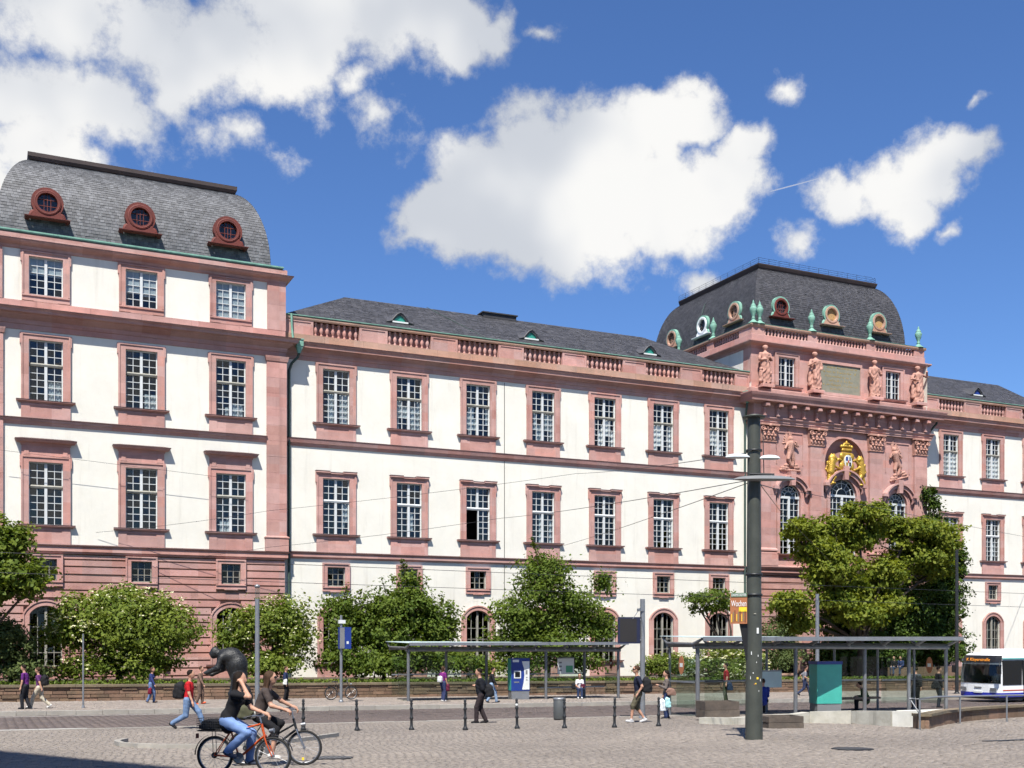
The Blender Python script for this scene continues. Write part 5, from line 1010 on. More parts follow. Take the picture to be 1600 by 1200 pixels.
plant('hydrangea_bush', 'round shrub with sparse blossoms behind the short-trousered man', 'shrub', base_at(1045, -9.5), [lobe(1040, 1040, 32, 24, -9.5), lobe(1020, 1050, 24, 16, -9.6), lobe(1062, 1045, 26, 22, -9.4)], 5200, 'leaf_mid', .14, 'flowering bushes', trunk=.07, blossoms=60, clump=.2)
plant('hydrangea_bush', 'bush heavy with white flower balls behind the right shelter', 'shrub', base_at(1120, -9.2), [lobe(1100, 1040, 36, 24, -9.2), lobe(1135, 1022, 40, 24, -9.2), lobe(1165, 1040, 36, 26, -9.2), lobe(1125, 1050, 50, 16, -9.6)], 7000, 'leaf_mid', .15, 'flowering bushes', trunk=.07, blossoms=230, clump=.2, bsize=.17)
plant('hazel_bush', 'dull green bush right of the dark steel pole', 'shrub', base_at(1205, -8.5), [lobe(1205, 990, 28, 26, -8.5), lobe(1215, 1030, 34, 28, -8.7), lobe(1195, 1035, 26, 26, -8.6)], 4200, 'leaf_dusky', .16, trunk=.08)
plant('maple_tree', 'big yellow-green maple in front of the pink tower', 'tree', base_at(1345, -7.5), [lobe(1240, 830, 28, 18, -7.5), lobe(1262, 860, 36, 32, -7.8), lobe(1300, 830, 36, 22, -7), lobe(1350, 805, 34, 22, -7), lobe(1345, 845, 40, 26, -6.6), lobe(1420, 830, 52, 26, -7.4), lobe(1470, 848, 34, 32, -7), lobe(1315, 895, 38, 30, -8.6), lobe(1290, 880, 34, 30, -8), lobe(1380, 905, 30, 34, -8.6), lobe(1425, 880, 48, 30, -7), lobe(1235, 945, 32, 24, -8.4), lobe(1300, 940, 30, 26, -8.6), lobe(1345, 930, 40, 34, -7.6), lobe(1460, 890, 34, 26, -7), lobe(1248, 975, 28, 18, -8.2), lobe(1280, 905, 22, 24, -8), lobe(1340, 965, 34, 24, -8.8), lobe(1380, 945, 36, 26, -8.2)], 54000, 'leaf_yellow', .26, trunk=.26, clump=.25, shell=.62)
plant('holly_tree', 'very dark green tree filling the space under the yellow maple', 'tree', base_at(1370, -5.5), [lobe(1330, 960, 46, 70, -5.5), lobe(1390, 940, 54, 80, -5.2), lobe(1340, 1030, 56, 34, -6), lobe(1400, 1010, 40, 46, -5.4)], 38000, 'leaf_ivy', .22, trunk=.2)
plant('ivy_tree', 'dark ivy-covered mass climbing the right corner of the tower', 'tree', base_at(1465, -3.4), [lobe(1462, 940, 40, 76, -3.4), lobe(1455, 1010, 44, 46, -3.6), lobe(1482, 890, 24, 46, -3.2), lobe(1430, 985, 34, 60, -3.8), lobe(1458, 800, 9, 36, -1.6), lobe(1464, 840, 16, 36, -1.9), lobe(1452, 772, 6, 16, -1.4)], 42000, 'leaf_ivy', .22, trunk=.16, clump=.22)
# grassy edge of the bed above the wall
m = 9000; gx = NP.uniform(-2, 76, m); gy = YW + .45 + np.abs(NP.normal(0, .8, m)); gz = np.array([zt(x) for x in gx]) + NP.uniform(-.02, .14, m)
tag(leaves('ground_cover', None, 'grass_blade', np.stack([gx, gy, gz], 1), .16, None, .2), 'low grass and ground cover along the garden wall', 'grass', kind='stuff')
# ================================================================== street furniture
XV = Vector((1, 0, 0)); YV = Vector((0, 1, 0)); CR = Vector((RT[0], RT[1], 0)); CF = Vector((FW[0], FW[1], 0))   # square runs on the view axes, street on x
def gz(v, h=0.): return Vector((v.x, v.y, zg(v.x, v.y) + h))
# bollards
bp = [(0, 0), (.105, 0), (.105, .05), (.07, .09), (.055, .13), (.05, .3), (.075, .33), (.075, .36), (.048, .39), (.046, .56), (.07, .59), (.07, .62), (.045, .65), (.043, .72), (.066, .75), (.04, .78), (.055, .82), (.045, .87), (0, .9)]
BOL = MB().lathe(bp, 14).mesh('bollard', ['iron']); BAND = MB().lathe([(.049, .66), (.052, .66), (.052, .74), (.048, .74)], 14).mesh('reflective_band', ['panel_white'])
BL = ('bollard beside the rear cyclist\'s handlebar', 'bollard next right of the cyclists, leftmost free-standing one', 'bollard below the left end of the long shelter', 'bollard just left of the man in the black jacket', 'bollard with white band in front of the ticket machine', 'bollard right beside the round litter bin', 'bollard below the seated woman, right of the litter bin', 'bollard in front of the woman with shopping bags')
for (px, py), lb in zip(((474, 1141), (558, 1142), (643, 1141), (727, 1141), (808, 1139), (882, 1138), (960, 1137), (1029, 1135)), BL):
    o = tag(link('bollard', BOL, None, gp(px, py)), 'dark iron ' + lb, 'bollard', 'iron bollards along the square'); o.rotation_euler = (random.uniform(-.02, .02), random.uniform(-.02, .02), random.random()); o.scale = (.74, .74, 1.0)
    if px == 808: link('reflective_band', BAND, o)
v = gp(874, 1125); o = tag(empty('litter_bin', v), 'round dark grey litter bin at the road edge', 'litter bin'); MB().lathe([(0, .02), (.19, .02), (.20, .06), (.205, .70), (.19, .72)], 20).build('body', 'bin_grey', o); MB().lathe([(.205, .68), (.215, .69), (.215, .74), (.19, .75), (.16, .70), (0, .66)], 20).build('rim', 'grey_steel', o)
# poles
def pole(name, label, cat, base, h, r0, r1, mat, seg=None):
    o = tag(empty(name, base), label, cat); MB().tube([(0, 0, -.1), (0, 0, h * .5), (0, 0, h)], [r0, (r0 + r1) / 2, r1], 12).build('pole', mat, o); MB().lathe([(r0 * 1.6, 0), (r0 * 1.6, .04), (r0 * 1.1, .1)], 12).build('foot', mat, o); return o
pole('sign_post', 'thin bare grey post on the far pavement at left', 'post', gp(130, 1106, .15), 2.95, .04, .03, 'grey_steel')
o = pole('lamp_post', 'tall slim light grey lamp column behind the cyclists', 'lamp post', gp(402, 1130), 3.95, .08, .07, 'grey_steel'); MB().lathe([(.07, 3.95), (.075, 4.0), (.075, 4.28), (.07, 4.3)], 12).build('glass_top', 'shelter_glass', o); MB().lathe([(0, 4.3), (.08, 4.3), (.085, 4.38), (0, 4.42)], 12).build('cap', 'grey_steel', o)
o = pole('display_post', 'galvanised post carrying a narrow blue display box and camera', 'post', gp(533, 1097, .15), 4.0, .07, .06, 'grey_steel')
MB().box(-.1, .42, -.2, .16, 2.45, 3.45).build('display_box', 'blue_paint', o); MB().box(-.12, .1, -.22, -.2, 2.47, 3.43).build('display_face', 'grey_plastic', o); MB().box(.2, .3, -.204, -.2, 2.68, 2.8).build('sticker', 'panel_white', o); MB().box(-.12, .18, -.1, .1, 3.62, 3.78).build('camera_housing', 'panel_white', o)
o = pole('lamp_post', 'grey column rising behind the right shelter in front of the maple', 'lamp post', gp(1277, 1088, .15), 5.6, .11, .1, 'grey_steel')
o = pole('catenary_mast', 'dark brown mast at the corner of the tower, left of the bus', 'mast', gp(1495, 1084, .15), 8.6, .11, .09, 'iron')
o = pole('sign_mast', 'galvanised mast holding the dark departure board', 'mast', gp(1004, 1122), 4.15, .09, .085, 'grey_steel')
b = MB(); b.tube([(-.05, 0, 3.9), (-.4, 0, 3.45)], .012, 5); b.box(-.12, 0, -.03, .03, 3.4, 3.46); b.box(-.12, 0, -.03, .03, 2.7, 2.76); b.box(-.2, .02, -.1, .05, 3.72, 3.82); b.build('bracket', 'grey_steel', o)
a = R(-25.3); d = empty('departure_board', (0, 0, 0), a, o); MB().box(-.86, -.1, -.14, .08, 2.6, 3.52).build('housing', 'navy_dark', d); MB().box(-.80, -.22, -.15, -.14, 2.66, 3.46).build('screen', 'board_dark', d)
# big dark mast with luminaires and posters
base = gp(1178, 1156); o = tag(empty('tram_mast', base), 'massive dark steel mast with white luminaires, stickers and a poster', 'mast')
MB().tube([(0, 0, -.2), (0, 0, 3.0), (0, 0, 7.95)], [.219, .187, .155], 24).build('shaft', 'dark_steel', o); MB().lathe([(0, 7.95), (.27, 7.93), (.28, 7.97), (.1, 8.02), (0, 8.03)], 24).build('cap', 'dark_steel', o)
b = MB()
for z in (7.1, 4.05, 3.55): b.lathe([(.19 if z > 5 else .2, z), (.2 if z > 5 else .21, z), (.2 if z > 5 else .21, z + .05), (.19, z + .05)], 20)
b.build('clamp_band', 'iron', o)
def lum(z, l0, l1, w, h, mat, name, off=0.):
    b = MB(); n = 10; A = []; Bm = []
    for i in range(n + 1):
        t = i / n; x = l0 + (l1 - l0) * t; s = math.sin(math.pi * min(1, max(0, t))) ** .35 if 0 < t < 1 else .15; c = CR * x + CF * off + Vector((0, 0, z))
        A.append([c + CF * (-w * s) , c + Vector((0, 0, h * s)), c + CF * (w * s), c - Vector((0, 0, h * .45 * s))])
    for q in range(4): b.strip([p[q] for p in A], [p[(q + 1) % 4] for p in A], 0, True)
    return b.build(name, mat, o)
lum(6.95, -.72, -.12, .13, .09, 'luminaire', 'luminaire', -.1); lum(6.92, .12, .62, .13, .09, 'luminaire', 'luminaire', -.1); lum(6.38, -.56, .95, .16, .1, 'grey_plastic', 'luminaire', -.28)
b = MB(); b.tube([CR * -.15 + Vector((0, 0, 6.52)) - CF * .2, CR * .45 + Vector((0, 0, 6.5)) - CF * .2], .04, 6); b.tube([CR * .22 + Vector((0, 0, 7.6)), CR * .25 + Vector((0, 0, 6.4))], .012, 5); b.build('luminaire_arm', 'iron', o)
# poster hung on the left of the mast, a second frame seen from behind
def flat(parent, name, mat, u0, u1, z0, z1, off, th=.012, du=CR, dn=CF): return MB().obox(du * ((u0 + u1) / 2) + dn * off, du, dn, (u1 - u0) / 2, th, z0, z1).build(name, mat, parent)
p = tag(empty('poster', base + Vector((0, 0, 0))), 'orange poster reading Wochen tied to the dark mast', 'poster'); pu = (CR * .9 + CF * -.42).normalized(); pn = Vector((-pu.y, pu.x, 0))
flat(p, 'board', 'sign_orange', -.54, -.12, 2.86, 3.62, -.2, .01, pu, pn); flat(p, 'header', 'sign_green', -.52, -.12, 3.52, 3.62, -.215, .006, pu, pn); flat(p, 'green_field', 'sign_yellow', -.32, -.125, 3.16, 3.27, -.215, .006, pu, pn)
for k in range(9): flat(p, 'stripe', ('sign_yellow', 'sign_green', 'black_plastic')[k % 3], -.51 + .042 * k, -.495 + .042 * k, 2.90 + .01 * (k % 4), 3.1 + .05 * (k % 3), -.215, .006, pu, pn)
def lettering(parent, txt, size, mat, loc, ax): 
    t = link('lettering', text_mesh(txt, size, mat, .002), parent, loc); t.rotation_euler = (R(90), 0, math.atan2(ax.y, ax.x)); return t
lettering(p, 'Wochen', .21, 'bus_white', pu * -.32 + pn * -.225 + Vector((0, 0, 3.29)), pu).scale = (.52, 1, 1); lettering(p, 'DARMSTÄDTER', .085, 'bus_white', pu * -.32 + pn * -.225 + Vector((0, 0, 3.54)), pu).scale = (.62, 1, 1)
lettering(p, 'DARMSTÄDTER', .03, 'bus_white', pu * -.40 + pn * -.225 + Vector((0, 0, 3.12)), pu) if False else None
p2 = tag(empty('placard', base), 'black back of a second placard below the orange poster', 'placard'); MB().prism([(-.33, 2.88), (-.06, 2.88), (-.1, 2.0), (-.16, 1.96)], -.01, .01).build('board', 'black_plastic', p2, (0, 0, 0), math.atan2(pu.y, pu.x)).location = pn * -.14
for k, (u, z, w, h, m) in enumerate(((.05, 2.62, .05, .14, 'panel_white'), (.045, 1.5, .045, .05, 'sticker_yellow'), (.0, 1.38, .03, .03, 'sticker_yellow'), (-.03, 1.37, .02, .025, 'sign_orange'), (-.06, 1.64, .022, .03, 'panel_white'), (.12, 1.45, .012, .06, 'panel_white'), (-.12, 1.5, .012, .07, 'panel_white'), (.1, .42, .012, .02, 'panel_white'), (.08, 1.2, .012, .03, 'panel_white'), (-.02, 3.1, .06, .012, 'concrete'), (-.1, 2.1, .02, .08, 'panel_white'), (.06, 2.05, .015, .05, 'panel_white'), (.02, 1.9, .015, .03, 'panel_white'))):
    pt = CR * u - CF * math.sqrt(max(0, .205 ** 2 - u * u)); MB().obox(pt, CR, CF, w / 2, .004, z, z + h).build('sticker', m, o)

# shelters: posts, front beam, slanting ribs, glass roof, glass walls
def shelter(label, x0, y0, L, depth, H, posts_f, posts_b, hg, panels, tilt=.0):
    s = tag(empty('bus_shelter', (x0, y0, zg(x0, y0) + hg)), label, 'bus shelter'); zz = lambda x, y: zg(x0 + x, y0 + y) + hg - (zg(x0, y0) + hg)
    for x in posts_f: MB().tube([(x, 0, zz(x, 0)), (x, 0, zz(x, 0) * .6 + H)], .075, 12).build('post', 'shelter_steel', s)
    for x in posts_b: MB().tube([(x, depth, zz(x, depth)), (x, depth, zz(x, 0) * .6 + H + .05)], .075, 12).build('post', 'shelter_steel', s)
    za = H; zb = H + zz(L, 0) * .6
    MB().tube([(-.12, 0, za), (L + .12, 0, zb)], .08, 10).build('front_beam', 'shelter_steel', s); MB().tube([(-.12, depth, za + .05), (L + .12, depth, zb + .05)], .08, 10).build('rear_beam', 'shelter_steel', s)
    n = max(3, int(L / 1.55))
    for i in range(n + 1):
        x = -.1 + (L + .2) * i / n; z = za + (zb - za) * i / n; MB().prism([(0, 0)], 0, 0) if False else None
        b = MB(); pts = [(x, -.55, z + .30), (x, 0, z + .1), (x, depth, z + .12), (x, depth + .35, z + .34)]
        b.tube([pts[0], pts[1]], [.035, .075], 6); b.tube([pts[1], pts[2]], [.06, .06], 6); b.tube([pts[2], pts[3]], [.06, .035], 6); b.build('rib', 'shelter_steel', s)
    for i in range(n):
        xa = -.2 + (L + .4) * i / n + .02; xb = -.2 + (L + .4) * (i + 1) / n - .02; z = za + (zb - za) * (i + .5) / n
        b = MB(); b.add([(xa, -.7, z + .33), (xb, -.7, z + .33), (xb, depth + .4, z + .38), (xa, depth + .4, z + .38), (xa, -.7, z + .35), (xb, -.7, z + .35), (xb, depth + .4, z + .40), (xa, depth + .4, z + .40)], [(0, 3, 2, 1), (4, 5, 6, 7), (0, 1, 5, 4), (1, 2, 6, 5), (2, 3, 7, 6), (3, 0, 4, 7)]); b.build('roof_panel', 'pale_board', s)
    MB().box(-.2, L + .2, -.73, -.69, min(za, zb) + .29 + .0, max(za, zb) + .36).build('roof_edge', 'grey_steel', s)
    for (xa, ya, xb, yb_, h0, h1) in panels:
        d = Vector((xb - xa, yb_ - ya, 0)); ln = d.length; d.normalize(); z = zz((xa + xb) / 2, (ya + yb_) / 2); pn = MB().obox((xa + d.x * ln / 2, ya + d.y * ln / 2, 0), d, (-d.y, d.x, 0), ln / 2, .006, z + h0, z + h1).build('glass_panel', 'shelter_glass', s)
        MB().obox((xa + d.x * ln / 2, ya + d.y * ln / 2, 0), d, (-d.y, d.x, 0), ln / 2, .02, z + 1.22, z + 1.28).build('rail', 'grey_steel', pn)
    return s
def dx_at(px, Y): return at(px, 1000, Y).x
Y1 = -18.6; X1 = dx_at(638, Y1); L1 = dx_at(966, Y1) - X1
pf = [0, dx_at(853, Y1) - X1, L1]; pb = [dx_at(q, Y1 + 2.4) - X1 for q in (697, 760, 913)]
S1 = shelter('long grey bus shelter with glass walls on the far pavement, ticket machine inside', X1, Y1, L1, 2.4, 2.42, pf, pb, .15, [(pb[0], 2.4, pb[1], 2.4, .25, 2.2), (0, 2.4, pb[0], 2.4, .25, 2.2), (0, 0, 0, 1.4, .25, 2.2), (pb[1] + 1.6, 2.4, pb[2], 2.4, .25, 2.2), (L1, .05, L1, 1.35, .2, 2.2)])
MB().box(pf[1] + .2, L1 - .2, 1.05, 1.45, .40, .46).build('bench', 'grey_steel', S1)
v = at(884, 1043, Y1 + 1.35); nb = tag(empty('notice_board', (v.x, v.y, zg(v.x, v.y) + .15)), 'white timetable board with green field hung in the long shelter', 'notice board'); MB().box(-.48, .48, -.02, .02, 1.25, 2.05).build('board', 'panel_white', nb); MB().box(0, .4, -.026, -.02, 1.32, 1.68).build('green_field', 'led_green', nb); MB().box(-.5, .5, -.03, .02, 2.05, 2.09).build('frame', 'grey_steel', nb)
for k in range(3): MB().box(-.4, -.25, -.026, -.02, 1.4 + .2 * k, 1.48 + .2 * k).build('notice', 'grey_plastic', nb)
v = at(811, 1092, Y1 + .25); tm = tag(empty('ticket_machine', (v.x, v.y, zg(v.x, v.y) + .15), R(-8)), 'tall blue and white ticket machine in the long shelter', 'ticket machine')
MB().box(-.5, .46, -.3, .3, .44, 2.05).build('cabinet', 'blue_paint', tm); MB().box(-.48, .44, -.28, .28, 0, .44).build('plinth', 'grey_steel', tm); MB().prism([(.06, .5), (.44, .5), (.44, 1.9), (.05, 1.9), (.16, 1.55), (.18, 1.2), (.14, .85)], -.315, -.3).build('front_panel', 'panel_white', tm)
MB().box(-.505, -.5, -.28, .28, .46, 2.0).build('side_panel', 'teal_paint', tm); MB().box(-.36, .0, -.32, -.3, 1.06, 1.44).build('screen_frame', 'panel_white', tm); MB().box(-.31, -.05, -.33, -.32, 1.12, 1.38).build('screen', 'dark_glass', tm); MB().box(-.36, -.08, -.31, -.3, .84, .9).build('slot', 'grey_steel', tm); MB().box(-.42, -.1, -.31, -.3, 1.86, 1.98).build('label_plate', 'panel_white', tm); MB().box(.24, .34, -.32, -.315, 1.25, 1.46).build('card_reader', 'grey_plastic', tm)
for k in range(2): MB().box(.26, .34, -.32, -.315, .95 + .12 * k, 1.0 + .12 * k).build('button', 'grey_plastic', tm)
Y2 = -35.2; X2 = dx_at(1088, Y2); L2 = dx_at(1478, Y2) - X2; p2_ = [dx_at(q, Y2) - X2 for q in (1090, 1243, 1351, 1420, 1478)]
S2 = shelter('nearer glass bus shelter on the right, cut by the dark mast', X2, Y2, L2, 1.7, 2.5, p2_, [], .0, [(p2_[1] - 2.9, 1.7, p2_[1], 1.7, .3, 2.1), (0, 0.1, -.05, 1.7, .3, 2.1), (.3, 1.7, 2.4, 1.7, .3, 2.1), (p2_[2] + .3, 1.7, p2_[3], 1.7, .3, 2.2), (p2_[3] + .2, 1.7, p2_[4], 1.7, .3, 2.2), (p2_[4], .1, p2_[4], 1.6, .3, 2.2)])
for x in (0, p2_[1], p2_[2], p2_[3], p2_[4]): MB().tube([(x, 1.7, zg(X2 + x, Y2 + 1.7) - zg(X2, Y2)), (x, 1.7, 2.45)], .05, 8).build('rear_post', 'shelter_steel', S2)
for q, Yq, X0, nm in ((p2_[4] - .02, .85, X2, 'r'), (-.03, .9, X2, 'l')):
    st = MB(); cx_, cz_ = 0, 1.85; el_ = [(math.cos(t) * .17, cz_ + math.sin(t) * .34) for t in np.linspace(0, 2 * math.pi, 20)[:-1]]; st.prism(el_, -.006, .006); o_ = st.build('warning_sticker', 'sign_orange', S2, (q, Yq, zg(X2 + q, Y2 + Yq) - zg(X2, Y2)), R(90)); MB().box(-.09, .09, -.012, .012, 1.78, 1.92).build('sticker_print', 'panel_white', o_)
o_ = MB().prism([(math.cos(t) * .15, 1.65 + math.sin(t) * .3) for t in np.linspace(0, 2 * math.pi, 20)[:-1]], -.006, .006).build('warning_sticker', 'dormer_red', S1, (L1 - .02, .7, 0), R(90)); MB().box(-.07, .07, -.012, .012, 1.6, 1.72).build('sticker_print', 'panel_white', o_)
MB().box(p2_[2] - .5, p2_[3] - .4, 1.1, 1.5, .36, .44).build('bench', 'old_timber', S2)
v = at(1206, 1053, Y2 + 1.5); nb = tag(empty('notice_board', (v.x, v.y, zg(v.x, v.y))), 'pale empty notice board behind the dark mast in the right shelter', 'notice board'); MB().box(-.46, .46, -.02, .02, .98, 1.6).build('board', 'pale_board', nb); MB().box(-.46, .46, -.03, .03, 1.6, 1.66).build('frame', 'grey_steel', nb)
v = gp(1287, 1114); v = Vector((dx_at(1290, -34.6), -34.6, 0)); v.z = zg(v.x, v.y); tc = tag(empty('utility_cabinet', v, R(-14)), 'tall turquoise cabinet with dark blue top inside the right shelter', 'cabinet')
MB().box(-.52, .50, -.34, .34, .38, 1.88).build('body', 'teal_paint', tc); MB().box(-.5, .48, -.32, .32, 0, .38).build('plinth', 'grey_plastic', tc); MB().box(-.54, .52, -.36, .36, 1.88, 2.0).build('lid', 'blue_paint', tc)
# ramp walls, planters, handrail
def ribbon(root, pts, h0, h1, th, mat, name, n=1):
    for i, (a, c) in enumerate(zip(pts, pts[1:])):
        for k in range(n):
            p_, q_ = a.lerp(c, k / n), a.lerp(c, (k + 1) / n); d = (q_ - p_); d.z = 0; d.normalize(); nn = Vector((-d.y, d.x, 0)) * th; ha = h0 + (h1 - h0) * (i + k / n) / (len(pts) - 1); hb = h0 + (h1 - h0) * (i + (k + 1) / n) / (len(pts) - 1); p_ = p_ + d * .004; q_ = q_ - d * .004
            vs = [p_, q_, q_ + nn, p_ + nn]; MB().add([(v.x, v.y, zg(v.x, v.y) - .1) for v in vs] + [(v.x, v.y, zg(v.x, v.y) + (ha, hb, hb, ha)[j]) for j, v in enumerate(vs)], [(0, 3, 2, 1), (4, 5, 6, 7), (0, 1, 5, 4), (1, 2, 6, 5), (2, 3, 7, 6), (3, 0, 4, 7)]).build(name, mat, root)
rw = tag(empty('ramp_wall', gp(1250, 1130)), 'low stained concrete wall edging the ramp before the right shelter', 'wall'); rw.location = (0, 0, 0)
ribbon(rw, [gp(1092, 1131), gp(1145, 1133), gp(1180, 1132)], .20, .24, .35, 'concrete', 'wall_section'); ribbon(rw, [gp(1180, 1132), gp(1245, 1131), gp(1265, 1130)], .27, .35, .3, 'concrete', 'wall_section'); ribbon(rw, [gp(1265, 1130), gp(1330, 1131), gp(1393, 1135)], .36, .46, .3, 'concrete', 'wall_section'); ribbon(rw, [gp(1394, 1135), gp(1431, 1137)], .46, .50, .3, 'concrete_white', 'wall_section')
sw = tag(empty('stone_wall'), 'curved low sandstone wall with coping under the handrail at right', 'wall'); cpts = [gp(*q) for q in ((1432, 1139), (1452, 1139), (1475, 1133), (1505, 1128), (1545, 1124), (1590, 1121), (1640, 1118))]
ribbon(sw, cpts, .36, .36, .3, 'garden_stone', 'stone', 3)
for a, c in zip(cpts, cpts[1:]):
    d = (c - a); d.z = 0; ln = d.length; d.normalize(); m_ = a.lerp(c, .5); mm = MB().obox((m_.x - d.y * .15, m_.y + d.x * .15, 0), d, (-d.y, d.x, 0), ln / 2 + .01, .22, .36, .44); mm.v = [(x, y, z + zg(x, y)) for x, y, z in mm.v]; mm.build('coping_stone', 'coping', sw)
ap = [gp(*q) for q in ((1432, 1137), (1475, 1130), (1545, 1121), (1640, 1114))]; bk_ = [gp(*q) for q in ((1400, 1114), (1470, 1112), (1550, 1110), (1640, 1106))]
b = MB(); b.strip([(v.x, v.y, zg(v.x, v.y) + .3) for v in ap], [(v.x, v.y, zg(v.x, v.y) + .1) for v in bk_]); tag(b.build('ramp', 'concrete_white'), kind='structure')
hr = tag(empty('handrail'), 'grey steel tube handrail at the ramp on the right', 'handrail'); hp = [gp(1437, 1140), gp(1500, 1131), gp(1573, 1128), gp(1640, 1126)]
for v in hp[:3]: MB().tube([v - Vector((0, 0, .05)), v + Vector((0, 0, .86))], .028, 8).build('post', 'grey_steel', hr)
e0 = gp(1422, 1139); MB().tube([e0 + Vector((0, 0, .88)), hp[0] + Vector((0, 0, .87)), hp[0].lerp(hp[1], .4) + Vector((0, 0, .9)), hp[1] + Vector((0, 0, .86)), hp[2] + Vector((0, 0, .86)), hp[3] + Vector((0, 0, .86))], .03, 8).build('top_rail', 'grey_steel', hr)
MB().tube([e0 + Vector((0, 0, .86)), hp[0] + Vector((0, 0, .45))], .022, 8).build('brace', 'shelter_steel', hr)
def planter(label, px, py, w, d, h, rot, open_=False, hz=0.):
    v = gp(px, py); o = tag(empty('timber_planter', v + Vector((0, 0, hz)), rot), label, 'planter', 'timber planters by the mast'); n = 2
    for k in range(n):
        z0 = h / n * k + .004; z1 = h / n * (k + 1) - .006; t = .06
        for (x0, x1, y0, y1) in ((-w / 2, w / 2, -d / 2, -d / 2 + t), (-w / 2, w / 2, d / 2 - t, d / 2), (-w / 2, -w / 2 + t, -d / 2 + t, d / 2 - t), (w / 2 - t, w / 2, -d / 2 + t, d / 2 - t)): MB().box(x0 + random.uniform(-.01, .01), x1 + random.uniform(-.01, .01), y0, y1, z0, z1).build('plank', 'old_timber', o)
    MB().box(-w / 2 + .06, w / 2 - .06, -d / 2 + .06, d / 2 - .06, h * .4, h * .72).build('soil', 'soil', o); return o
planter('weathered timber planter on the concrete block left of the mast', 1121, 1126, 1.2, .85, .56, R(-14), hz=.1); planter('lower timber planter standing right of the mast', 1219, 1137, 1.1, .8, .36, R(-12))
# small ironwork in the paving
for nm, lb, px, py, rx, ry, cat in (('manhole_cover', 'round iron manhole cover in the square at right', 1332, 1171, .45, .45, 'manhole cover'), ('manhole_cover', 'iron cover in the paving beside the silver front wheel', 520, 1185, .4, .4, 'manhole cover'), ('drain_grate', 'long drain slot at the right edge of the square', 1590, 1157, 1.1, .1, 'drain')):
    v = gp(px, py); b = MB(); a = np.linspace(0, 2 * math.pi, 25)[:-1]; pts = [(math.cos(t) * rx, math.sin(t) * ry) for t in a] if rx == ry else [(-rx, -ry), (rx, -ry), (rx, ry), (-rx, ry)]
    o = tag(empty(nm, v), lb, cat, 'manhole covers' if nm[0] == 'm' else None); n = len(pts); pl = [(x, y, zg(v.x + x, v.y + y) - v.z + .022) for x, y in pts]; b.add(pl, [list(range(n))]); b.strip(pl + pl[:1], [(x, y, z - .05) for x, y, z in pl + pl[:1]]); b.build('cover', 'iron', o)
    for k in range(-3, 4): MB().add([(x, y, zg(v.x + x, v.y + y) - v.z + .026) for x, y in ((k * rx * .25 - .02, -ry * .6), (k * rx * .25 + .02, -ry * .6), (k * rx * .25 + .02, ry * .6), (k * rx * .25 - .02, ry * .6))], [(0, 1, 2, 3)]).build('rib', 'grey_steel', o)
# overhead wires
def wire(label, pts, r=.010, sag=.0): 
    P_ = []
    for a, c in zip(pts, pts[1:]):
        for t in np.linspace(0, 1, 9)[:-1]: p = Vector(a).lerp(Vector(c), t); p.z -= sag * 4 * t * (1 - t); P_.append(p)
    P_.append(Vector(pts[-1])); tag(MB().tube(P_, r, 5).build('overhead_wire', 'iron'), label, 'wire', 'overhead tram wires')
zw = lambda x, h: zg(x, -29) + h
wire('upper contact wire running the length of the street', [(-6, -29.2, zw(-6, 5.45)), (30, -29.2, zw(30, 5.42)), (75, -29.2, zw(75, 5.4))]); wire('lower contact wire running the length of the street', [(-6, -26.5, zw(-6, 4.95)), (30, -26.5, zw(30, 4.9)), (75, -26.5, zw(75, 4.85))])
mt = base + Vector((0, 0, 7.1)); wire('span wire from the mast top towards the pavilion, upper one', [mt, at(900, 740, -12), at(420, 798, -3), at(150, 832, -.7)], .011, .1); wire('span wire from the grey luminaire across the white wing', [base + Vector((-.1, 0, 6.4)), at(780, 810, -12), at(420, 855, -3), at(230, 876, -.7)], .011, .1); wire('short span wire dropping to the wing behind the tall tree', [base + Vector((-.1, 0, 6.35)), at(870, 855, -.2)], .011, .1)
wire('span wire from the mast sloping down to the right edge', [base + Vector((.2, 0, 6.3)), at(1251, 769, -30), at(1620, 842, -2)], .013, .05); wire('stay wire falling steeply right of the mast', [base + Vector((.2, 0, 6.3)), at(1218, 797, -28), at(1300, 880, -20)], .012)
wire('thin wire high on the pavilion wall', [at(0, 703, -1.2), at(380, 750, -1.2)], .01)

# bus
bx, byn, byf = 45.0, -29.0, -26.5; bz = zg(bx, -28); bus = tag(empty('city_bus', (bx, byn, bz)), 'white and blue city bus with dark windscreen cut by the right edge', 'bus'); W = byf - byn; H = 2.72; LB = 11.5
def bprof(z): return .0 if z < 1.3 else .14 * ((z - 1.3) / 1.4) ** 1.6                     # raked front
b = MB(); zs = [.32, .55, .85, 1.06, 1.3, 1.7, 2.1, 2.45, 2.62, 2.72]; ins = [0, 0, 0, 0, 0, .01, .03, .06, .12, .24]
rg = [[(bprof(z) + i_ + .0, i_, z), (bprof(z) + .12, i_ * 1 - .0, z), (LB, i_, z), (LB, W - i_, z), (bprof(z) + .12, W - i_, z), (bprof(z) + i_, W - i_, z)] for z, i_ in zip(zs, ins)]
def bend(z, i_):
    f = bprof(z) + i_; n = 8; fr = [(f + .16 * (2 * t - 1) ** 4 - .0, i_ + (W - 2 * i_) * t, z) for t in np.linspace(0, 1, n + 1)]; return [(LB, i_, z)] + fr + [(LB, W - i_, z)]
rr = [bend(z, i_) for z, i_ in zip(zs, ins)]
for a, c, z in zip(rr, rr[1:], zs):
    if 1.0 < z < 2.1: b.strip([a[0], a[1]], [c[0], c[1]]); b.strip([a[-2], a[-1]], [c[-2], c[-1]])
    else: b.strip(a, c, 0 if z >= .5 else 1)
bus.scale = (1, 1, .9); b.add(rr[-1], [list(range(len(rr[-1])))]); b.build('body', ['bus_white', 'bus_blue'], bus)
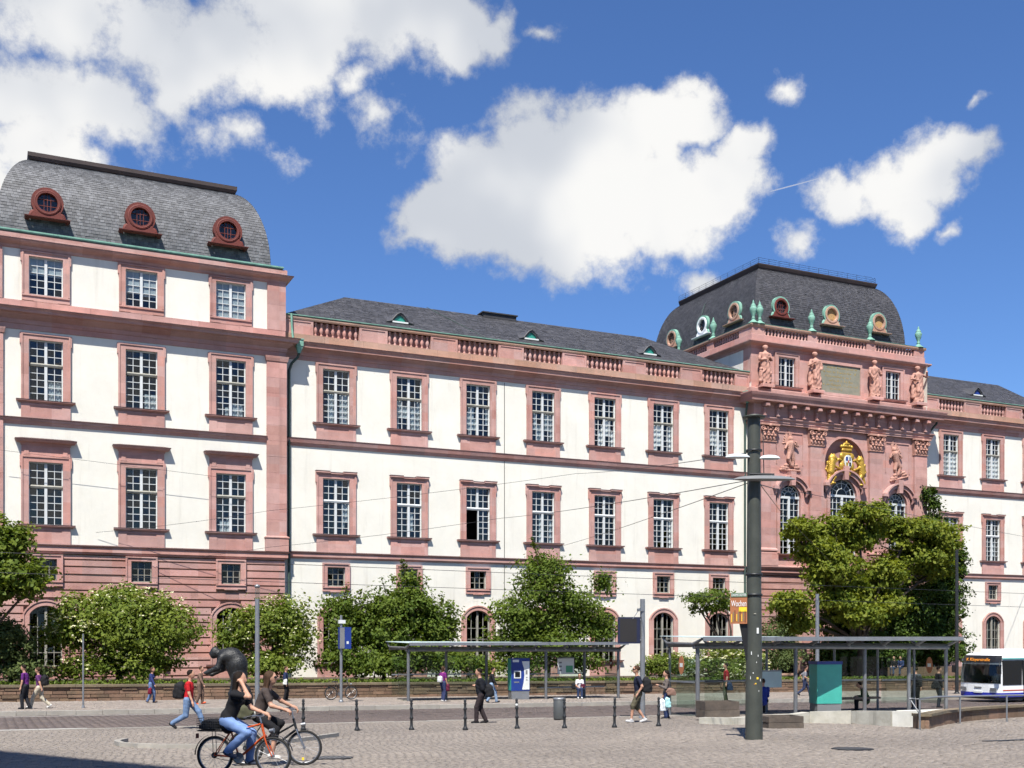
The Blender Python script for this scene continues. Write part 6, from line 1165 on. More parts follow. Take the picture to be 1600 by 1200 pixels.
b = MB(); hi = [bend(z, i_) for z, i_ in ((1.06, 0), (1.5, .004), (2.0, .024), (2.22, .038))]
for a, c in zip(hi, hi[1:]): b.strip([(x - .018, y, z) for x, y, z in a[1:-1]], [(x - .018, y, z) for x, y, z in c[1:-1]], 0, True)
b.build('windscreen', 'bus_glass', bus); b = MB(); t_ = [bend(z, i_) for z, i_ in ((2.22, .038), (2.45, .06), (2.6, .11))]; b.strip([(x - .02, y, z) for x, y, z in t_[1][1:-1]], [(x - .02, y, z) for x, y, z in t_[2][1:-1]]); b.strip([(x - .02, y, z) for x, y, z in t_[0][1:-1]], [(x - .02, y, z) for x, y, z in t_[1][1:-1]]); b.build('destination_blind', 'black_plastic', bus)
b = MB(); i0 = [bend(z, i_) for z, i_ in ((1.06, 0), (2.42, .055))]; b.strip([(x + 1.9, y, z) for x, y, z in i0[0][1:-1]], [(x + 1.9, y, z) for x, y, z in i0[1][1:-1]]); b.strip([(x - .004, y, 1.06) for x, y, z in i0[0][1:-1]], [(x + 1.9, y, 1.06) for x, y, z in i0[0][1:-1]]); b.build('cab_interior', 'board_dark', bus)
t = link('destination_text', text_mesh('K Kleyerstraße', .24, 'led_orange', .004), bus, (.06, W * .52, 2.42)); t.rotation_euler = (R(78), 0, R(-90)); t.location = (.035, W * .52, 2.29)
for xa, xb in ((.28, 1.6), (1.65, 3.05), (3.1, 4.9), (5.0, 6.8), (6.9, 8.7)): MB().box(xa, xb, -.022, .07, .98, 2.34).build('side_window', 'dark_glass', bus)
MB().box(.3, LB, -.012, .03, .66, .72).build('trim_line', 'red_line', bus); MB().box(.3, LB, -.005, .06, 2.40, 2.46).build('trim_line', 'teal_line', bus)
b = MB(); b.box(1.2, 3.2, .35, W - .35, 2.72, 2.95); b.box(.5, .8, .9, 1.3, 2.72, 2.84); b.build('roof_unit', 'bus_white', bus)
for y in (.32, W - .32): MB().box(-.03, .05, y - .18, y + .18, .66, .82).build('headlight', 'chrome', bus)
MB().box(-.035, .0, W / 2 - .26, W / 2 + .26, .52, .62).build('licence_plate', 'panel_white', bus); MB().box(-.03, .0, W / 2 - .22, W / 2 + .22, .80, .86).build('badge', 'grey_plastic', bus)
for y, s in ((-.16, 1), (W + .16, -1)): mb = MB(); mb.tube([(.1, y + s * .2, 2.3), (-.12, y, 2.2), (-.14, y, 2.0)], .02, 6); mb.box(-.2, -.1, y - .1, y + .1, 1.6, 2.02); mb.build('mirror', 'black_plastic', bus)
for x in (2.35, 8.4): 
    w_ = MB().lathe([(0, -.14), (.3, -.14), (.46, -.12), (.48, -.05), (.48, .05), (.46, .12)], 24).build('wheel', 'tyre', bus, (x, .16, .46)); w_.rotation_euler = (R(90), 0, 0); r_ = MB().lathe([(.0, .02), (.1, .05), (.22, .0), (.28, .04), (.29, .0)], 20).build('rim', 'grey_steel', w_, (0, 0, .14))
    MB().box(x - .62, x + .62, -.006, .1, .3, .98).build('wheel_arch', 'black_plastic', bus)
MB().box(.1, LB, .1, W - .1, .18, .34).build('underbody', 'black_plastic', bus)
# tall block behind the viewer whose shadow falls on the near paving at left
hb = 32.; k_ = Vector((SUN.x, SUN.y)) / SUN.z * hb; e1, e2 = gp(0, 1177), gp(235, 1199); p1 = Vector((e1.x + k_.x, e1.y + k_.y)); p2v = Vector((e2.x + k_.x, e2.y + k_.y)); dv = (p2v - p1).normalized(); nv = Vector((-dv.y, dv.x)) * -1
if nv.x > 0: nv = -nv
q1, q2 = p1 - dv * 3, p1 + dv * 9; q3, q4 = q2 + nv * 22, q1 + nv * 22; ob = tag(empty('office_block'), 'tall building outside the frame at left whose shadow crosses the paving', 'building'); b = MB(); qs = [q1, q2, q3, q4]; b.add([(v.x, v.y, -2) for v in qs] + [(v.x, v.y, hb) for v in qs], [(4, 5, 6, 7), (0, 1, 5, 4), (1, 2, 6, 5), (2, 3, 7, 6), (3, 0, 4, 7)]); b.build('wall', 'concrete', ob)
# ================================================================== people, bicycles, the bronze figure
def cloth(c, rough=.85):
    nm = 'cloth_%d_%d_%d' % tuple(int(x * 999) for x in c)
    if nm not in MATS: worn(nm, c, tuple(x * .72 for x in c), rough, 9, 60, .35, .01, spec=.2)
    return nm
worn('skin', (.42, .235, .16), (.36, .19, .125), .6, 6, 40, .1, .003); worn('hair_dark', (.016, .011, .008), (.010, .007, .006), .75, 8, 60, .5, .01, spec=.1); worn('hair_brown', (.060, .034, .020), (.036, .021, .013), .7, 8, 60, .5, .01, spec=.12); worn('hair_grey', (.16, .12, .09), (.11, .085, .065), .6, 8, 60, .4, .01); worn('sunglasses', (.008, .008, .008), (.006, .006, .006), .2, 4, 10, 0, .001)
def person_prims(hip, sh, head, feet, hands, sleeve='short', legs='long', bulk=0., hair='short', female=False, glasses=False, knee=(1, 0, 0), elbow=(-.7, 0, -.5), top_len=.0, grip=False, toe=(0, 0)):
    hip, sh, head = (np.array(v, float) for v in (hip, sh, head)); up = (sh - hip) / np.linalg.norm(sh - hip); y = np.array([0, 1., 0]); f = np.cross(y, up); w = .9 if female else 1.
    P = [ell(hip, (.115, .165 if not female else .17, .12), 3), cap(hip + up * .07, hip + (sh - hip) * .62, .128 * w + bulk, .140 * w + bulk, 2), ell(hip + (sh - hip) * .74, (.125 * w + bulk, .175 * w + bulk, .16), 2), cap(sh - up * .05 - y * .14 * w, sh - up * .05 + y * .14 * w, .07, .07, 2)]
    if top_len: P.append(ell(hip + up * (.03 - top_len * .5), (.128, .178, .10 + top_len), 2))
    if female: P += [ell(hip + (sh - hip) * .70 + f * .09 + y * .065, (.06, .065, .06), 2), ell(hip + (sh - hip) * .70 + f * .09 - y * .065, (.06, .065, .06), 2)]
    P += [cap(sh - up * .02, head + np.array([-.01, 0, -.08]), .056, .05, 0), ell(head, (.100, .080, .120), 0), ell(head + [.03, 0, -.065], (.06, .052, .05), 0), ell(head + [.098, 0, -.018], (.02, .014, .026), 0), ell(head + [-.005, .077, -.012], (.02, .012, .03), 0), ell(head + [-.005, -.077, -.012], (.02, .012, .03), 0)]
    P += [ell(head + [-.03, 0, .044], (.099, .090, .096), 1)]
    if hair == 'long': P += [cap(head + [-.055, 0, .0], head + [-.10, 0, -.24], .078, .05, 1), cap(head + [-.03, .06, .02], head + [-.06, .075, -.17], .04, .028, 1), cap(head + [-.03, -.06, .02], head + [-.06, -.075, -.17], .04, .028, 1)]
    if hair == 'pony': P += [cap(head + [-.10, 0, .03], head + [-.15, 0, -.16], .04, .025, 1)]
    if hair == 'bob': P += [cap(head + [-.04, 0, .0], head + [-.05, 0, -.09], .085, .07, 1)]
    if glasses: P += [cap(head + [.082, .05, .018], head + [.082, -.05, .018], .019, .019, 5), cap(head + [.075, .066, .02], head + [.0, .078, .02], .008, .008, 5)]
    for i, s in enumerate((1, -1)):
        a = sh - up * .05 + y * s * .178 * w; e, h = ik(a, hands[i], .285, .26, np.array(elbow) + y * s * .35); d = (h - e) / np.linalg.norm(h - e)
        if sleeve == 'long': P += [cap(a, e, .074 + bulk * .4, .062 + bulk * .4, 2), cap(e, h - d * .01, .060 + bulk * .3, .044, 2)]
        else:
            m = a + (e - a) * (.62 if sleeve == 'short' else .1); P += [cap(a, m, .066, .060, 2), cap(m, e, .046, .041, 0), cap(e, h, .041, .028, 0)]
        sd = np.cross(d, np.array([0, 0, 1.])); sd = sd / (np.linalg.norm(sd) + 1e-6); pl = h + d * .045; P += [ell(pl, (.032, .032, .034), 0), cap(h, h + d * .07, .026, .028, 0)]
        dn = np.cross(sd, d); curl = -.05 if grip else -.015
        for q, ln in zip((-1.5, -.5, .5, 1.5), (.055, .07, .066, .05)): k1 = h + d * .075 + sd * q * .017; k2 = k1 + d * ln * .55 + dn * curl * .4; P += [cap(k1, k2, .0105, .010, 0), cap(k2, k2 + d * ln * (.1 if grip else .45) + dn * curl, .010, .009, 0)]
        th = h + d * .03 + sd * .03 * -s; P += [cap(th, th + d * .04 + sd * .02 * -s + dn * curl * .5, .012, .010, 0)]
        a = hip + y * s * .085 - up * .03; k_, an = ik(a, feet[i], .43, .43, knee); 
        if legs == 'long': P += [cap(a, k_, .106, .084, 3), cap(k_, an, .080, .068, 3)]
        elif legs == 'capri': m = k_ + (an - k_) * .35; P += [cap(a, k_, .098, .074, 3), cap(k_, m, .072, .068, 3), cap(m, an, .052, .036, 0)]
        else: m = a + (k_ - a) * .98; P += [cap(a, m, .105, .092, 3), cap(m, k_ + (an - k_) * .12, .082, .076, 3), cap(k_ + (an - k_) * .1, an, .056, .036, 0)]
        t_ = toe[i]; fx = np.array([math.cos(t_), 0, -math.sin(t_)]); fz = np.array([math.sin(t_), 0, math.cos(t_)]); P += [cap(an - fx * .045 - fz * .052, an + fx * .14 - fz * .062, .042, .036, 4), cap(an - fz * .0, an - fz * .05, .045, .045, 4), ell(an + fx * .05 - fz * .078, (.13, .044, .022), 4, t_)]
    return P
HD = {'R': PHI - R(90), 'L': PHI + R(90), 'F': PHI + R(180), 'B': PHI}
WALK = dict(hip=(0, 0, .90), sh=(.04, 0, 1.40), head=(.09, 0, 1.62), feet=[(.34, .08, .10), (-.38, -.08, .17)], hands=[(-.20, .24, .80), (.26, -.24, .86)], toe=(-.25, .55))
STAND = dict(hip=(0, 0, .93), sh=(.01, 0, 1.43), head=(.04, 0, 1.64), feet=[(.05, .10, .10), (-.04, -.10, .10)], hands=[(.06, .25, .82), (.10, -.25, .84)])
SIT = dict(hip=(0, 0, .52), sh=(.06, 0, 1.00), head=(.12, 0, 1.21), feet=[(.42, .10, .10), (.40, -.10, .10)], hands=[(.34, .12, .62), (.36, -.10, .62)])
def person(label, loc, head_deg, H, pose, cols, vox=.02, group=None, **kw):
    d = dict(pose); d.update({k: kw.pop(k) for k in list(kw) if k in ('hip', 'sh', 'head', 'feet', 'hands', 'toe')})
    if 'sh' in d and d['hip'][2] > .8 and abs(d['hip'][0]) < .1:                # stand as tall as the legs allow
        hz = min(f_[2] + math.sqrt(.852 ** 2 - (f_[0] - d['hip'][0]) ** 2) for f_ in d['feet']) + .025; dz = hz - d['hip'][2]
        for k in ('hip', 'sh', 'head'): d[k] = (d[k][0], d[k][1], d[k][2] + dz)
        d['hands'] = [(h_[0], h_[1], h_[2] + dz) for h_ in d['hands']]
    P = person_prims(**d, **kw); mats = ['skin', cols[0], cloth(cols[1]), cloth(cols[2]), cloth(cols[3]), 'sunglasses']
    me = sdf_mesh(P, vox, .022, lambda X, Y, Z: np.where(Z < 1.42, .0042 * np.sin(X * 30 + Z * 22 + 2 * np.sin(Z * 9)) * np.sin(Z * 26 - X * 18 + Y * 30), 0.), 'person', mats)
    o = link('person', me, None, loc, head_deg if not isinstance(head_deg, str) else HD[head_deg]); s = H / 1.76; o.scale = (s, s, s); return tag(o, label, 'person', group)
BLK = (.014, .014, .016)
def bag(name, label, person_o, off, size, mat, rot=0., strap=True):
    """soft bag with rounded seams, straps and a front pocket"""
    s = person_o.scale[0]; m = person_o.matrix_basis; x, y, z = size
    P = [rbox((0, 0, -z * .05), (x * .42, y * .5, z * .44), min(size) * .2, 0), ell((x * .08, 0, z * .3), (x * .36, y * .42, z * .22), 0), rbox((-x * .42, 0, -z * .2), (x * .16, y * .36, z * .24), min(size) * .12, 0), cap((x * .2, -y * .12, z * .5), (x * .2, y * .12, z * .5), .012, .012, 0), cap((-x * .1, -y * .5, -z * .3), (-x * .1, -y * .5, z * .1), .018, .018, 0)]
    if strap: P += [cap((x * .3, -y * .3, z * .38), (x * .55, -y * .34, 0), .02, .02, 0), cap((x * .55, -y * .34, 0), (x * .3, -y * .32, -z * .35), .02, .02, 0), cap((x * .3, y * .3, z * .38), (x * .55, y * .34, 0), .02, .02, 0), cap((x * .55, y * .34, 0), (x * .3, y * .32, -z * .35), .02, .02, 0)]
    me = sdf_mesh(P, .02, .02, lambda X, Y, Z: .006 * np.sin(Z * 38 + X * 20) * np.sin(Y * 33), name, (mat if mat != 'black_plastic' else cloth(BLK),)); a = person_o.rotation_euler.z; v = Matrix.Rotation(a, 3, 'Z') @ (Vector(off) * s) + Vector(person_o.location); return tag(link(name, me, None, v, a + rot), label, 'bag')
JEANS = (.10, .155, .29); DK = (.018, .019, .024); WHT = (.62, .62, .60); BLK = (.014, .014, .016)
p = person('man in purple polo shirt walking left at far left of pavement', gp(40, 1108, .15), 'L', 1.66, WALK, ('hair_dark', (.10, .018, .14), DK, DK), feet=[(.1, .08, .1), (-.12, -.08, .11)], hands=[(.1, .24, .8), (0, -.24, .82)], toe=(0, .1))
p = person('person half hidden behind the man in purple, pale trousers', gp(62, 1107, .15), 'L', 1.62, WALK, ('hair_brown', (.10, .03, .12), (.42, .38, .30), WHT)); bag('backpack', 'dark backpack on the person behind the purple shirt', p, (-.22, 0, 1.2), (.24, .3, .42), 'black_plastic')
p = person('woman in navy pullover and jeans walking before the big elder bush', gp(236, 1098, .15), 'R', 1.56, WALK, ('hair_brown', (.025, .035, .12), JEANS, (.12, .08, .06)), sleeve='long', female=True, hair='bob', feet=[(.12, .08, .1), (-.15, -.08, .12)]); bag('handbag', 'dark red bag carried by the woman in navy', p, (.05, -.3, .62), (.16, .2, .3), cloth((.16, .012, .03)), strap=False)
p = person('man in red T-shirt and jeans striding right with a backpack', gp(294, 1139), 'R', 1.76, WALK, ('hair_dark', (.42, .012, .018), (.13, .20, .33), BLK), vox=.016, feet=[(.44, .08, .10), (-.42, -.08, .18)], hands=[(.1, .26, .80), (.20, -.26, .83)]); bag('backpack', 'black backpack on the man in red', p, (-.24, 0, 1.12), (.32, .34, .50), 'black_plastic')
p = person('passer-by in brown with orange shoes behind the man in red', gp(312, 1100, .15), 'R', 1.6, WALK, ('hair_brown', (.16, .10, .075), (.13, .085, .065), (.60, .10, .04)), sleeve='long', feet=[(.1, .08, .1), (-.12, -.08, .11)])
p = person('passer-by in dark blue with a white bag behind the silver bicycle rider', gp(446, 1095, .15), 'R', 1.6, STAND, ('hair_brown', (.02, .03, .075), BLK, BLK), sleeve='long'); bag('shoulder_bag', 'white shoulder bag of the passer-by beyond the cyclists', p, (.05, -.25, 1.0), (.2, .14, .28), cloth((.6, .6, .56)), strap=False)
p = person('woman in purple top standing under the long shelter', gp(692, 1096, .15), R(20), 1.6, STAND, ('hair_brown', (.16, .02, .15), (.03, .04, .10), WHT), female=True, hair='bob', hands=[(.15, .2, .95), (.12, -.22, .78)]); bag('backpack', 'small white rucksack on the woman in purple', p, (-.2, 0, 1.15), (.18, .24, .3), cloth((.55, .56, .56))); bag('handbag', 'maroon handbag of the woman in purple', p, (.1, -.28, .72), (.16, .14, .34), cloth((.09, .012, .03)), strap=False)
p = person('man in black jacket and trousers walking left past the bollards', gp(752, 1130), 'L', 1.70, WALK, ('hair_dark', (.012, .013, .017), (.03, .022, .024), BLK), vox=.016, sleeve='long', hands=[(.17, .06, 1.16), (.06, -.26, .80)], feet=[(.16, .08, .1), (-.14, -.08, .11)], toe=(0, .15), bulk=.035, top_len=.10); bag('backpack', 'black shoulder bag of the man in the black jacket', p, (-.27, .06, 1.08), (.26, .34, .42), 'black_plastic')
p = person('person hidden behind the man in black, light jeans', gp(768, 1098, .15), 'R', 1.58, WALK, ('hair_dark', BLK, (.20, .28, .40), BLK), sleeve='long', feet=[(.25, .08, .1), (-.2, -.08, .13)])
p = person('seated woman in white blouse on the shelter bench', gp(909, 1092, .15) + Vector((.2, .6, 0)), 'F', 1.66, SIT, ('hair_brown', (.60, .60, .62), (.03, .045, .10), WHT), female=True, hair='bob', glasses=True); bag('handbag', 'black handbag beside the seated woman', p, (.05, -.32, .66), (.24, .2, .32), 'black_plastic', strap=False); bag('magazine_bag', 'dark red folded bag in the seated woman\'s lap', p, (.3, .16, .68), (.2, .22, .2), cloth((.08, .012, .03)), strap=False)
p = person('man in navy T-shirt and olive shorts walking left with sunglasses', gp(998, 1129), 'L', 1.80, WALK, ('hair_brown', (.014, .017, .035), (.095, .085, .055), (.45, .45, .45)), vox=.015, legs='short', glasses=True, hands=[(.05, .22, .88), (.08, -.22, .86)], feet=[(.24, .08, .10), (-.18, -.08, .13)], toe=(-.15, .3)); bag('backpack', 'black rucksack on the man in shorts', p, (-.25, 0, 1.18), (.3, .34, .5), 'black_plastic')
p = person('woman in grey-brown cardigan with dark ponytail looking at her phone', gp(1042, 1123), 'L', 1.62, STAND, ('hair_dark', (.12, .10, .09), (.03, .045, .11), BLK), vox=.016, sleeve='long', female=True, hair='pony', hands=[(.30, .12, 1.2), (.12, -.2, .72)], top_len=.14); bag('shoulder_bag', 'tan leather bag on the shoulder of the woman with ponytail', p, (-.12, .22, 1.02), (.3, .14, .26), cloth((.22, .13, .10))); bag('shopping_bag', 'white plastic bag hanging from the woman with ponytail', p, (.16, .1, .52), (.26, .16, .42), cloth((.66, .70, .72)), strap=False); bag('shopping_bag', 'pale turquoise plastic bag beside the white one', p, (.0, .2, .62), (.2, .14, .36), cloth((.36, .62, .62)), strap=False)
p = person('person in dark red shirt and olive trousers waiting behind the right shelter', gp(1135, 1099, .15), 'L', 1.74, STAND, ('hair_dark', (.24, .014, .018), (.045, .055, .03), BLK)); bag('satchel', 'dark blue satchel of the person in dark red', p, (-.1, .26, .78), (.26, .14, .36), cloth((.02, .035, .07)), strap=False)
p = person('seated person in bright blue jacket just right of the mast', Vector((dx_at(1193, -34.6), -34.6, zg(25.4, -34.6) + .02)), 'B', 1.72, SIT, ('hair_brown', (.02, .035, .20), BLK, BLK), sleeve='long', top_len=.1)
p = person('man in grey T-shirt and dark jeans walking along the garden wall', gp(1257, 1087, .15), 'R', 1.66, WALK, ('hair_dark', (.19, .19, .21), (.03, .04, .085), BLK), hands=[(-.05, .3, .95), (.2, -.22, 1.0)])
p = person('hunched person in green parka on the shelter bench', Vector((dx_at(1354, -33.9), -33.9, zg(32.4, -33.9))), R(150), 1.7, SIT, ('hair_dark', (.055, .085, .035), DK, BLK), sleeve='long', sh=(.16, 0, .95), head=(.32, 0, 1.10), top_len=.12)
p = person('youth in dark clothes with backpack at the right end of the shelter', Vector((dx_at(1431, -32.6), -32.6, zg(36.5, -32.6))), 'B', 1.74, STAND, ('hair_dark', (.07, .075, .085), BLK, BLK)); bag('backpack', 'black backpack of the youth at the shelter end', p, (-.22, 0, 1.18), (.28, .34, .5), 'black_plastic')
p = person('person in black with a shoulder bag next to the youth', Vector((dx_at(1466, -32.4), -32.4, zg(38, -32.4))), 'R', 1.76, STAND, ('hair_dark', BLK, (.02, .024, .034), BLK), sleeve='long'); bag('shoulder_bag', 'black shoulder bag of the person at the glass end panel', p, (-.2, -.2, 1.0), (.3, .2, .34), 'black_plastic')
# people sitting on the terrace wall under the trees
tw = tag(empty('terrace_wall'), 'short brown stone bench wall under the trees behind the shelter', 'wall'); zt2 = zt(50); 
for k in range(5): MB().box(dx_at(1392, -9.5) + 1.5 * k, dx_at(1392, -9.5) + 1.5 * k + 1.49, -9.6, -9.2, zt2 - .2, zt2 + .62 + .01 * (k % 2)).build('stone', 'garden_stone', tw)
for k, (px, c, lb) in enumerate(((1398, BLK, 'person in black sitting on the terrace wall under the trees'), (1408, (.03, .045, .12), 'person in navy sitting on the terrace wall under the trees'))):
    person(lb, Vector((dx_at(px, -9.4), -9.4, zt2 + .12)), R(200), 1.7, SIT, ('hair_brown', c, (.05, .07, .12), BLK), sleeve='long', vox=.026)
# passengers and driver
person('bus driver in light shirt behind the windscreen', Vector((bx + .9, byn + .75, bz + .45)), R(180), 1.72, SIT, ('hair_dark', (.6, .62, .64), DK, BLK), vox=.026)

# bronze sculpture of a stooping man
sv = gp(367, 1124); st = tag(empty('bronze_statue', sv, HD['L']), 'dark bronze statue of a stooping man reaching forward, behind the cyclists', 'statue')
P = [ell((-.1, 0, 1.42), (.24, .27, .26)), cap((-.14, 0, 1.40), (.06, 0, 1.95), .32, .34), ell((-.08, 0, 1.76), (.38, .38, .40)), cap((.05, 0, 1.95), (.42, 0, 2.06), .27, .20), ell((.18, 0, 2.03), (.42, .36, .27)), cap((.45, 0, 2.06), (.60, 0, 2.12), .11, .10), ell((.72, 0, 2.15), (.17, .14, .185)), ell((.79, 0, 2.06), (.10, .09, .11)), ell((.9, 0, 2.12), (.04, .03, .05)),
     cap((.42, .26, 1.98), (.55, .30, 1.66), .12, .10), cap((.55, .30, 1.66), (.92, .24, 1.52), .10, .075), ell((.98, .24, 1.50), (.11, .06, .05)), cap((.42, -.26, 1.98), (.52, -.30, 1.62), .12, .10), cap((.52, -.30, 1.62), (.86, -.2, 1.45), .10, .075), ell((.92, -.2, 1.43), (.10, .06, .05)),
     cap((-.16, .15, 1.35), (-.02, .17, .82), .25, .17), cap((.08, .17, .82), (-.16, .17, .3), .13, .09), cap((-.2, .17, .24), (.06, .19, .22), .08, .06), cap((-.16, -.15, 1.35), (-.12, -.18, .8), .25, .17), cap((-.02, -.18, .8), (-.3, -.17, .3), .13, .09), cap((-.32, -.17, .24), (-.06, -.19, .22), .08, .06)]
link('figure', sdf_mesh(P, .03, .06, None, 'figure', ('bronze',)), st).scale = (.94, .9, 1.06)
P = [ell((-.15, 0, .05), (.5, .42, .2)), ell((-.28, 0, .62), (.32, .34, .62)), ell((.05, .1, .12), (.4, .3, .12))]
link('rock_base', sdf_mesh(P, .04, .08, lambda X, Y, Z: .03 * np.sin(X * 13 + Z * 7) * np.sin(Z * 11 + Y * 8), 'rock_base', ('bronze',)), st)

# bicycles
def bicycle(label, loc, rot, r, wb, framecol, fork, basket=False, fender=True, upright=False, step=False, steer=0., scale=1.):
    o = tag(empty('bicycle', loc, rot), label, 'bicycle'); o.scale = (scale,) * 3; bb = (.43, 0, .29); st_ = (.26, 0, .80); ht = (wb - .20, 0, .86); hb_ = (wb - .145, 0, .66); ax = (wb, 0, r)
    def wheel(x):
        w = empty('wheel', (x, 0, r), 0, o); n = 32; b = MB(); ring_ = [(math.cos(t) * (r - .022), 0, math.sin(t) * (r - .022)) for t in np.linspace(0, 2 * math.pi, n + 1)]; b.tube(ring_, .022, 8, cap=False); b.build('tyre', 'tyre', w)
        b = MB(); b.tube([(math.cos(t) * (r - .05), 0, math.sin(t) * (r - .05)) for t in np.linspace(0, 2 * math.pi, n + 1)], .011, 6, cap=False); b.build('rim', 'chrome', w)
        b = MB()
        for k in range(18): t = 2 * math.pi * k / 18; s = .028 * (1 if k % 2 else -1); t2 = t + (.35 if k % 4 < 2 else -.35); b.tube([(math.cos(t2) * .025, s, math.sin(t2) * .025), (math.cos(t) * (r - .05), 0, math.sin(t) * (r - .05))], .0022, 4, cap=False)
        b.build('spokes', 'chrome', w); b = MB(); b.tube([(0, -.05, 0), (0, .05, 0)], .022, 10); b.build('hub', 'chrome', w); return w
    wheel(0); wheel(wb)
    b = MB(); b.tube([bb, hb_], .021, 8); 
    if not step: b.tube([(st_[0] + .02, 0, .72), ht], .017, 8)
    else: b.tube([(bb[0] - .06, 0, .46), (wb - .17, 0, .76)], .018, 8)
    b.tube([bb, st_], .017, 8); b.tube([ht, hb_], .023, 8)
    for s in (-1, 1): b.tube([bb, (0, s * .06, r)], .011, 6); b.tube([(st_[0] + .01, s * .02, .72), (0, s * .06, r)], .009, 6)
    b.build('frame', framecol, o); b = MB()
    for s in (-1, 1): b.tube([(hb_[0] + .005, s * .04, hb_[2]), (hb_[0] + .05, s * .055, hb_[2] - .12), (wb, s * .055, r)], [.015, .014, .010], 8)
    b.tube([(hb_[0] + .005, -.05, hb_[2]), (hb_[0] + .005, .05, hb_[2])], .016, 6); b.build('fork', fork, o)
    hz = 1.02 if upright else .98; b = MB(); b.tube([ht, (ht[0] - .03, 0, hz)], .014, 8); b.tube([(ht[0] - .17, .29, hz), (ht[0] - .05, .2, hz + .03), (ht[0] + .02, .06, hz + .01), (ht[0] + .02, -.06, hz + .01), (ht[0] - .05, -.2, hz + .03), (ht[0] - .17, -.29, hz)], .011, 8); b.build('handlebar', 'chrome', o)
    for s in (-1, 1): MB().tube([(ht[0] - .19, s * .295, hz), (ht[0] - .08, s * .225, hz + .025)], .017, 8).build('grip', 'black_plastic', o)
    b = MB(); b.tube([(st_[0] - .01, 0, .78), (st_[0] - .035, 0, .86)], .013, 8); b.build('seat_post', 'chrome', o); link('saddle', sdf_mesh([ell((st_[0] - .1, 0, .89), (.12, .085, .035), 0), cap((st_[0] - .08, 0, .89), (st_[0] + .11, 0, .885), .04, .024, 0)], .014, .02, None, 'saddle', ('black_plastic',)), o)
    b = MB(); b.tube([(bb[0], -.035, bb[2]), (bb[0], -.02, bb[2])], .09, 20); b.tube([(bb[0], -.07, bb[2]), (bb[0], .07, bb[2])], .018, 8); b.tube([(bb[0], -.07, bb[2]), (bb[0] + (-.12 if not step else .06), -.08, bb[2] + (.06 if not step else -.1))], .010, 6); b.tube([(bb[0], .07, bb[2]), (bb[0] + (.12 if not step else -.06), .08, bb[2] + (-.10 if not step else .1))], .010, 6); b.build('crankset', 'chrome', o)
    b = MB(); b.tube([(bb[0], -.03, bb[2] + .09), (0, -.03, r + .04)], .005, 4); b.tube([(bb[0], -.03, bb[2] - .09), (0, -.03, r - .04)], .005, 4); b.tube([(0, -.04, r), (0, -.015, r)], .05, 14); b.build('chain', 'iron', o)
    for s, dx, dz in ((-1, -.12, .06), (1, .12, -.10)): 
        if step: dx, dz = (.06, -.1) if s < 0 else (-.06, .1)
        MB().box(bb[0] + dx - .05, bb[0] + dx + .05, s * .14 - .04, s * .14 + .04, bb[2] + dz - .012, bb[2] + dz + .012).build('pedal', 'black_plastic', o)
    if fender:
        for cx_, a0, a1 in ((0, 20, 190), (wb, 15, 150)): 
            A = [(cx_ + math.cos(R(t)) * (r + .03), math.sin(R(t)) * (r + .03) + r) for t in range(a0, a1, 10)]; MB().strip([(x, -.028, z) for x, z in A], [(x, .028, z) for x, z in A], 0, True).build('mudguard', 'black_plastic', o)
    b = MB(); b.box(-.28, .24, -.07, .07, r + .40, r + .415)
    for s in (-1, 1): b.tube([(-.02, s * .07, r + .4), (0, s * .065, r)], .006, 5)
    b.build('carrier', 'iron', o); MB().box(-.33, -.30, -.03, .03, r + .28, r + .36).build('rear_light', 'dormer_red', o); MB().tube([(wb - .06, 0, r + .42), (wb + .02, 0, r + .43)], [.035, .042], 10).build('headlight', 'chrome', o)
    if basket:
        k = empty('basket', (-.06, 0, r + .42), 0, o); b = MB()
        for z in np.linspace(0, .2, 6): b.tube([(-.2, -.14, z), (.2, -.14, z), (.2, .14, z), (-.2, .14, z), (-.2, -.14, z)], .004, 4)
        for x in np.linspace(-.2, .2, 11): b.tube([(x, -.14, .2), (x, -.14, 0), (x, .14, 0), (x, .14, .2)], .003, 4)
        b.build('wire', 'iron', k)
    return o
def glocal(px, py): v = gp(px, py); return v
slope_pitch = 0.
B1 = glocal(336, 1210); d1 = glocal(430, 1211.5) - B1; rot1 = math.atan2(d1.y, d1.x)
bk1 = bicycle('orange framed bicycle with rear basket, nearest the camera', B1, rot1, .325, 1.02, 'orange_paint', 'orange_paint', basket=True)
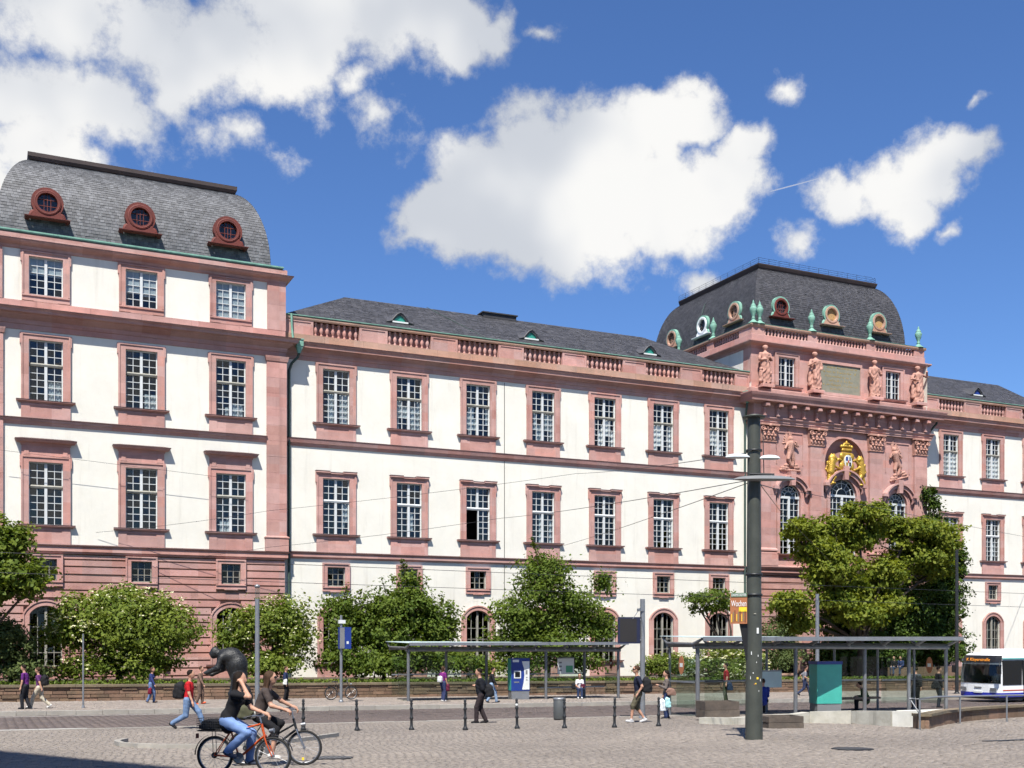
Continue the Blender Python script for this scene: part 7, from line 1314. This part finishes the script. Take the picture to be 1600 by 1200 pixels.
bag('handbag', 'black bag lying in the rear basket of the orange bicycle', person('woman in black T-shirt and jeans riding the orange bicycle, hand at her forehead', B1, rot1, 1.76, STAND, ('hair_dark', (.010, .010, .012), (.16, .25, .46), (.05, .06, .09)), vox=.0115, hip=(.24, 0, .93), sh=(.42, 0, 1.40), head=(.45, .0, 1.60), feet=[(.56, .13, .27), (.30, -.14, .43)], hands=[(.78, .24, 1.02), (.54, -.12, 1.52)], female=True, hair='long', sleeve='short', top_len=.12, knee=(1, 0, .6), elbow=(.2, 0, -1), toe=(.1, .35), grip=True), (-.06, 0, .84), (.34, .24, .18), 'black_plastic', strap=False)
B2 = glocal(384, 1196.5); d2 = glocal(475.5, 1196) - B2; rot2 = math.atan2(d2.y, d2.x)
bk2 = bicycle('silver grey bicycle half hidden behind the orange one', B2, rot2, .325, 1.06, 'iron', 'chrome', upright=True, step=True)
MB().box(1.02, 1.06, -.04, -.036, .1, .15).build('spoke_reflector', 'sticker_yellow', bk2)
p = person('woman with sunglasses in dark brown top riding the silver bicycle', B2, rot2, 1.76, STAND, ('hair_brown', (.055, .042, .038), (.012, .012, .014), (.5, .46, .42)), vox=.0125, hip=(.22, 0, .94), sh=(.40, 0, 1.40), head=(.46, -.01, 1.60), feet=[(.36, .13, .42), (.50, -.14, .24)], hands=[(.83, .27, 1.05), (.75, -.27, 1.04)], female=True, hair='long', sleeve='short', legs='capri', glasses=True, knee=(1, 0, .6), elbow=(-.2, 0, -1), toe=(.2, .1), grip=True, top_len=.06)
bag('shoulder_bag', 'olive shoulder bag at the hip of the woman with sunglasses', p, (.0, -.2, 1.0), (.32, .14, .26), cloth((.075, .075, .045))); bag('jacket_bundle', 'white cloth bundle tied at the waist of the woman with sunglasses', p, (.12, -.17, .98), (.22, .1, .2), cloth((.6, .58, .5)), strap=False)
v = gp(528, 1095, .15); bicycle('black bicycle parked against the garden wall', Vector((v.x, v.y + 1.2, zg(v.x, v.y + 1.2) + .15)), R(4), .33, 1.05, 'iron', 'iron')
